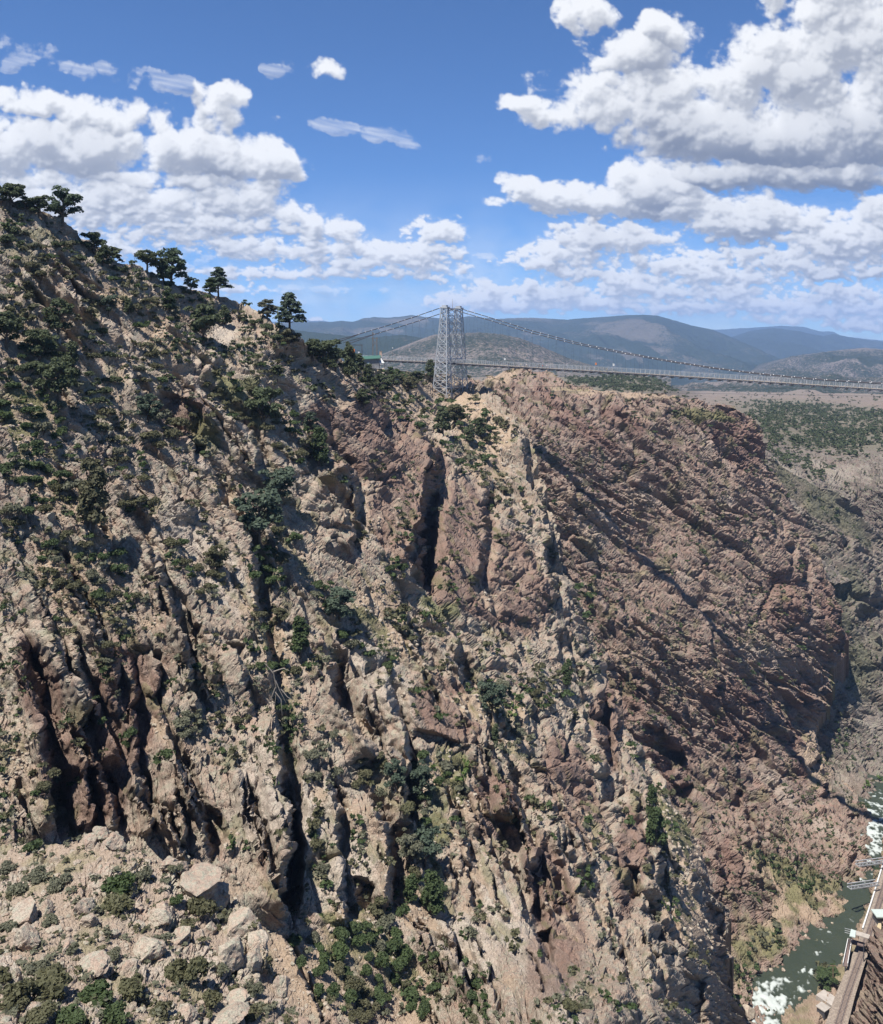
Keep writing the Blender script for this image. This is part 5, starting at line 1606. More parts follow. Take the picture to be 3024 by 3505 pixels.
# ---- shrubs: hand-surveyed thickets, then the open scatter; biggest ones are things of their own
CL = [   # (x, y, rx, ry, angle, how many, size px, kind)
    (1290, 3250, 130, 60, 20, 12, 62, 'green'), (1180, 3340, 90, 110, 20, 9, 62, 'green'), (1060, 3260, 60, 70, 0, 5, 60, 'green'), (1370, 3400, 130, 70, 20, 10, 52, 'green'), (1230, 3450, 150, 40, 10, 7, 50, 'olive'), (1330, 3120, 60, 60, 0, 5, 56, 'green'),
    (1440, 3020, 80, 60, 0, 7, 50, 'olive'), (1420, 2850, 50, 90, 0, 6, 52, 'green'), (1480, 2640, 70, 50, 10, 7, 44, 'green'), (1540, 2640, 60, 26, 0, 5, 34, 'lime'), (1560, 2700, 60, 40, 20, 5, 34, 'olive'), (1430, 2760, 40, 60, 0, 5, 46, 'olive'), (1560, 2880, 50, 80, 20, 5, 40, 'sage'),
    (1750, 2380, 60, 50, 0, 6, 40, 'green'), (1860, 2340, 80, 50, 0, 9, 40, 'olive'), (1900, 2400, 60, 30, 0, 5, 36, 'green'), (2000, 2300, 50, 60, 0, 6, 34, 'sage'), (1740, 2430, 40, 40, 0, 3, 30, 'lime'), (2010, 2060, 40, 60, 0, 4, 32, 'green'),
    (870, 1400, 130, 60, 30, 15, 42, 'olive'), (980, 1440, 80, 50, 30, 7, 42, 'green'), (760, 1360, 60, 50, 30, 6, 36, 'olive'), (860, 1395, 30, 20, 0, 2, 44, 'lime'), (1010, 1540, 60, 60, 30, 6, 40, 'olive'),
    (70, 1390, 90, 80, 0, 8, 52, 'green'), (190, 1450, 60, 60, 0, 6, 54, 'green'), (140, 1530, 60, 40, 0, 5, 60, 'green'), (90, 1620, 90, 40, 10, 8, 60, 'green'), (200, 1650, 70, 40, 20, 7, 56, 'green'), (40, 1780, 50, 60, 0, 4, 56, 'olive'), (140, 1740, 30, 20, 0, 2, 56, 'olive'),
    (225, 1850, 30, 20, 0, 2, 62, 'olive'), (310, 1860, 40, 20, 0, 2, 46, 'olive'), (180, 1920, 60, 60, 0, 6, 56, 'olive'), (270, 1910, 40, 30, 0, 3, 48, 'green'), (370, 1930, 50, 30, 0, 4, 54, 'green'), (210, 2000, 80, 30, 10, 5, 46, 'olive'), (320, 2030, 40, 60, 0, 4, 56, 'sage'), (420, 2050, 40, 60, 0, 4, 40, 'olive'),
    (590, 1880, 40, 30, 0, 3, 50, 'olive'), (610, 1930, 50, 40, 30, 5, 46, 'green'), (700, 1990, 60, 60, 30, 6, 42, 'olive'), (440, 1600, 70, 60, 30, 7, 46, 'olive'), (560, 1490, 60, 60, 30, 7, 56, 'olive'), (400, 1460, 80, 60, 30, 8, 48, 'olive'), (480, 1740, 60, 30, 10, 5, 48, 'olive'),
    (920, 2130, 40, 60, 0, 5, 46, 'olive'), (930, 2290, 50, 40, 0, 4, 40, 'green'), (970, 2430, 30, 40, 0, 3, 44, 'green'), (1020, 2320, 30, 30, 0, 2, 56, 'olive'), (985, 2500, 30, 80, 0, 5, 46, 'green'), (930, 1950, 80, 60, 20, 8, 46, 'green'), (960, 1840, 60, 60, 20, 6, 44, 'green'),
    (1370, 2130, 70, 40, 30, 7, 38, 'olive'), (1220, 2180, 50, 50, 30, 5, 44, 'olive'), (1300, 2250, 60, 40, 30, 6, 38, 'green'), (1480, 2150, 70, 30, 30, 6, 32, 'olive'), (1120, 2050, 60, 40, 20, 5, 46, 'green'), (1360, 1950, 40, 40, 0, 4, 36, 'green'),
    (1620, 1450, 90, 50, 20, 9, 36, 'green'), (1700, 1480, 60, 50, 0, 6, 34, 'olive'), (1600, 1560, 80, 60, 30, 8, 34, 'green'), (1700, 1660, 50, 90, -25, 8, 30, 'olive'), (1650, 1590, 60, 50, 0, 5, 32, 'sage'), (1400, 1420, 80, 30, 20, 7, 34, 'green'), (1300, 1290, 100, 16, 0, 6, 26, 'green'), (1360, 1370, 90, 30, 20, 8, 32, 'olive'), (1480, 1400, 80, 30, 20, 6, 32, 'green'),
    (380, 870, 60, 40, 40, 6, 34, 'dark'), (300, 960, 80, 50, 40, 8, 36, 'olive'), (150, 900, 80, 50, 40, 8, 44, 'olive'), (70, 960, 60, 70, 0, 8, 46, 'olive'), (60, 800, 50, 50, 30, 7, 46, 'dark'), (250, 860, 60, 30, 40, 6, 40, 'dark'), (430, 920, 50, 20, 30, 5, 38, 'dark'), (540, 980, 60, 20, 25, 6, 40, 'dark'), (620, 1020, 60, 24, 20, 6, 40, 'dark'), (700, 1040, 60, 20, 20, 5, 34, 'dark'), (860, 1110, 60, 26, 30, 6, 36, 'dark'), (960, 1170, 40, 30, 40, 5, 36, 'dark'), (480, 1080, 90, 50, 30, 7, 38, 'olive'), (650, 1130, 90, 40, 30, 6, 36, 'green'), (300, 1060, 60, 50, 30, 5, 40, 'olive'), (120, 1120, 80, 60, 20, 7, 44, 'olive'), (60, 1290, 70, 60, 20, 8, 50, 'dark'), (320, 1330, 80, 60, 30, 9, 46, 'dark'), (760, 1220, 60, 40, 30, 6, 36, 'dark'), (450, 960, 60, 40, 30, 6, 32, 'olive'), (60, 1060, 70, 60, 0, 7, 42, 'olive'), (330, 1190, 70, 50, 30, 7, 40, 'dark'), (480, 1220, 70, 50, 30, 7, 38, 'olive'),
    (600, 1200, 70, 40, 30, 6, 34, 'dark'), (830, 1200, 60, 50, 30, 6, 32, 'dark'), (900, 1270, 60, 40, 30, 6, 32, 'olive'), (540, 1300, 70, 40, 30, 6, 36, 'olive'), (1000, 1250, 60, 30, 30, 6, 30, 'olive'), (1100, 1340, 70, 30, 30, 7, 32, 'dark'), (930, 1120, 50, 20, 40, 4, 28, 'dark'), (200, 1230, 60, 60, 0, 5, 46, 'dark'),
    (140, 2700, 60, 90, 0, 6, 46, 'olive'), (380, 2250, 60, 50, 0, 6, 42, 'olive'), (700, 2330, 70, 50, 0, 7, 42, 'olive'), (660, 2480, 50, 50, 0, 4, 46, 'sage'), (560, 2600, 20, 30, 0, 2, 50, 'green'), (780, 2470, 50, 30, 0, 4, 40, 'olive'), (430, 2540, 30, 20, 0, 2, 44, 'green'), (780, 2900, 20, 10, 0, 1, 44, 'green'), (835, 2910, 10, 8, 0, 1, 30, 'green'),
    (1100, 2600, 60, 120, 0, 7, 44, 'sage'), (1270, 2680, 60, 90, 0, 7, 42, 'olive'), (1080, 2850, 30, 120, 0, 5, 40, 'olive'), (1230, 2850, 40, 40, 0, 3, 44, 'green'), (1110, 3000, 40, 60, 0, 4, 40, 'green'),
    (1640, 3160, 60, 90, 60, 6, 34, 'sage'), (1760, 3240, 30, 30, 0, 3, 32, 'olive'), (1620, 3380, 60, 70, 0, 6, 38, 'green'), (1650, 3470, 60, 30, 0, 4, 36, 'green'), (1500, 3300, 50, 60, 0, 5, 36, 'olive'), (1960, 3440, 50, 50, 0, 4, 44, 'sage'), (2000, 3020, 30, 40, 0, 3, 36, 'green'), (1760, 2560, 80, 60, 30, 7, 34, 'sage'),
    (2330, 2720, 60, 40, 40, 5, 28, 'olive'), (2340, 3000, 50, 60, 0, 5, 28, 'olive'), (2280, 3130, 40, 60, 0, 5, 32, 'green'), (2400, 3280, 40, 40, 0, 3, 30, 'olive'), (2090, 3180, 60, 60, 0, 4, 30, 'sage'),
    (2610, 3230, 90, 26, -35, 8, 26, 'green'), (2730, 3010, 90, 20, 42, 7, 20, 'green'), (2830, 3000, 50, 20, 20, 5, 16, 'dark'), (2780, 3090, 40, 20, 20, 4, 18, 'olive'), (2640, 2950, 40, 20, 42, 4, 20, 'green'), (2560, 3340, 40, 50, -30, 5, 22, 'green'), (2540, 3420, 30, 50, 0, 4, 24, 'green'),
    (2820, 3340, 34, 26, -30, 7, 30, 'green'), (2850, 3300, 20, 20, 0, 3, 26, 'green'), (2900, 2500, 40, 160, 0, 12, 14, 'green'), (2950, 2760, 14, 10, 0, 3, 16, 'green'), (2990, 2680, 40, 16, -30, 5, 14, 'lime'),
    (2830, 1740, 60, 20, 38, 5, 16, 'dark'), (2760, 1690, 60, 20, 38, 5, 12, 'dark'),
]
KN = [(110, 2910, 66, 'green'), (125, 3010, 70, 'sage'), (420, 3060, 110, 'green'), (400, 3120, 100, 'olive'), (200, 3040, 80, 'sage'), (60, 3060, 60, 'sage'), (170, 3160, 60, 'sage'), (680, 3140, 84, 'olive'), (640, 3180, 50, 'olive'), (760, 3150, 46, 'sage'), (600, 2980, 46, 'sage'), (230, 3260, 60, 'sage'), (180, 3400, 110, 'olive'), (60, 3440, 110, 'olive'), (330, 3430, 120, 'green'),
      (460, 3400, 100, 'olive'), (640, 3370, 110, 'olive'), (720, 3440, 60, 'olive'), (560, 3480, 80, 'olive'), (250, 3490, 90, 'green'), (120, 3330, 60, 'sage'), (20, 3350, 60, 'olive'), (870, 3400, 54, 'sage'), (860, 3480, 60, 'olive'), (550, 3230, 44, 'sage'), (490, 3010, 50, 'sage'), (20, 2985, 56, 'sage'), (300, 3110, 50, 'sage'), (400, 3490, 90, 'green'), (150, 3490, 80, 'olive'),
      (760, 3330, 50, 'sage'), (390, 3280, 44, 'sage'), (30, 3180, 50, 'sage'), (600, 3090, 40, 'green')]
cand = []
rs_ = np.random.default_rng(21)
for (x, y, s, k) in KN:
    g = ground(x, y, prefer=('knoll',))
    cand.append((s * 0.62, x, y, k, g, 'knoll'))
for (cx, cy, rx, ry, ang, n, s, k) in CL:
    a = math.radians(ang)
    for i in range(int(n * 1.5)):
        for _try in range(8):
            r, th = math.sqrt(rs_.random()), rs_.random() * 6.283
            u, v_ = r * math.cos(th) * rx, r * math.sin(th) * ry
            x, y = cx + u * math.cos(a) - v_ * math.sin(a), cy + u * math.sin(a) + v_ * math.cos(a)
            sz = s * (0.55 + 0.65 * rs_.random()) * 0.62
            if free(x, y - sz * 0.4, sz * 0.7) and -30 < x < 3040 and y < 3530:
                break
        else:
            continue
        xi, yi = int((x + 200) / ZC), int(y / ZC)
        g = ground(x, y, 7)
        kk = k if rs_.random() < 0.7 else rs_.choice(['olive', 'green', 'sage'])
        USED.append((x, y - sz * 0.4, sz * 0.8))
        cand.append((sz, x, y, kk, g, ''))
# open scatter
for lname, n_, s0, s1, kinds, y0_ in (('hillside', 1400, 5, 22, ('olive', 'olive', 'sage', 'green'), 900), ('gorge_wall', 1600, 3.5, 11, ('olive', 'sage', 'green'), 1300), ('canyon_spur', 320, 3, 6, ('olive', 'green', 'dark'), 1500), ('plateau', 700, 2.2, 5, ('olive', 'dark', 'sage'), 1500)):
    L = LAYERS[lname]
    P = L['P'].reshape(-1, 3)
    N = L['N'].reshape(-1, 3)
    nz = fbm(P / 30 + 3.3, 3)
    ok = L['keep'].ravel() & (L['x'] > -20) & (L['x'] < 3040) & (L['y'] < 3520) & (L['y'] > 600)
    ok &= (N[:, 2] > 0.42) & (nz > -0.12)
    idx = np.flatnonzero(ok)
    w = (P[idx, 1] ** -0.5) * np.clip(0.25 + N[idx, 2] + nz[idx], 0.05, 3)
    pick = rs_.choice(idx, min(n_ * 4, len(idx)), replace=False, p=w / w.sum())
    got = 0
    for j in pick:
        x, y = float(L['x'][j]), float(L['y'][j])
        xi, yi = int((x + 200) / ZC), int(y / ZC)
        if P[j, 1] > ZB_[yi, xi] * 1.02:
            continue
        sz = s0 + (s1 - s0) * rs_.random() ** 2.2
        if not free(x, y, sz * 0.5):
            continue
        if sz > 9:
            USED.append((x, y, sz * 0.6))
        cand.append((sz, x, y, kinds[rs_.integers(len(kinds))], Vector(P[j]), ''))
        got += 1
        if got >= n_:
            break
print('shrub candidates', len(cand))
cand.sort(key=lambda c: -c[0])
NTH = 298
items = []
for i, (sz, x, y, k, g, where) in enumerate(cand[:NTH]):
    r = sz * g.y / F_ * 1.25
    o = bpy.data.objects.new('shrub', shrub_mesh(k, i % 5))
    C.objects.link(o)
    o.location = g - Vector((0, 0, 0.12 * r))
    o.rotation_euler = (0, 0, i * 2.4)
    o.scale = (r, r * (0.85 + 0.3 * ((i * 7) % 5) / 5), r * (0.85 + 0.35 * ((i * 3) % 7) / 7))
    tag(o, None, 'shrub', 'shrubs scattered over the slopes')
    items.append((o, x, y, ('big ' if sz > 30 else 'small ' if sz < 17 else '') + COLN[k]))
label_all(items, 'shrub')


def stuff_cloud(name, pts, sizes, kinds, label, nleaf=50, flat=1.0):
    """many little plants too many to count, as one object"""
    mats = sorted(set(kinds))
    V, Q, MI, o = [], [], [], 0
    rng = np.random.default_rng(5)
    protos = [low_shrub(np.random.default_rng(100 + i), nleaf) for i in range(6)]
    for i, (p, s, k) in enumerate(zip(pts, sizes, kinds)):
        v, q = protos[i % 6]
        a = i * 2.1
        R = np.array([[math.cos(a), -math.sin(a), 0], [math.sin(a), math.cos(a), 0], [0, 0, 1]])
        V.append((v @ R.T) * (s, s, s * flat) + np.array(p))
        Q.append(q + o)
        MI.append(np.full(len(q), mats.index(k), np.int32))
        o += len(v)
    me = mesh_from(name, np.concatenate(V), np.concatenate(Q), [LM[k] for k in mats], smooth=False)
    me.polygons.foreach_set('material_index', np.concatenate(MI))
    ob = bpy.data.objects.new(name, me)
    C.objects.link(ob)
    tag(ob, label, kind='stuff')
    return ob


rest = cand[NTH:]
stuff_cloud('low_scrub', [c[4] for c in rest], [c[0] * c[4].y / F_ * 1.5 for c in rest], [c[3] for c in rest], 'low scrub and grass clumps dotted over the gorge slopes')

# ---- juniper flats on the plateau and pinyons of the near hill behind it
L = LAYERS['plateau']
P = L['P'].reshape(-1, 3)
x, y = L['x'], L['y']
dens = np.maximum(blob(x, y, 2850, 1462, 330, 62, 4, 0.35), blob(x, y, 2680, 1420, 90, 30, 10, .4)) * 1.0 + blob(x, y, 2750, 1500, 300, 110, 10, .5) * 0.25 + blob(x, y, 2080, 1318, 260, 34, 0, .3) * 1.0 + 0.05
nz = fbm(P / 60 + 1.5, 3)
dens = dens * np.clip(0.7 + 1.2 * nz, 0.05, 2)
ok = L['keep'].ravel() & (x > 1800) & (x < 3040) & (y > 1285) & (y < 1700)
idx = np.flatnonzero(ok)
w = dens[idx] * P[idx, 1] ** 0.5
pick = rs_.choice(idx, 2300, replace=False, p=w / w.sum())
pick = [j for j in pick if P[j, 1] < ZB_[int(y[j] / ZC), int((x[j] + 200) / ZC)] * 1.05]
stuff_cloud('juniper_woodland', [P[j] for j in pick], [(2.6 + 3.4 * rs_.random()) for j in pick], ['dark'] * len(pick), 'dark junipers covering the plateau beyond the gorge', nleaf=40, flat=0.95)
print('woodland', len(pick))
# ================================================================== built things
class MB:
    """collects boxes, bars, rods and sheets into one mesh"""
    def __init__(s):
        s.p = []
        s.m = []

    def _add(s, v, q, mi=0):
        s.p.append((np.asarray(v, float), np.asarray(q, int)))
        s.m.append(np.full(len(q), mi, np.int32))
        return s

    def box(s, lo, hi, mi=0, R=None, o=(0, 0, 0)):
        v = np.array([[x, y, z] for x in (lo[0], hi[0]) for y in (lo[1], hi[1]) for z in (lo[2], hi[2])], float)
        if R is not None:
            v = v @ np.array(R).T
        v = v + np.array(o)
        q = [(0, 1, 3, 2), (4, 6, 7, 5), (0, 4, 5, 1), (2, 3, 7, 6), (0, 2, 6, 4), (1, 5, 7, 3)]
        return s._add(v, q, mi)

    def bar(s, a, b, w, h=None, mi=0):
        h = h or w
        a, b = np.array(a, float), np.array(b, float)
        d = b - a
        d /= np.linalg.norm(d)
        up = np.array((0, 0, 1.0)) if abs(d[2]) < 0.95 else np.array((1.0, 0, 0))
        x = np.cross(d, up)
        x /= np.linalg.norm(x)
        y = np.cross(x, d)
        v = [p + x * sx * w / 2 + y * sy * h / 2 for p in (a, b) for sx in (-1, 1) for sy in (-1, 1)]
        q = [(0, 2, 3, 1), (4, 5, 7, 6), (0, 1, 5, 4), (2, 6, 7, 3), (0, 4, 6, 2), (1, 3, 7, 5)]
        return s._add(v, q, mi)

    def tube(s, pts, r, sides=6, mi=0):
        r = r if hasattr(r, '__len__') else [r] * len(pts)
        v, q = tube_np(pts, r, sides)
        return s._add(v, q, mi)

    def ball(s, c, r, mi=0):
        v, q = [], []
        for i in range(5):
            ph = math.pi * (i + 0.02) / 4.04
            for j in range(8):
                th = j / 8 * 2 * math.pi
                v.append((c[0] + r * math.sin(ph) * math.cos(th), c[1] + r * math.sin(ph) * math.sin(th), c[2] + r * math.cos(ph)))
        for i in range(4):
            for j in range(8):
                q.append((i * 8 + j, i * 8 + (j + 1) % 8, (i + 1) * 8 + (j + 1) % 8, (i + 1) * 8 + j))
        return s._add(v, q, mi)

    def quad(s, a, b, c, d, mi=0):
        return s._add([a, b, c, d], [(0, 1, 2, 3)], mi)

    def build(s, name, mats, parent=None, smooth=False):
        V, Q = join_np(s.p)
        me = mesh_from(name, V, Q, mats, smooth=smooth)
        me.polygons.foreach_set('material_index', np.concatenate(s.m))
        o = bpy.data.objects.new(name, me)
        C.objects.link(o)
        if parent:
            o.parent = parent
        return o


M_STEEL = simple_mat('grey_painted_steel', (0.36, 0.37, 0.38), 0.55, 0.15, vary=0.12, scale=0.6)
M_DSTEEL = simple_mat('dark_steel', (0.09, 0.09, 0.10), 0.6, 0.3, vary=0.2, scale=0.6)
M_CABLE = simple_mat('dark_wire_cable', (0.06, 0.06, 0.07), 0.6, 0.3, vary=0.2)
M_WHITE = simple_mat('white_paint', (0.55, 0.55, 0.54), 0.5, vary=0.05)
M_PLANK = simple_mat('weathered_planks', (0.22, 0.19, 0.16), 0.85, vary=0.3, scale=2)
M_GREENROOF = simple_mat('green_metal_roof', (0.055, 0.12, 0.085), 0.45, 0.1, vary=0.12)
M_GREYWALL = simple_mat('grey_stucco', (0.16, 0.155, 0.155), 0.85, vary=0.12)
M_CONC = simple_mat('pale_concrete', (0.30, 0.27, 0.24), 0.85, vary=0.18, scale=0.7)
M_POLE = simple_mat('brown_pole_wood', (0.16, 0.11, 0.075), 0.85, vary=0.25)
M_ORANGE = simple_mat('orange_board', (0.52, 0.16, 0.04), 0.6)
M_TAN = simple_mat('tan_box', (0.42, 0.31, 0.24), 0.7)
M_TENT = simple_mat('white_canvas', (0.5, 0.5, 0.48), 0.8, vary=0.05)
M_BALLAST = simple_mat('track_ballast', (0.2, 0.165, 0.135), 0.95, vary=0.35, scale=1.5, bump=0.5)
M_ROOFP = simple_mat('pale_green_roof', (0.36, 0.41, 0.39), 0.5, vary=0.08)
M_RUST = simple_mat('brown_walkway', (0.13, 0.095, 0.085), 0.8, vary=0.2)
M_SAND = simple_mat('yellow_gravel', (0.38, 0.31, 0.2), 0.95, vary=0.12, scale=1.0)

# ---- suspension bridge
A0 = np.array((5.6, 476.0)); AD = np.array((0.861, -0.509)); AN = np.array((0.509, 0.861))


def bz(t):
    return np.interp(t, [-80, -61, 0, 110, 208, 300], [-10.0, -10.2, -11.6, -15.7, -20.1, -23.2])


def bp(t, off, z):
    p = A0 + AD * t + AN * off
    return np.array((p[0], p[1], z))


CPX = [(1520, 1048), (1558, 1056), (1700, 1098), (1811, 1133), (1970, 1174), (2107, 1202), (2281, 1234), (2440, 1259), (2618, 1281), (2811, 1299), (3024, 1312)]


def cz(t):
    if t <= 0:
        return np.interp(t, [-80, -60, -40, -20, 0], [-1.2, 3.0, 7.7, 12.8, 18.4])
    p = A0 + AD * t
    px = CX + F_ * p[0] / p[1]
    if px > 3024:
        return bz(t) + 2.6
    py = np.interp(px, [c[0] for c in CPX], [c[1] for c in CPX])
    return (HY - py) / F_ * p[1]


def coff(t):
    return np.interp(t, [-80, 0, 40, 120, 300], [7.5, 7.6, 5.6, 3.5, 3.3])


bridge = thing('suspension_bridge', 'long grey steel suspension bridge with lattice tower crossing the gorge', 'bridge')
T0, T1 = -61.0, 262.0
m = MB()
ts = np.arange(T0, T1 + 0.1, 4.4)
for a, b in zip(ts[:-1], ts[1:]):
    c = [bp(a, -3.1, bz(a)), bp(a, 3.1, bz(a)), bp(b, 3.1, bz(b)), bp(b, -3.1, bz(b))]
    lo = [x - np.array((0, 0, 0.55)) for x in c]
    m.quad(*c, mi=0)
    m.quad(lo[0], lo[3], lo[2], lo[1], mi=1)
    m.quad(c[0], c[3], lo[3], lo[0], mi=1)
    m.quad(c[1], lo[1], lo[2], c[2], mi=1)
m.build('deck', [M_PLANK, M_DSTEEL], bridge)
for t in ts:
    MB().bar(bp(t, -3.9, bz(t) - 0.85), bp(t, 3.9, bz(t) - 0.85), 0.75, 0.55).build('cross_beam', [M_DSTEEL], bridge)
pn = np.linspace(T0, T1, 47)
for side in (-1, 1):
    for a, b in zip(pn[:-1], pn[1:]):
        m = MB()
        for k in range(3):
            t = a + (b - a) * k / 3
            m.bar(bp(t, side * 3.25, bz(t) - 0.3), bp(t + 0.25, side * 3.45, bz(t) + 2.05), 0.2)
        for h_, w in ((2.0, 0.09), (1.45, 0.05), (0.95, 0.05), (0.45, 0.05)):
            m.bar(bp(a, side * 3.3, bz(a) + h_), bp(b, side * 3.3, bz(b) + h_), w)
        m.build('railing_panel', [M_STEEL], bridge)
for side in (-1, 1):
    tt = np.r_[np.linspace(-78, 0, 14), np.linspace(4, T1, 60)]
    pts = [bp(t, side * coff(t), cz(t)) for t in tt]
    m = MB().tube(pts, 0.21, 6)
    for f in (-1.6, -0.8, 0.8, 1.6):        # the cable opens into strands at its anchorage
        m.tube([bp(-78 + 4, side * 7.5 + f * 0.6, cz(-74) - 1.2 - 0.25 * abs(f)), bp(-52, side * coff(-52), cz(-52))], 0.09, 4)
    cab = m.build('main_cable', [M_CABLE], bridge)
    hs = list(np.arange(-56, T1, 4.4))
    solo = hs if side < 0 else hs[:27]
    rest_h = [] if side < 0 else hs[27:]
    def hanger_into(m, t):
        z0 = cz(t)
        m.ball(bp(t, side * coff(t), z0), 0.29, 1)
        if z0 - bz(t) > 0.5:
            m.tube([bp(t, side * coff(t), z0), bp(t, side * 3.5, bz(t) - 0.6)], 0.022, 4, 0)
    for t in solo:
        m = MB(); hanger_into(m, t)
        m.build('hanger', [M_CABLE, M_WHITE], cab)
    if rest_h:
        m = MB()
        for t in rest_h:
            hanger_into(m, t)
        o = m.build('hanger', [M_CABLE, M_WHITE], cab)
        tag(o, 'row of hangers along the far cable', kind='stuff')
# tower: two lattice legs, each four raking chords with cross bracing
ZT, ZF = 17.4, -28.5


def leg_corner(side, i, z):
    f = (ZT - z) / (ZT - ZF)
    a = 1.7 + 2.6 * f
    b = 1.2 + 1.7 * f
    cen = side * (7.4 + 1.4 * f)
    sx, sy = ((-1, -1), (1, -1), (1, 1), (-1, 1))[i]
    return bp(sx * a - 0.9 * f, cen + sy * b, z)


lv = [ZF + (ZT - ZF) * (1 - (1 - k / 12) ** 1.0) for k in range(13)]
for side in (-1, 1):
    m = MB()
    for i in range(4):
        m.bar(leg_corner(side, i, ZF), leg_corner(side, i, ZT), 0.46)
    for a, b in zip(lv[:-1], lv[1:]):
        for i in range(4):
            j = (i + 1) % 4
            m.bar(leg_corner(side, i, a), leg_corner(side, j, b), 0.20)
            m.bar(leg_corner(side, j, a), leg_corner(side, i, b), 0.20)
            m.bar(leg_corner(side, i, b), leg_corner(side, j, b), 0.24)
    m.build('tower_leg', [M_STEEL], bridge)
    m = MB()
    c = bp(0, side * 7.4, ZT)
    m.box((-2.2, -1.6, 0), (2.2, 1.6, 0.8), 0, [[AD[0], AN[0], 0], [AD[1], AN[1], 0], [0, 0, 1]], c)
    m.box((-1.3, -1.0, 0.8), (1.3, 1.0, 1.7), 0, [[AD[0], AN[0], 0], [AD[1], AN[1], 0], [0, 0, 1]], c)
    m.build('cable_saddle', [M_STEEL], bridge)
m = MB()
ks = [0, 1, 3, 5, 7, 9, 10, 11, 12]
for n_, (a, b) in enumerate(zip(ks[:-1], ks[1:])):
    za, zb = lv[a], lv[b]
    for i0, i1 in ((3, 0), (2, 1)):
        p0, p1 = leg_corner(-1, i0, za), leg_corner(1, i1, za)
        q0, q1 = leg_corner(-1, i0, zb), leg_corner(1, i1, zb)
        m.bar(q0, q1, 0.3)
        if not (-19 < (za + zb) / 2 < -8):
            m.bar(p0, q1, 0.2)
            m.bar(p1, q0, 0.2)
m.build('cross_bracing', [M_STEEL], bridge)
MB().tube([bp(0, 0.5, ZT + 0.2), bp(0, 0.5, ZT + 5.4)], [0.12, 0.04], 5).build('mast', [M_POLE], bridge)
for side in (-1, 1):
    m = MB()
    for i in range(4):
        c = leg_corner(side, i, ZF)
        m.box((-0.9, -0.9, -1.4), (0.9, 0.9, 0.3), 0, None, c)
    m.build('footing', [M_CONC], bridge)
# wind cables under the deck
for (ya, yb, o_) in ((1322, 1336, 6), (1338, 1362, -8)):
    m = MB()
    pts = []
    for k in range(20):
        f = k / 19
        t = 40 + f * 210
        p = A0 + AD * t + AN * o_
        py = ya + (yb - ya) * f - 8 * math.sin(f * math.pi) * 0.3
        pts.append((p[0], p[1], min((HY - py) / F_ * p[1], bz(t) - 2)))
    m.tube(pts, 0.06, 4)
    m.build('wind_cable', [M_CABLE], bridge)
# banners on the railing
for px, colr in ((1735, M_WHITE), (2104, M_WHITE), (2046, M_ORANGE)):
    t = None
    for tq in np.arange(0, 240, 0.5):
        p = A0 + AD * tq
        if CX + F_ * p[0] / p[1] >= px:
            t = tq
            break
    f = thing('flag', {1735: 'white flag on the bridge railing nearest the tower', 2104: 'white flag half way along the visible bridge railing', 2046: 'orange flag on the bridge railing left of a white one'}[px], 'flag', bp(t, -3.4, bz(t)), 0, None)
    MB().tube([(0, 0, 0), (0, 0, 4.3)], 0.06, 5).build('flagpole', [M_STEEL], f)
    MB().quad((0, 0, 4.2), (0.9 * AD[0], 0.9 * AD[1], 4.0), (0.85 * AD[0], 0.85 * AD[1] + 0.1, 3.0), (0, 0, 3.0)).build('cloth', [colr], f)

# ---- people on the deck
CLOTH = {}


def cloth(name, col):
    if name not in CLOTH:
        CLOTH[name] = simple_mat(name, col, 0.85, vary=0.15, scale=8)
    return CLOTH[name]


M_SKIN = simple_mat('skin', (0.46, 0.27, 0.19), 0.6, vary=0.06)
M_HAIR = simple_mat('brown_hair', (0.06, 0.035, 0.02), 0.8)


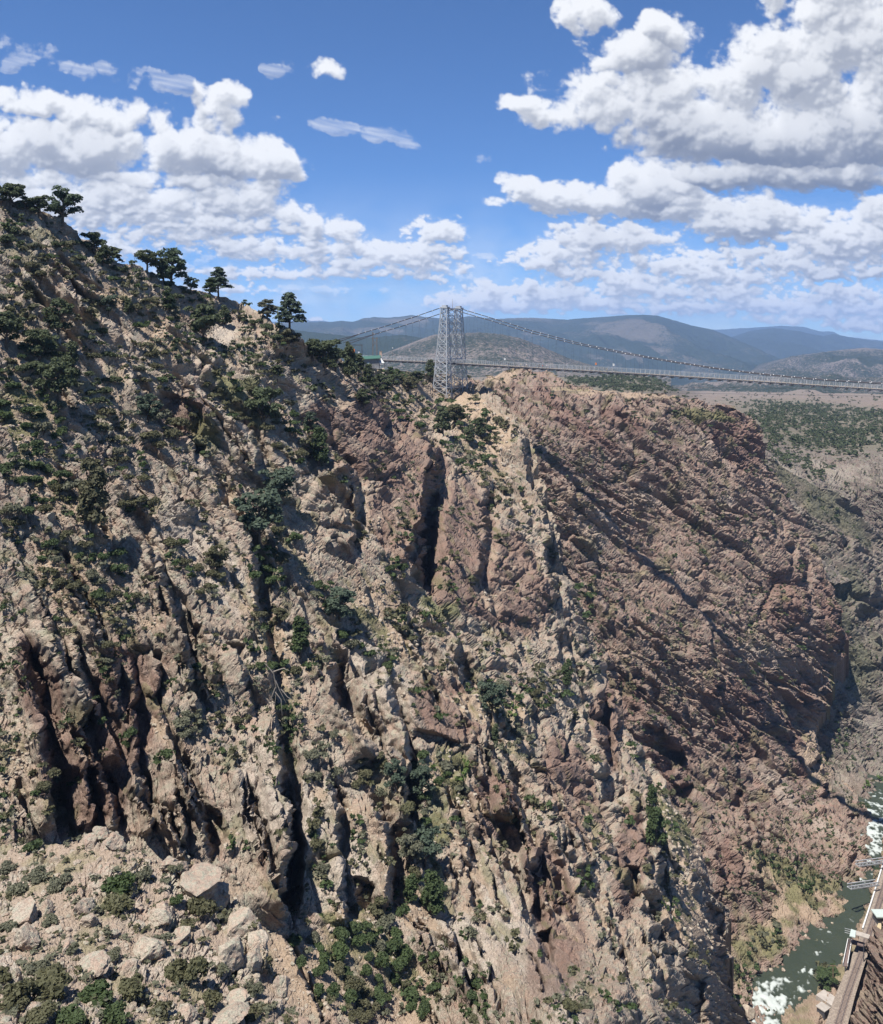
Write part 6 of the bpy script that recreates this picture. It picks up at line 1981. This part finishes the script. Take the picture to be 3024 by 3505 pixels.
def person(loc, rz, label, top, legs, hat=None, lean=0.0):
    """one continuous skinned figure, 1.74 m tall"""
    J = {'pel': (0, 0, .94), 'chest': (0, lean * .5, 1.28), 'neck': (0, lean * .8, 1.47), 'head': (0, lean, 1.62), 'crown': (0, lean, 1.70),
         'shl': (-.17, lean * .7, 1.40), 'ell': (-.24, lean + .02, 1.12), 'wrl': (-.22, lean + .18, .98), 'fgl': (-.21, lean + .24, .90),
         'shr': (.17, lean * .7, 1.40), 'elr': (.25, lean + .05, 1.13), 'wrr': (.20, lean + .24, 1.02), 'fgr': (.19, lean + .31, .97),
         'hil': (-.09, 0, .90), 'knl': (-.10, .04, .49), 'anl': (-.11, -.02, .08), 'tol': (-.12, .14, .03), 'hir': (.09, 0, .90), 'knr': (.10, -.01, .49), 'anr': (.11, -.06, .08), 'tor': (.12, .10, .03)}
    R = {'pel': .15, 'chest': .16, 'neck': .06, 'head': .10, 'crown': .085, 'shl': .07, 'ell': .047, 'wrl': .033, 'fgl': .03, 'shr': .07, 'elr': .047, 'wrr': .033, 'fgr': .03, 'hil': .095, 'knl': .062, 'anl': .045, 'tol': .035, 'hir': .095, 'knr': .062, 'anr': .045, 'tor': .035}
    E = [('pel', 'chest'), ('chest', 'neck'), ('neck', 'head'), ('head', 'crown'), ('chest', 'shl'), ('shl', 'ell'), ('ell', 'wrl'), ('wrl', 'fgl'), ('chest', 'shr'), ('shr', 'elr'), ('elr', 'wrr'), ('wrr', 'fgr'), ('pel', 'hil'), ('hil', 'knl'), ('knl', 'anl'), ('anl', 'tol'), ('pel', 'hir'), ('hir', 'knr'), ('knr', 'anr'), ('anr', 'tor')]
    names = list(J)
    me = bpy.data.meshes.new('person_cage')
    me.from_pydata([J[n] for n in names], [(names.index(a), names.index(b)) for a, b in E], [])
    o = bpy.data.objects.new('person_cage', me)
    C.objects.link(o)
    sk = o.modifiers.new('Skin', 'SKIN')
    o.modifiers.new('Sub', 'SUBSURF').levels = 1
    for i, n in enumerate(names):
        d = me.skin_vertices[0].data[i]
        d.radius = (R[n], R[n] * (0.72 if n in ('pel', 'chest') else 1))
        d.use_root = n == 'pel'
    dg = bpy.context.evaluated_depsgraph_get()
    me2 = bpy.data.meshes.new_from_object(o.evaluated_get(dg))
    bpy.data.objects.remove(o)
    me2.name = 'person'
    for mm in (M_SKIN, top, legs, M_HAIR, M_DSTEEL):
        me2.materials.append(mm)
    for p in me2.polygons:
        c = p.center
        p.use_smooth = True
        p.material_index = 3 if (c.z > 1.66 or (c.z > 1.55 and c.y < lean - 0.05)) else 0 if c.z > 1.46 or (abs(c.x) > .16 and c.z < 1.2 and c.z > .8) else 1 if c.z > .95 else 2 if c.z > .1 else 4
    ob = bpy.data.objects.new('person', me2)
    C.objects.link(ob)
    ob.location = loc
    ob.rotation_euler = (0, 0, rz)
    tag(ob, label, 'person', 'visitors walking on the bridge deck')
    if hat:
        h = MB().tube([(0, lean, 1.68), (0, lean, 1.70), (0, lean, 1.71), (0, lean, 1.80)], [.19, .19, .11, .09], 10)
        ho = h.build('hat', [hat], None, True)
        ho.parent = ob
    return ob


RED, WHT, YEL, NAVY, BLK, KHA, TEAL = cloth('red_cloth', (0.5, 0.05, 0.03)), cloth('white_cloth', (0.75, 0.75, 0.73)), cloth('yellow_cloth', (0.6, 0.45, 0.06)), cloth('navy_cloth', (0.03, 0.05, 0.12)), cloth('black_cloth', (0.02, 0.02, 0.025)), cloth('khaki_cloth', (0.3, 0.24, 0.15)), cloth('teal_cloth', (0.06, 0.2, 0.22))


def deck_t(px):
    for tq in np.arange(-60, 260, 0.25):
        p = A0 + AD * tq
        if CX + F_ * p[0] / p[1] >= px:
            return tq


for (px, off, rz, lab, top, legs, hat, lean) in (
        (1590, -2.6, 0.4, 'person in a white hat leaning on the rail just right of the tower', WHT, NAVY, M_WHITE, 0.12),
        (1748, -2.3, 1.0, 'person in dark clothes beside the white flag nearest the tower', BLK, NAVY, None, 0),
        (1770, -2.0, 4.2, 'person in teal, left one of the close pair on the deck', TEAL, BLK, None, 0),
        (1789, -2.2, 4.4, 'person in yellow on the left part of the deck', YEL, KHA, None, 0),
        (1802, -1.6, 1.2, 'person in navy right of the left-hand person in yellow', NAVY, BLK, None, 0),
        (1809, -2.5, 2.0, 'person in white top and khaki trousers right of the one in navy', WHT, KHA, None, 0),
        (1851, -2.2, 4.2, 'person in black walking alone left of the one in red', BLK, BLK, None, 0),
        (1864, -2.4, 0.3, 'person in a red shirt on the deck', RED, NAVY, None, 0),
        (1877, -2.0, 1.2, 'person in a white shirt right beside the one in red', WHT, NAVY, None, 0),
        (1962, -2.2, 4.3, 'person in a white shirt with khaki trousers, alone mid-deck', WHT, KHA, None, 0),
        (2029, -2.4, 1.1, 'person in navy on the deck just left of the orange flag', NAVY, KHA, None, 0),
        (2084, -2.4, 1.1, 'person in bright yellow left of the far white flag', YEL, BLK, None, 0)):
    t = deck_t(px)
    person(bp(t, off, bz(t) + 0.01), rz, lab, top, legs, hat, lean)

# ---- left abutment: building, tent, poles, board, lamp
RB = [[AD[0], AN[0], 0], [AD[1], AN[1], 0], [0, 0, 1]]
b = thing('bridge_building', 'low grey building with a green metal roof under the left end of the bridge', 'building', at(1246, 1262, 478))
W8, H5, D6 = 8.2, 6.2, 7.0
m = MB().box((0, 0, -2), (W8, D6, H5 - 1.0)); m.build('wall', [M_GREYWALL], b)
m = MB()
m.quad((-1.8, -0.8, H5 - 1.0), (W8 + 0.6, -0.8, H5 - 0.4), (W8 + 0.6, D6 + 0.6, H5 + 1.0), (-1.8, D6 + 0.6, H5 + 0.5))
m.quad((-1.8, -0.8, H5 - 1.35), (-1.8, D6 + 0.6, H5 + 0.15), (W8 + 0.6, D6 + 0.6, H5 + 0.65), (W8 + 0.6, -0.8, H5 - 0.75))
m.quad((-1.8, -0.8, H5 - 1.35), (W8 + 0.6, -0.8, H5 - 0.75), (W8 + 0.6, -0.8, H5 - 0.4), (-1.8, -0.8, H5 - 1.0))
m.quad((W8 + 0.6, -0.8, H5 - 0.75), (W8 + 0.6, D6 + 0.6, H5 + 0.65), (W8 + 0.6, D6 + 0.6, H5 + 1.0), (W8 + 0.6, -0.8, H5 - 0.4))
m.build('roof', [M_GREENROOF], b)
m = MB().box((2.0, -0.12, 2.6), (3.0, 0, 3.6)); m.build('window', [M_ROOFP], b)

t = thing('canopy_tent', 'small white peaked tent beside the grey bridge building', 'tent', at(1306, 1258, 480))
m = MB()
pk = (0, 0, 5.2)
cs = [(-1.7, -1.7, 2.7), (1.7, -1.7, 2.7), (1.7, 1.7, 2.7), (-1.7, 1.7, 2.7)]
for i in range(4):
    a, c = cs[i], cs[(i + 1) % 4]
    ma, mc = [(a[k] * .35 + pk[k] * .65) - (0.35 if k == 2 else 0) for k in range(3)], [(c[k] * .35 + pk[k] * .65) - (0.35 if k == 2 else 0) for k in range(3)]
    m.quad(a, c, mc, ma)
    m.quad(ma, mc, pk, pk)
    m.quad(a, (a[0], a[1], 2.35), (c[0], c[1], 2.35), c)
m.build('canopy', [M_TENT], t)
for cxy in cs:
    MB().bar((cxy[0], cxy[1], -0.6), (cxy[0], cxy[1], 2.7), 0.12).build('leg', [M_DSTEEL], t)

f = thing('wire_fence', 'grey wire fence on the slope below the white tent', 'fence', at(1284, 1262, 472))
p0, p1 = np.array((0, 0, 0.0)), np.array(at(1345, 1278, 466)) - np.array(at(1284, 1262, 472))
m = MB()
for k in range(4):
    m.bar(p0 + (0, 0, 0.4 + 0.5 * k), p1 + (0, 0, 0.4 + 0.5 * k), 0.05)
m.build('wire', [M_STEEL], f)
for k in range(7):
    q = p0 + (p1 - p0) * k / 6
    MB().bar(q - (0, 0, 0.5), q + (0, 0, 2.1), 0.1).build('post', [M_STEEL], f)

u = thing('utility_pole', 'two-legged wooden power pole with braces behind the bridge end', 'power pole', at(1284, 1210, 545))
for dx, h_ in ((-1.25, 13.4), (1.25, 10.2)):
    MB().tube([(dx, 0, -1), (dx, 0, h_)], [0.24, 0.17], 7).build('pole', [M_POLE], u)
m = MB().bar((-2.0, 0, 9.4), (2.0, 0, 9.4), 0.22).bar((-1.9, 0, 12.6), (2.4, 0, 11.9), 0.2)
m.bar((-1.2, 0.15, 4.5), (1.2, 0.15, 8.5), 0.15).bar((1.2, 0.15, 4.5), (-1.2, 0.15, 8.5), 0.15)
m.build('crossarm', [M_POLE], u)

g_ = thing('timber_gate', 'dark timber gateway frame between the trees at the bridge entrance', 'gateway', at(1220, 1212, 520))
MB().bar((-3.6, 0, 5.4), (3.8, 0, 5.4), 0.4, 0.5).build('beam', [M_DSTEEL], g_)
for x in (-3.2, 3.4):
    MB().bar((x, 0, -1), (x, 0, 5.2), 0.35).build('post', [M_DSTEEL], g_)
s_ = thing('orange_sign', 'orange board standing at the bridge entrance', 'sign board', at(1211, 1210, 516))
MB().box((-0.7, -0.06, 0.2), (0.7, 0.06, 2.7)).build('panel', [M_ORANGE], s_)
MB().bar((-0.5, 0.1, -1), (-0.5, 0.1, 2.5), 0.1).bar((0.5, 0.1, -1), (0.5, 0.1, 2.5), 0.1).build('post', [M_POLE], s_)
s_ = thing('entrance_pillar', 'white pillar with dark cap at the bridge entrance', 'pillar', at(1229, 1216, 512))
MB().box((-0.5, -0.5, -1), (0.5, 0.5, 2.4)).build('shaft', [M_WHITE], s_)
MB().box((-0.6, -0.6, 2.403), (0.6, 0.6, 2.7)).build('cap', [M_DSTEEL], s_)
s_ = thing('kiosk', 'small tan booth beside the power pole behind the railing', 'booth', at(1304, 1214, 520))
MB().box((-0.7, -0.7, -1.2), (0.7, 0.7, 2.0)).build('wall', [M_TAN], s_)
MB().box((-0.85, -0.85, 2.003), (0.85, 0.85, 2.15)).build('roof', [M_TAN], s_)
s_ = thing('street_lamp', 'lamp on a thin post behind the left part of the bridge railing', 'lamp', at(1344, 1222, 500))
MB().tube([(0, 0, -1), (0, 0, 5.0)], 0.08, 6).build('post', [M_DSTEEL], s_)
MB().ball((0.1, 0, 5.15), 0.36).build('lamp_head', [M_WHITE], s_)

# ---- black post on the left skyline
g = ground(459, 905)
s_ = thing('loudspeaker_post', 'thin post with a black box on top against the sky on the left ridge', 'post', g)
MB().tube([(0, 0, -0.5), (0, 0, 2.9)], 0.05, 6).build('post', [M_DSTEEL], s_)
MB().box((-0.16, -0.14, 2.3), (0.16, 0.14, 3.1)).build('box', [M_DSTEEL], s_)

# ================================================================== riverside
def rb(px, py, z=ZB):
    Y = -z * F_ / (py - HY)
    return np.array(((px - CX) / F_ * Y, Y, z))


ys = [3600, 3505, 3407, 3315, 3250, 3179, 3120, 3075, 3020, 2966, 2860, 2760]
xl = np.interp(ys, [p[1] for p in RAIL_L][::-1], [p[0] for p in RAIL_L][::-1])
xr = np.interp(ys, [p[1] for p in RAIL_R][::-1], [p[0] for p in RAIL_R][::-1])
Lp = [rb(x, y, ZB + 0.45) for x, y in zip(xl, ys)]
Rp = [rb(x, y, ZB + 0.45) for x, y in zip(xr, ys)]
rt = thing('railway_track', 'railway track on a tan gravel bench beside the river', 'railway')
m = MB()
for i in range(len(ys) - 1):
    m.quad(Lp[i], Rp[i], Rp[i + 1], Lp[i + 1])
    for Q_, s_ in ((Lp, 1),):
        a, b_ = Q_[i], Q_[i + 1]
        m.quad(a, b_, b_ + (-0.8, 0.4, -5.0), a + (-0.8, 0.4, -5.0))
m.build('gravel_bed', [M_BALLAST], rt)
cen = [(l * 0.42 + r * 0.58) for l, r in zip(Lp, Rp)]
slp = MB()
for i in range(len(cen) - 1):
    a, b_ = cen[i], cen[i + 1]
    d = b_ - a
    L_ = np.linalg.norm(d)
    d /= L_
    w = np.cross(d, (0, 0, 1.0))
    w /= np.linalg.norm(w)
    for s in np.arange(0, L_, 0.75):
        c = a + d * s + (0, 0, 0.08)
        slp.bar(c - w * 1.25, c + w * 1.25, 0.24, 0.14)
tag(slp.build('sleeper', [M_RUST], rt), kind='stuff')
for s in (-0.72, 0.72):
    m = MB()
    for i in range(len(cen) - 1):
        d = cen[i + 1] - cen[i]
        d /= np.linalg.norm(d)
        w = np.cross(d, (0, 0, 1.0))
        w /= np.linalg.norm(w)
        m.bar(cen[i] + w * s + (0, 0, 0.22), cen[i + 1] + w * s + (0, 0, 0.22), 0.10, 0.16)
    m.build('rail', [M_DSTEEL], rt)
pw = thing('river_pipe', 'pale pipe running along the river edge of the railway bench', 'pipe')
m = MB()
pts = [rb(x - 3, y, ZB + 0.9) for x, y in zip(xl[5:], ys[5:])]
m.tube(pts, 0.34, 8)
m.build('pipe', [M_WHITE], pw)
for i in range(1, len(pts) - 1):
    MB().bar(pts[i] - (0, 0, 2.4), pts[i] - (0, 0, 0.36), 0.3).build('support', [M_DSTEEL], pw)


def truss(pl, pr, wid, name_label):
    """steel A-frame span from the rock wall to the railway bench"""
    t = thing('river_truss', name_label, 'truss bridge', None or tuple((pl + pr) / 2))
    o = (pl + pr) / 2
    d = pr - pl
    L_ = np.linalg.norm(d)
    d /= L_
    w = np.cross(d, (0, 0, 1.0))
    w /= np.linalg.norm(w)
    for s in (-1, 1):
        m = MB()
        a, b_ = pl + w * s * wid - o, pr + w * s * wid - o
        up = np.array((0, 0, 1.3))
        m.bar(a, b_, 0.42, 0.5).bar(a + up, b_ + up, 0.32, 0.3)
        n = 8
        for k in range(n):
            x0, x1 = a + (b_ - a) * k / n, a + (b_ - a) * (k + 1) / n
            m.bar(x0, x1 + up if k % 2 == 0 else x1, 0.16) if k % 2 == 0 else m.bar(x0 + up, x1, 0.16)
        m.build('truss_side', [M_STEEL], t)
    m = MB()
    for k in range(7):
        c = pl + (pr - pl) * k / 6 - o
        m.bar(c - w * wid, c + w * wid, 0.2)
        if k < 6:
            c2 = pl + (pr - pl) * (k + 1) / 6 - o
            m.bar(c - w * wid * (1 if k % 2 else -1), c2 + w * wid * (1 if k % 2 else -1), 0.14)
    m.build('bracing', [M_STEEL], t)
    return t


truss(rb(2908, 3040, -237.5), rb(3004, 3026, -240.5), 0.95, 'nearer grey steel truss spanning the river to the railway bench')
truss(rb(2936, 2962, -237.5), rb(3040, 2948, -240.5), 0.95, 'farther grey steel truss crossing the white rapids')

# ---- lower station: covered platform over the track and a stepped walkway
st = thing('incline_station', 'riverside station with pale roofs and dark platform over the railway', 'station', rb(2945, 3230, ZB))
o = rb(2945, 3230, ZB)


def sp(px, py, h):
    return rb(px, py, ZB + h) - o


def slab(pts, th, mat, name, mi=None):
    m = MB()
    lo = [p - (0, 0, th) for p in pts]
    m.quad(*pts)
    m.quad(*lo[::-1])
    for i in range(4):
        j = (i + 1) % 4
        m.quad(pts[i], lo[i], lo[j], pts[j])
    return m.build(name, [mat], st)


slab([sp(2917, 3181, 7.5), sp(2980, 3201, 7.5), sp(2975, 3213, 7.5), sp(2913, 3195, 7.5)], 0.3, M_CONC, 'roof')
slab([sp(2915, 3180, 8.2), sp(2931, 3186, 8.2), sp(2929, 3209, 8.2), sp(2909, 3204, 8.2)], 0.3, M_ROOFP, 'roof')
slab([sp(2906, 3212, 3.6), sp(2962, 3228, 3.6), sp(2960, 3240, 3.6), sp(2903, 3226, 3.6)], 0.4, M_RUST, 'platform')
for (x, y) in ((2914, 3200), (2976, 3210), (2908, 3215), (2958, 3232)):
    a = sp(x, y, 7.4)
    MB().bar(a, (a[0], a[1], -2.5), 0.26).build('column', [M_DSTEEL], st)
m = MB()
for k in range(3):
    a, b_ = sp(2893, 3178 + 7 * k, 7.6), sp(2917, 3184 + 7 * k, 7.9)
    m.bar(a, b_, 0.14)
m.build('cable_guide', [M_STEEL], st)

wk = thing('walkway', 'sloping brown walkway with white railings beside the railway', 'walkway', rb(2900, 3262, ZB))
o = rb(2900, 3262, ZB)
q = [sp(2904, 3222, 3.4), sp(2917, 3226, 3.4), sp(2903, 3308, 2.4), sp(2887, 3306, 2.4)]
m = MB()
m.quad(*q)
m.quad(*[p - (0, 0, 0.35) for p in q][::-1])
for i in range(4):
    j = (i + 1) % 4
    m.quad(q[i], q[i] - (0, 0, 0.35), q[j] - (0, 0, 0.35), q[j])
m.build('floor', [M_RUST], wk)
for a, b_ in ((q[0], q[3]), (q[1], q[2])):
    m = MB().bar(a + (0, 0, 1.1), b_ + (0, 0, 1.1), 0.22).bar(a + (0, 0, 0.55), b_ + (0, 0, 0.55), 0.14).bar(a + (0, 0, 0.1), b_ + (0, 0, 0.1), 0.2)
    for k in range(9):
        c = a + (b_ - a) * k / 8
        m.bar(c, c + (0, 0, 1.1), 0.14)
    m.build('railing', [M_WHITE], wk)
for k in range(3):
    c = (q[0] + q[1]) / 2 * (1 - k / 2) + (q[2] + q[3]) / 2 * k / 2
    MB().bar(c - (0, 0, 0.36), c - (0, 0, 7), 0.4).build('column', [M_DSTEEL], wk)
for (px, py, lab, top, legs) in ((2935, 3212, 'person in white on the dark platform of the riverside station', WHT, NAVY), (2940, 3216, 'person in black beside the one in white on the station platform', BLK, KHA)):
    pz = rb(px, py, ZB + 3.62)
    pr = person(pz, 0.5, lab, top, legs)
    pr['group'] = 'visitors on the riverside station'

# ---- other riverside things
s_ = thing('control_hut', 'grey-roofed building corner above the yellow gravel pad at right edge', 'hut', rb(3020, 3165, ZB + 0.5))
MB().box((-1.9, 0, -1.5), (5, 4, 3.0)).build('wall', [M_DSTEEL], s_)
MB().box((-2.4, -0.6, 3.003), (5.4, 4.5, 3.5)).build('roof', [M_ROOFP], s_)
pad = thing('gravel_pad', 'rounded pad of yellow gravel beside the track', 'gravel pad', rb(3010, 3178, ZB + 0.8))
m = MB()
n = 14
ring = [rb(3010 + 8 * math.cos(a) - 3 * math.sin(a), 3178 + 21 * math.sin(a), ZB + 1.0) - rb(3010, 3178, ZB + 0.8) for a in np.arange(n) / n * 6.283]
for i in range(n):
    j = (i + 1) % n
    m.quad((0, 0, 0.35), ring[i], ring[j], (0, 0, 0.35))
    m.quad(ring[i], ring[i] - (0, 0, 2.5), ring[j] - (0, 0, 2.5), ring[j])
m.build('surface', [M_SAND], pad)
s_ = thing('utility_pole', 'single wooden pole with crossarm on the river bank by the green tree', 'power pole', rb(2853, 3386, -246.5))
MB().tube([(0, 0, -1), (0, 0, 9.2)], [0.2, 0.14], 7).build('pole', [M_POLE], s_)
MB().bar((-1.3, 0, 8.8), (1.3, 0, 8.8), 0.18).build('crossarm', [M_POLE], s_)
s_ = thing('shed', 'small dark shed with pale flat roof on the river bank', 'shed', rb(2819, 3468, -245.5), 0.6)
MB().box((-1.6, -1.5, -1), (1.6, 1.5, 2.0)).build('wall', [M_DSTEEL], s_)
MB().box((-1.9, -1.8, 2.003), (1.9, 1.8, 2.3)).build('roof', [M_CONC], s_)
s_ = thing('concrete_pad', 'pale flat concrete slab on the river bank behind the shed', 'slab', rb(2838, 3425, -246.0), 0.6)
MB().box((-2.6, -3.6, -1.6), (2.6, 3.6, 0.9)).build('slab', [M_CONC], s_)
g = ground(2830, 3372, prefer=('river_bank',))
tree('pinyon', g - Vector((0, 0, 0.5)), 6.5, 'dense dark green tree leaning over the river bank at bottom right', None, 'green', 1.7, 1.0, 2)
g = ground(2812, 3352, prefer=('river_bank',))
tree('juniper', g - Vector((0, 0, 0.5)), 5.5, 'lower green tree at the water left of the bank pole', None, 'green', 1.6, 2.0, 1)

# ================================================================== boulders
def boulder_mesh(seed):
    rng = np.random.default_rng(seed)
    bm = bmesh.new()
    bmesh.ops.create_icosphere(bm, subdivisions=4, radius=1)
    for k in range(15):
        nrm = rng.normal(size=3)
        nrm /= np.linalg.norm(nrm)
        d = 0.46 + 0.3 * rng.random()
        n = Vector(nrm)
        for v in bm.verts:
            e = v.co.dot(n) - d
            if e > 0:
                v.co -= n * e * 0.96
    P = np.array([v.co for v in bm.verts])
    h = 0.075 * fbm(P * 2.6 + seed, 4) + 0.03 * perlin(P * 11 + seed) - 0.07 * sstep(0.12, 0.0, np.abs(perlin(P * 1.7 + seed)))
    for v, q in zip(bm.verts, h):
        v.co += v.co.normalized() * float(q)
    me = bpy.data.meshes.new('boulder')
    bm.to_mesh(me)
    bm.free()
    me.materials.append(M_BOULD)
    return me


M_BOULD = rock_mat('boulder_stone', ((0.42, 0.36, 0.285), (0.33, 0.275, 0.215), (0.36, 0.25, 0.19), (0.13, 0.115, 0.10), (0.30, 0.31, 0.24)), scale=3.0)
BM_ = [boulder_mesh(40 + i) for i in range(8)]
BL_ = [  # (x, y, w px, h px, rot, label)   on the foreground knoll
    (690, 3045, 150, 90, 0.3, 'largest pale boulder with cracked top on the knoll edge', 1), (745, 3090, 90, 60, 1.2, 'grey boulder tucked under the right side of the largest pale boulder', 3),
    (345, 2868, 50, 66, 0.2, 'upright pointed rock crowning the knoll', 2), (385, 2890, 76, 50, 1.0, 'blocky grey rock right of the upright pointed rock', 4), (305, 2893, 50, 40, 2.0, 'squat rock left of the upright pointed rock', 5), (415, 2905, 40, 34, .6, 'small rock at the right end of the crowning rock pile', 0),
    (160, 3130, 44, 60, 0.4, 'small pink upright rock on the left of the knoll', 6), (90, 3140, 100, 60, 0.9, 'flat tilted brown slab with shadowed underside at left', 1), (290, 3120, 80, 74, 1.7, 'tan boulder below the big grey-green bush', 2), (310, 3160, 60, 46, 0.2, 'grey boulder just below the tan one, near a dark gap', 7),
    (100, 3240, 84, 90, 2.2, 'pinkish pointed boulder near the left edge of the knoll', 3), (230, 3255, 70, 50, 1.1, 'low grey rock between the pointed pink boulder and the slab', 4), (300, 3330, 110, 56, 0.5, 'long tan slab tilted to the right, lower knoll', 5), (55, 3345, 34, 34, 0.8, 'small pink stone low at the left edge', 6),
    (520, 3270, 130, 90, 1.4, 'broad pink and tan boulder in the middle of the lower knoll', 0), (545, 3150, 70, 66, 0.1, 'tan boulder above the broad pink one', 2), (560, 3120, 60, 40, 2.6, 'flat stone on top of the tan boulder', 6), (620, 3220, 80, 50, 0.3, 'smooth tan slab right of the broad pink boulder', 1),
    (680, 3230, 50, 46, 1.3, 'grey shadowed block right of the smooth tan slab', 3), (830, 3180, 120, 80, 0.6, 'large pale cracked boulder at the right end of the knoll', 4), (880, 3245, 80, 60, 1.9, 'rounded pale boulder under the large cracked one', 5), (790, 3290, 110, 110, 0.9, 'tall weathered outcrop block at the knoll edge', 7),
    (860, 3310, 80, 90, 0.2, 'cracked grey block beside the tall weathered outcrop', 0), (720, 3190, 50, 36, 1.1, 'small tan rock left of the large cracked boulder', 6), (810, 3435, 90, 40, 0.3, 'flat pale rock near the bottom edge', 1), (780, 3490, 130, 56, 1.5, 'wide pale rock cut by the bottom edge', 2),
    (960, 3400, 60, 70, 0.7, 'grey block on the shadowed knoll end', 3), (640, 3480, 80, 46, 1.3, 'pinkish rock at the bottom edge among bushes', 4), (110, 3480, 50, 70, 0.2, 'grey upright stone low at left among bushes', 5), (180, 3190, 60, 20, 0.1, 'thin flat dark-edged stone in the rubble', 6),
    (620, 2975, 60, 30, 0.8, 'reddish flat rock behind the largest pale boulder', 6), (580, 2960, 60, 36, 0.4, 'tan rock on the knoll rim left of the reddish flat rock', 7), (480, 3180, 54, 34, 1.4, 'small grey rock in the middle of the knoll', 0), (390, 3200, 40, 30, 2.4, 'little pale rock left of the small grey one', 2), (440, 3330, 60, 40, 1.1, 'small tan rock below the broad pink boulder', 3)]
for i, (x, y, w, h, r_, lab, v) in enumerate(BL_):
    g = ground(x, y, prefer=('knoll',))
    s = g.y / F_
    o = bpy.data.objects.new('boulder', BM_[v])
    C.objects.link(o)
    o.location = g + Vector((0, 0, h * s * 0.17))
    o.rotation_euler = (0.25 * math.sin(i * 1.7), 0.3 * math.cos(i * 2.3), r_)
    o.scale = (w * s * 0.70, w * s * 0.6, h * s * 0.66)
    tag(o, lab, 'boulder', 'boulders of the foreground knoll')
RB_ = [(2590, 3388, 16, 'pale boulder in the rapids at bottom right'), (2682, 3322, 12, 'small pale rock poking out of the rapids'), (2850, 3160, 8, 'pale rock at the water edge under the talus'), (2760, 3205, 12, 'tan rock where the talus meets the river'), (2700, 3270, 10, 'pinkish rock at the waterline of the talus'), (2640, 3320, 12, 'brown rock at the waterline near the rapids'), (2740, 3420, 12, 'tan rock on the right bank beside the rapids'),
       (2770, 3395, 10, 'pale rock on the right bank below the green tree'), (2880, 3270, 12, 'orange-tan rock below the walkway'), (2560, 3465, 46, 'huge smooth brown boulder at the rapids, bottom right'), (2190, 3000, 18, 'boulder wedged in the right-hand gully'), (2305, 2900, 26, 'pale block on the grassy slope behind the big fin'), (170, 1770, 44, 'white-topped boulder in the sandy gully'), (1800, 1500, 22, 'orange boulder on the spur right of the tower'),
       (1750, 1490, 18, 'tan boulder left of the orange one on the spur'), (1630, 1510, 20, 'pinkish boulder on the slope under the tower')]
for i, (x, y, w, lab) in enumerate(RB_):
    g = ground(x, y) if x < 2500 else (ground(x, y) if i in (9,) else Vector(rb(x, y, -249.8)))
    s = g.y / F_
    o = bpy.data.objects.new('boulder', BM_[i % 8])
    C.objects.link(o)
    o.location = g
    o.rotation_euler = (0.2 * i, 0.1 * i, i * 1.3)
    o.scale = (w * s * 0.75, w * s * 0.65, w * s * 0.6)
    tag(o, lab, 'boulder', 'boulders of the gorge')

# ---- loose stones and grass of the knoll and gullies: too many to count
rng = np.random.default_rng(33)
L = LAYERS['knoll']
P = L['P'].reshape(-1, 3)
ok = np.flatnonzero(L['keep'].ravel() & (L['x'] > -60) & (L['x'] < 1060) & (L['y'] < 3560))
pk = rng.choice(ok, 900, replace=False)
ico = bmesh.new()
bmesh.ops.create_icosphere(ico, subdivisions=1, radius=1)
iv = np.array([v.co for v in ico.verts]); iq = np.array([[v.index for v in f.verts] for f in ico.faces])
ico.free()


def stones(name, pts, sizes, mat, label):
    V, Q, o = [], [], 0
    for i, (p, s) in enumerate(zip(pts, sizes)):
        q = iv * (0.7 + 0.6 * rng.random((len(iv), 1))) * (s, s * 0.8, s * 0.6)
        a = rng.random() * 6.28
        R = np.array([[math.cos(a), -math.sin(a), 0], [math.sin(a), math.cos(a), 0], [0, 0, 1]])
        V.append(q @ R.T + p)
        Q.append(iq + o)
        o += len(iv)
    me = mesh_from(name, np.concatenate(V), np.concatenate(Q), mat, smooth=False)
    ob = bpy.data.objects.new(name, me)
    C.objects.link(ob)
    tag(ob, label, kind='stuff')


stones('rubble', [P[j] for j in pk], 0.07 + 0.32 * rng.random(len(pk)) ** 3, M_BOULD, 'loose pale rubble covering the foreground knoll')
L = LAYERS['hillside']
P2 = L['P'].reshape(-1, 3)
sl = L['soil'].ravel() * L['keep'].ravel()
ok = np.flatnonzero((sl > 0.35) & (L['x'] > -20) & (L['x'] < 3030) & (L['y'] < 3520))
pk2 = rng.choice(ok, 5000, replace=False)
stones('scree', [P2[j] for j in pk2], (0.12 + 0.5 * rng.random(len(pk2)) ** 3) * P2[pk2, 1] / 170, M_BOULD, 'small scree in the gullies and on the bare slopes')
pts = rng.choice(np.flatnonzero(LAYERS['knoll']['keep'].ravel() & (LAYERS['knoll']['x'] > -60) & (LAYERS['knoll']['y'] < 3560)), 380, replace=False)
stuff_cloud('dry_grass', [P[j] for j in pts], [0.28 + 0.4 * rng.random() for j in pts], ['sage' if rng.random() < 0.6 else 'olive' for j in pts], 'dry grass and low herbs between the rocks of the knoll', nleaf=40, flat=0.7)
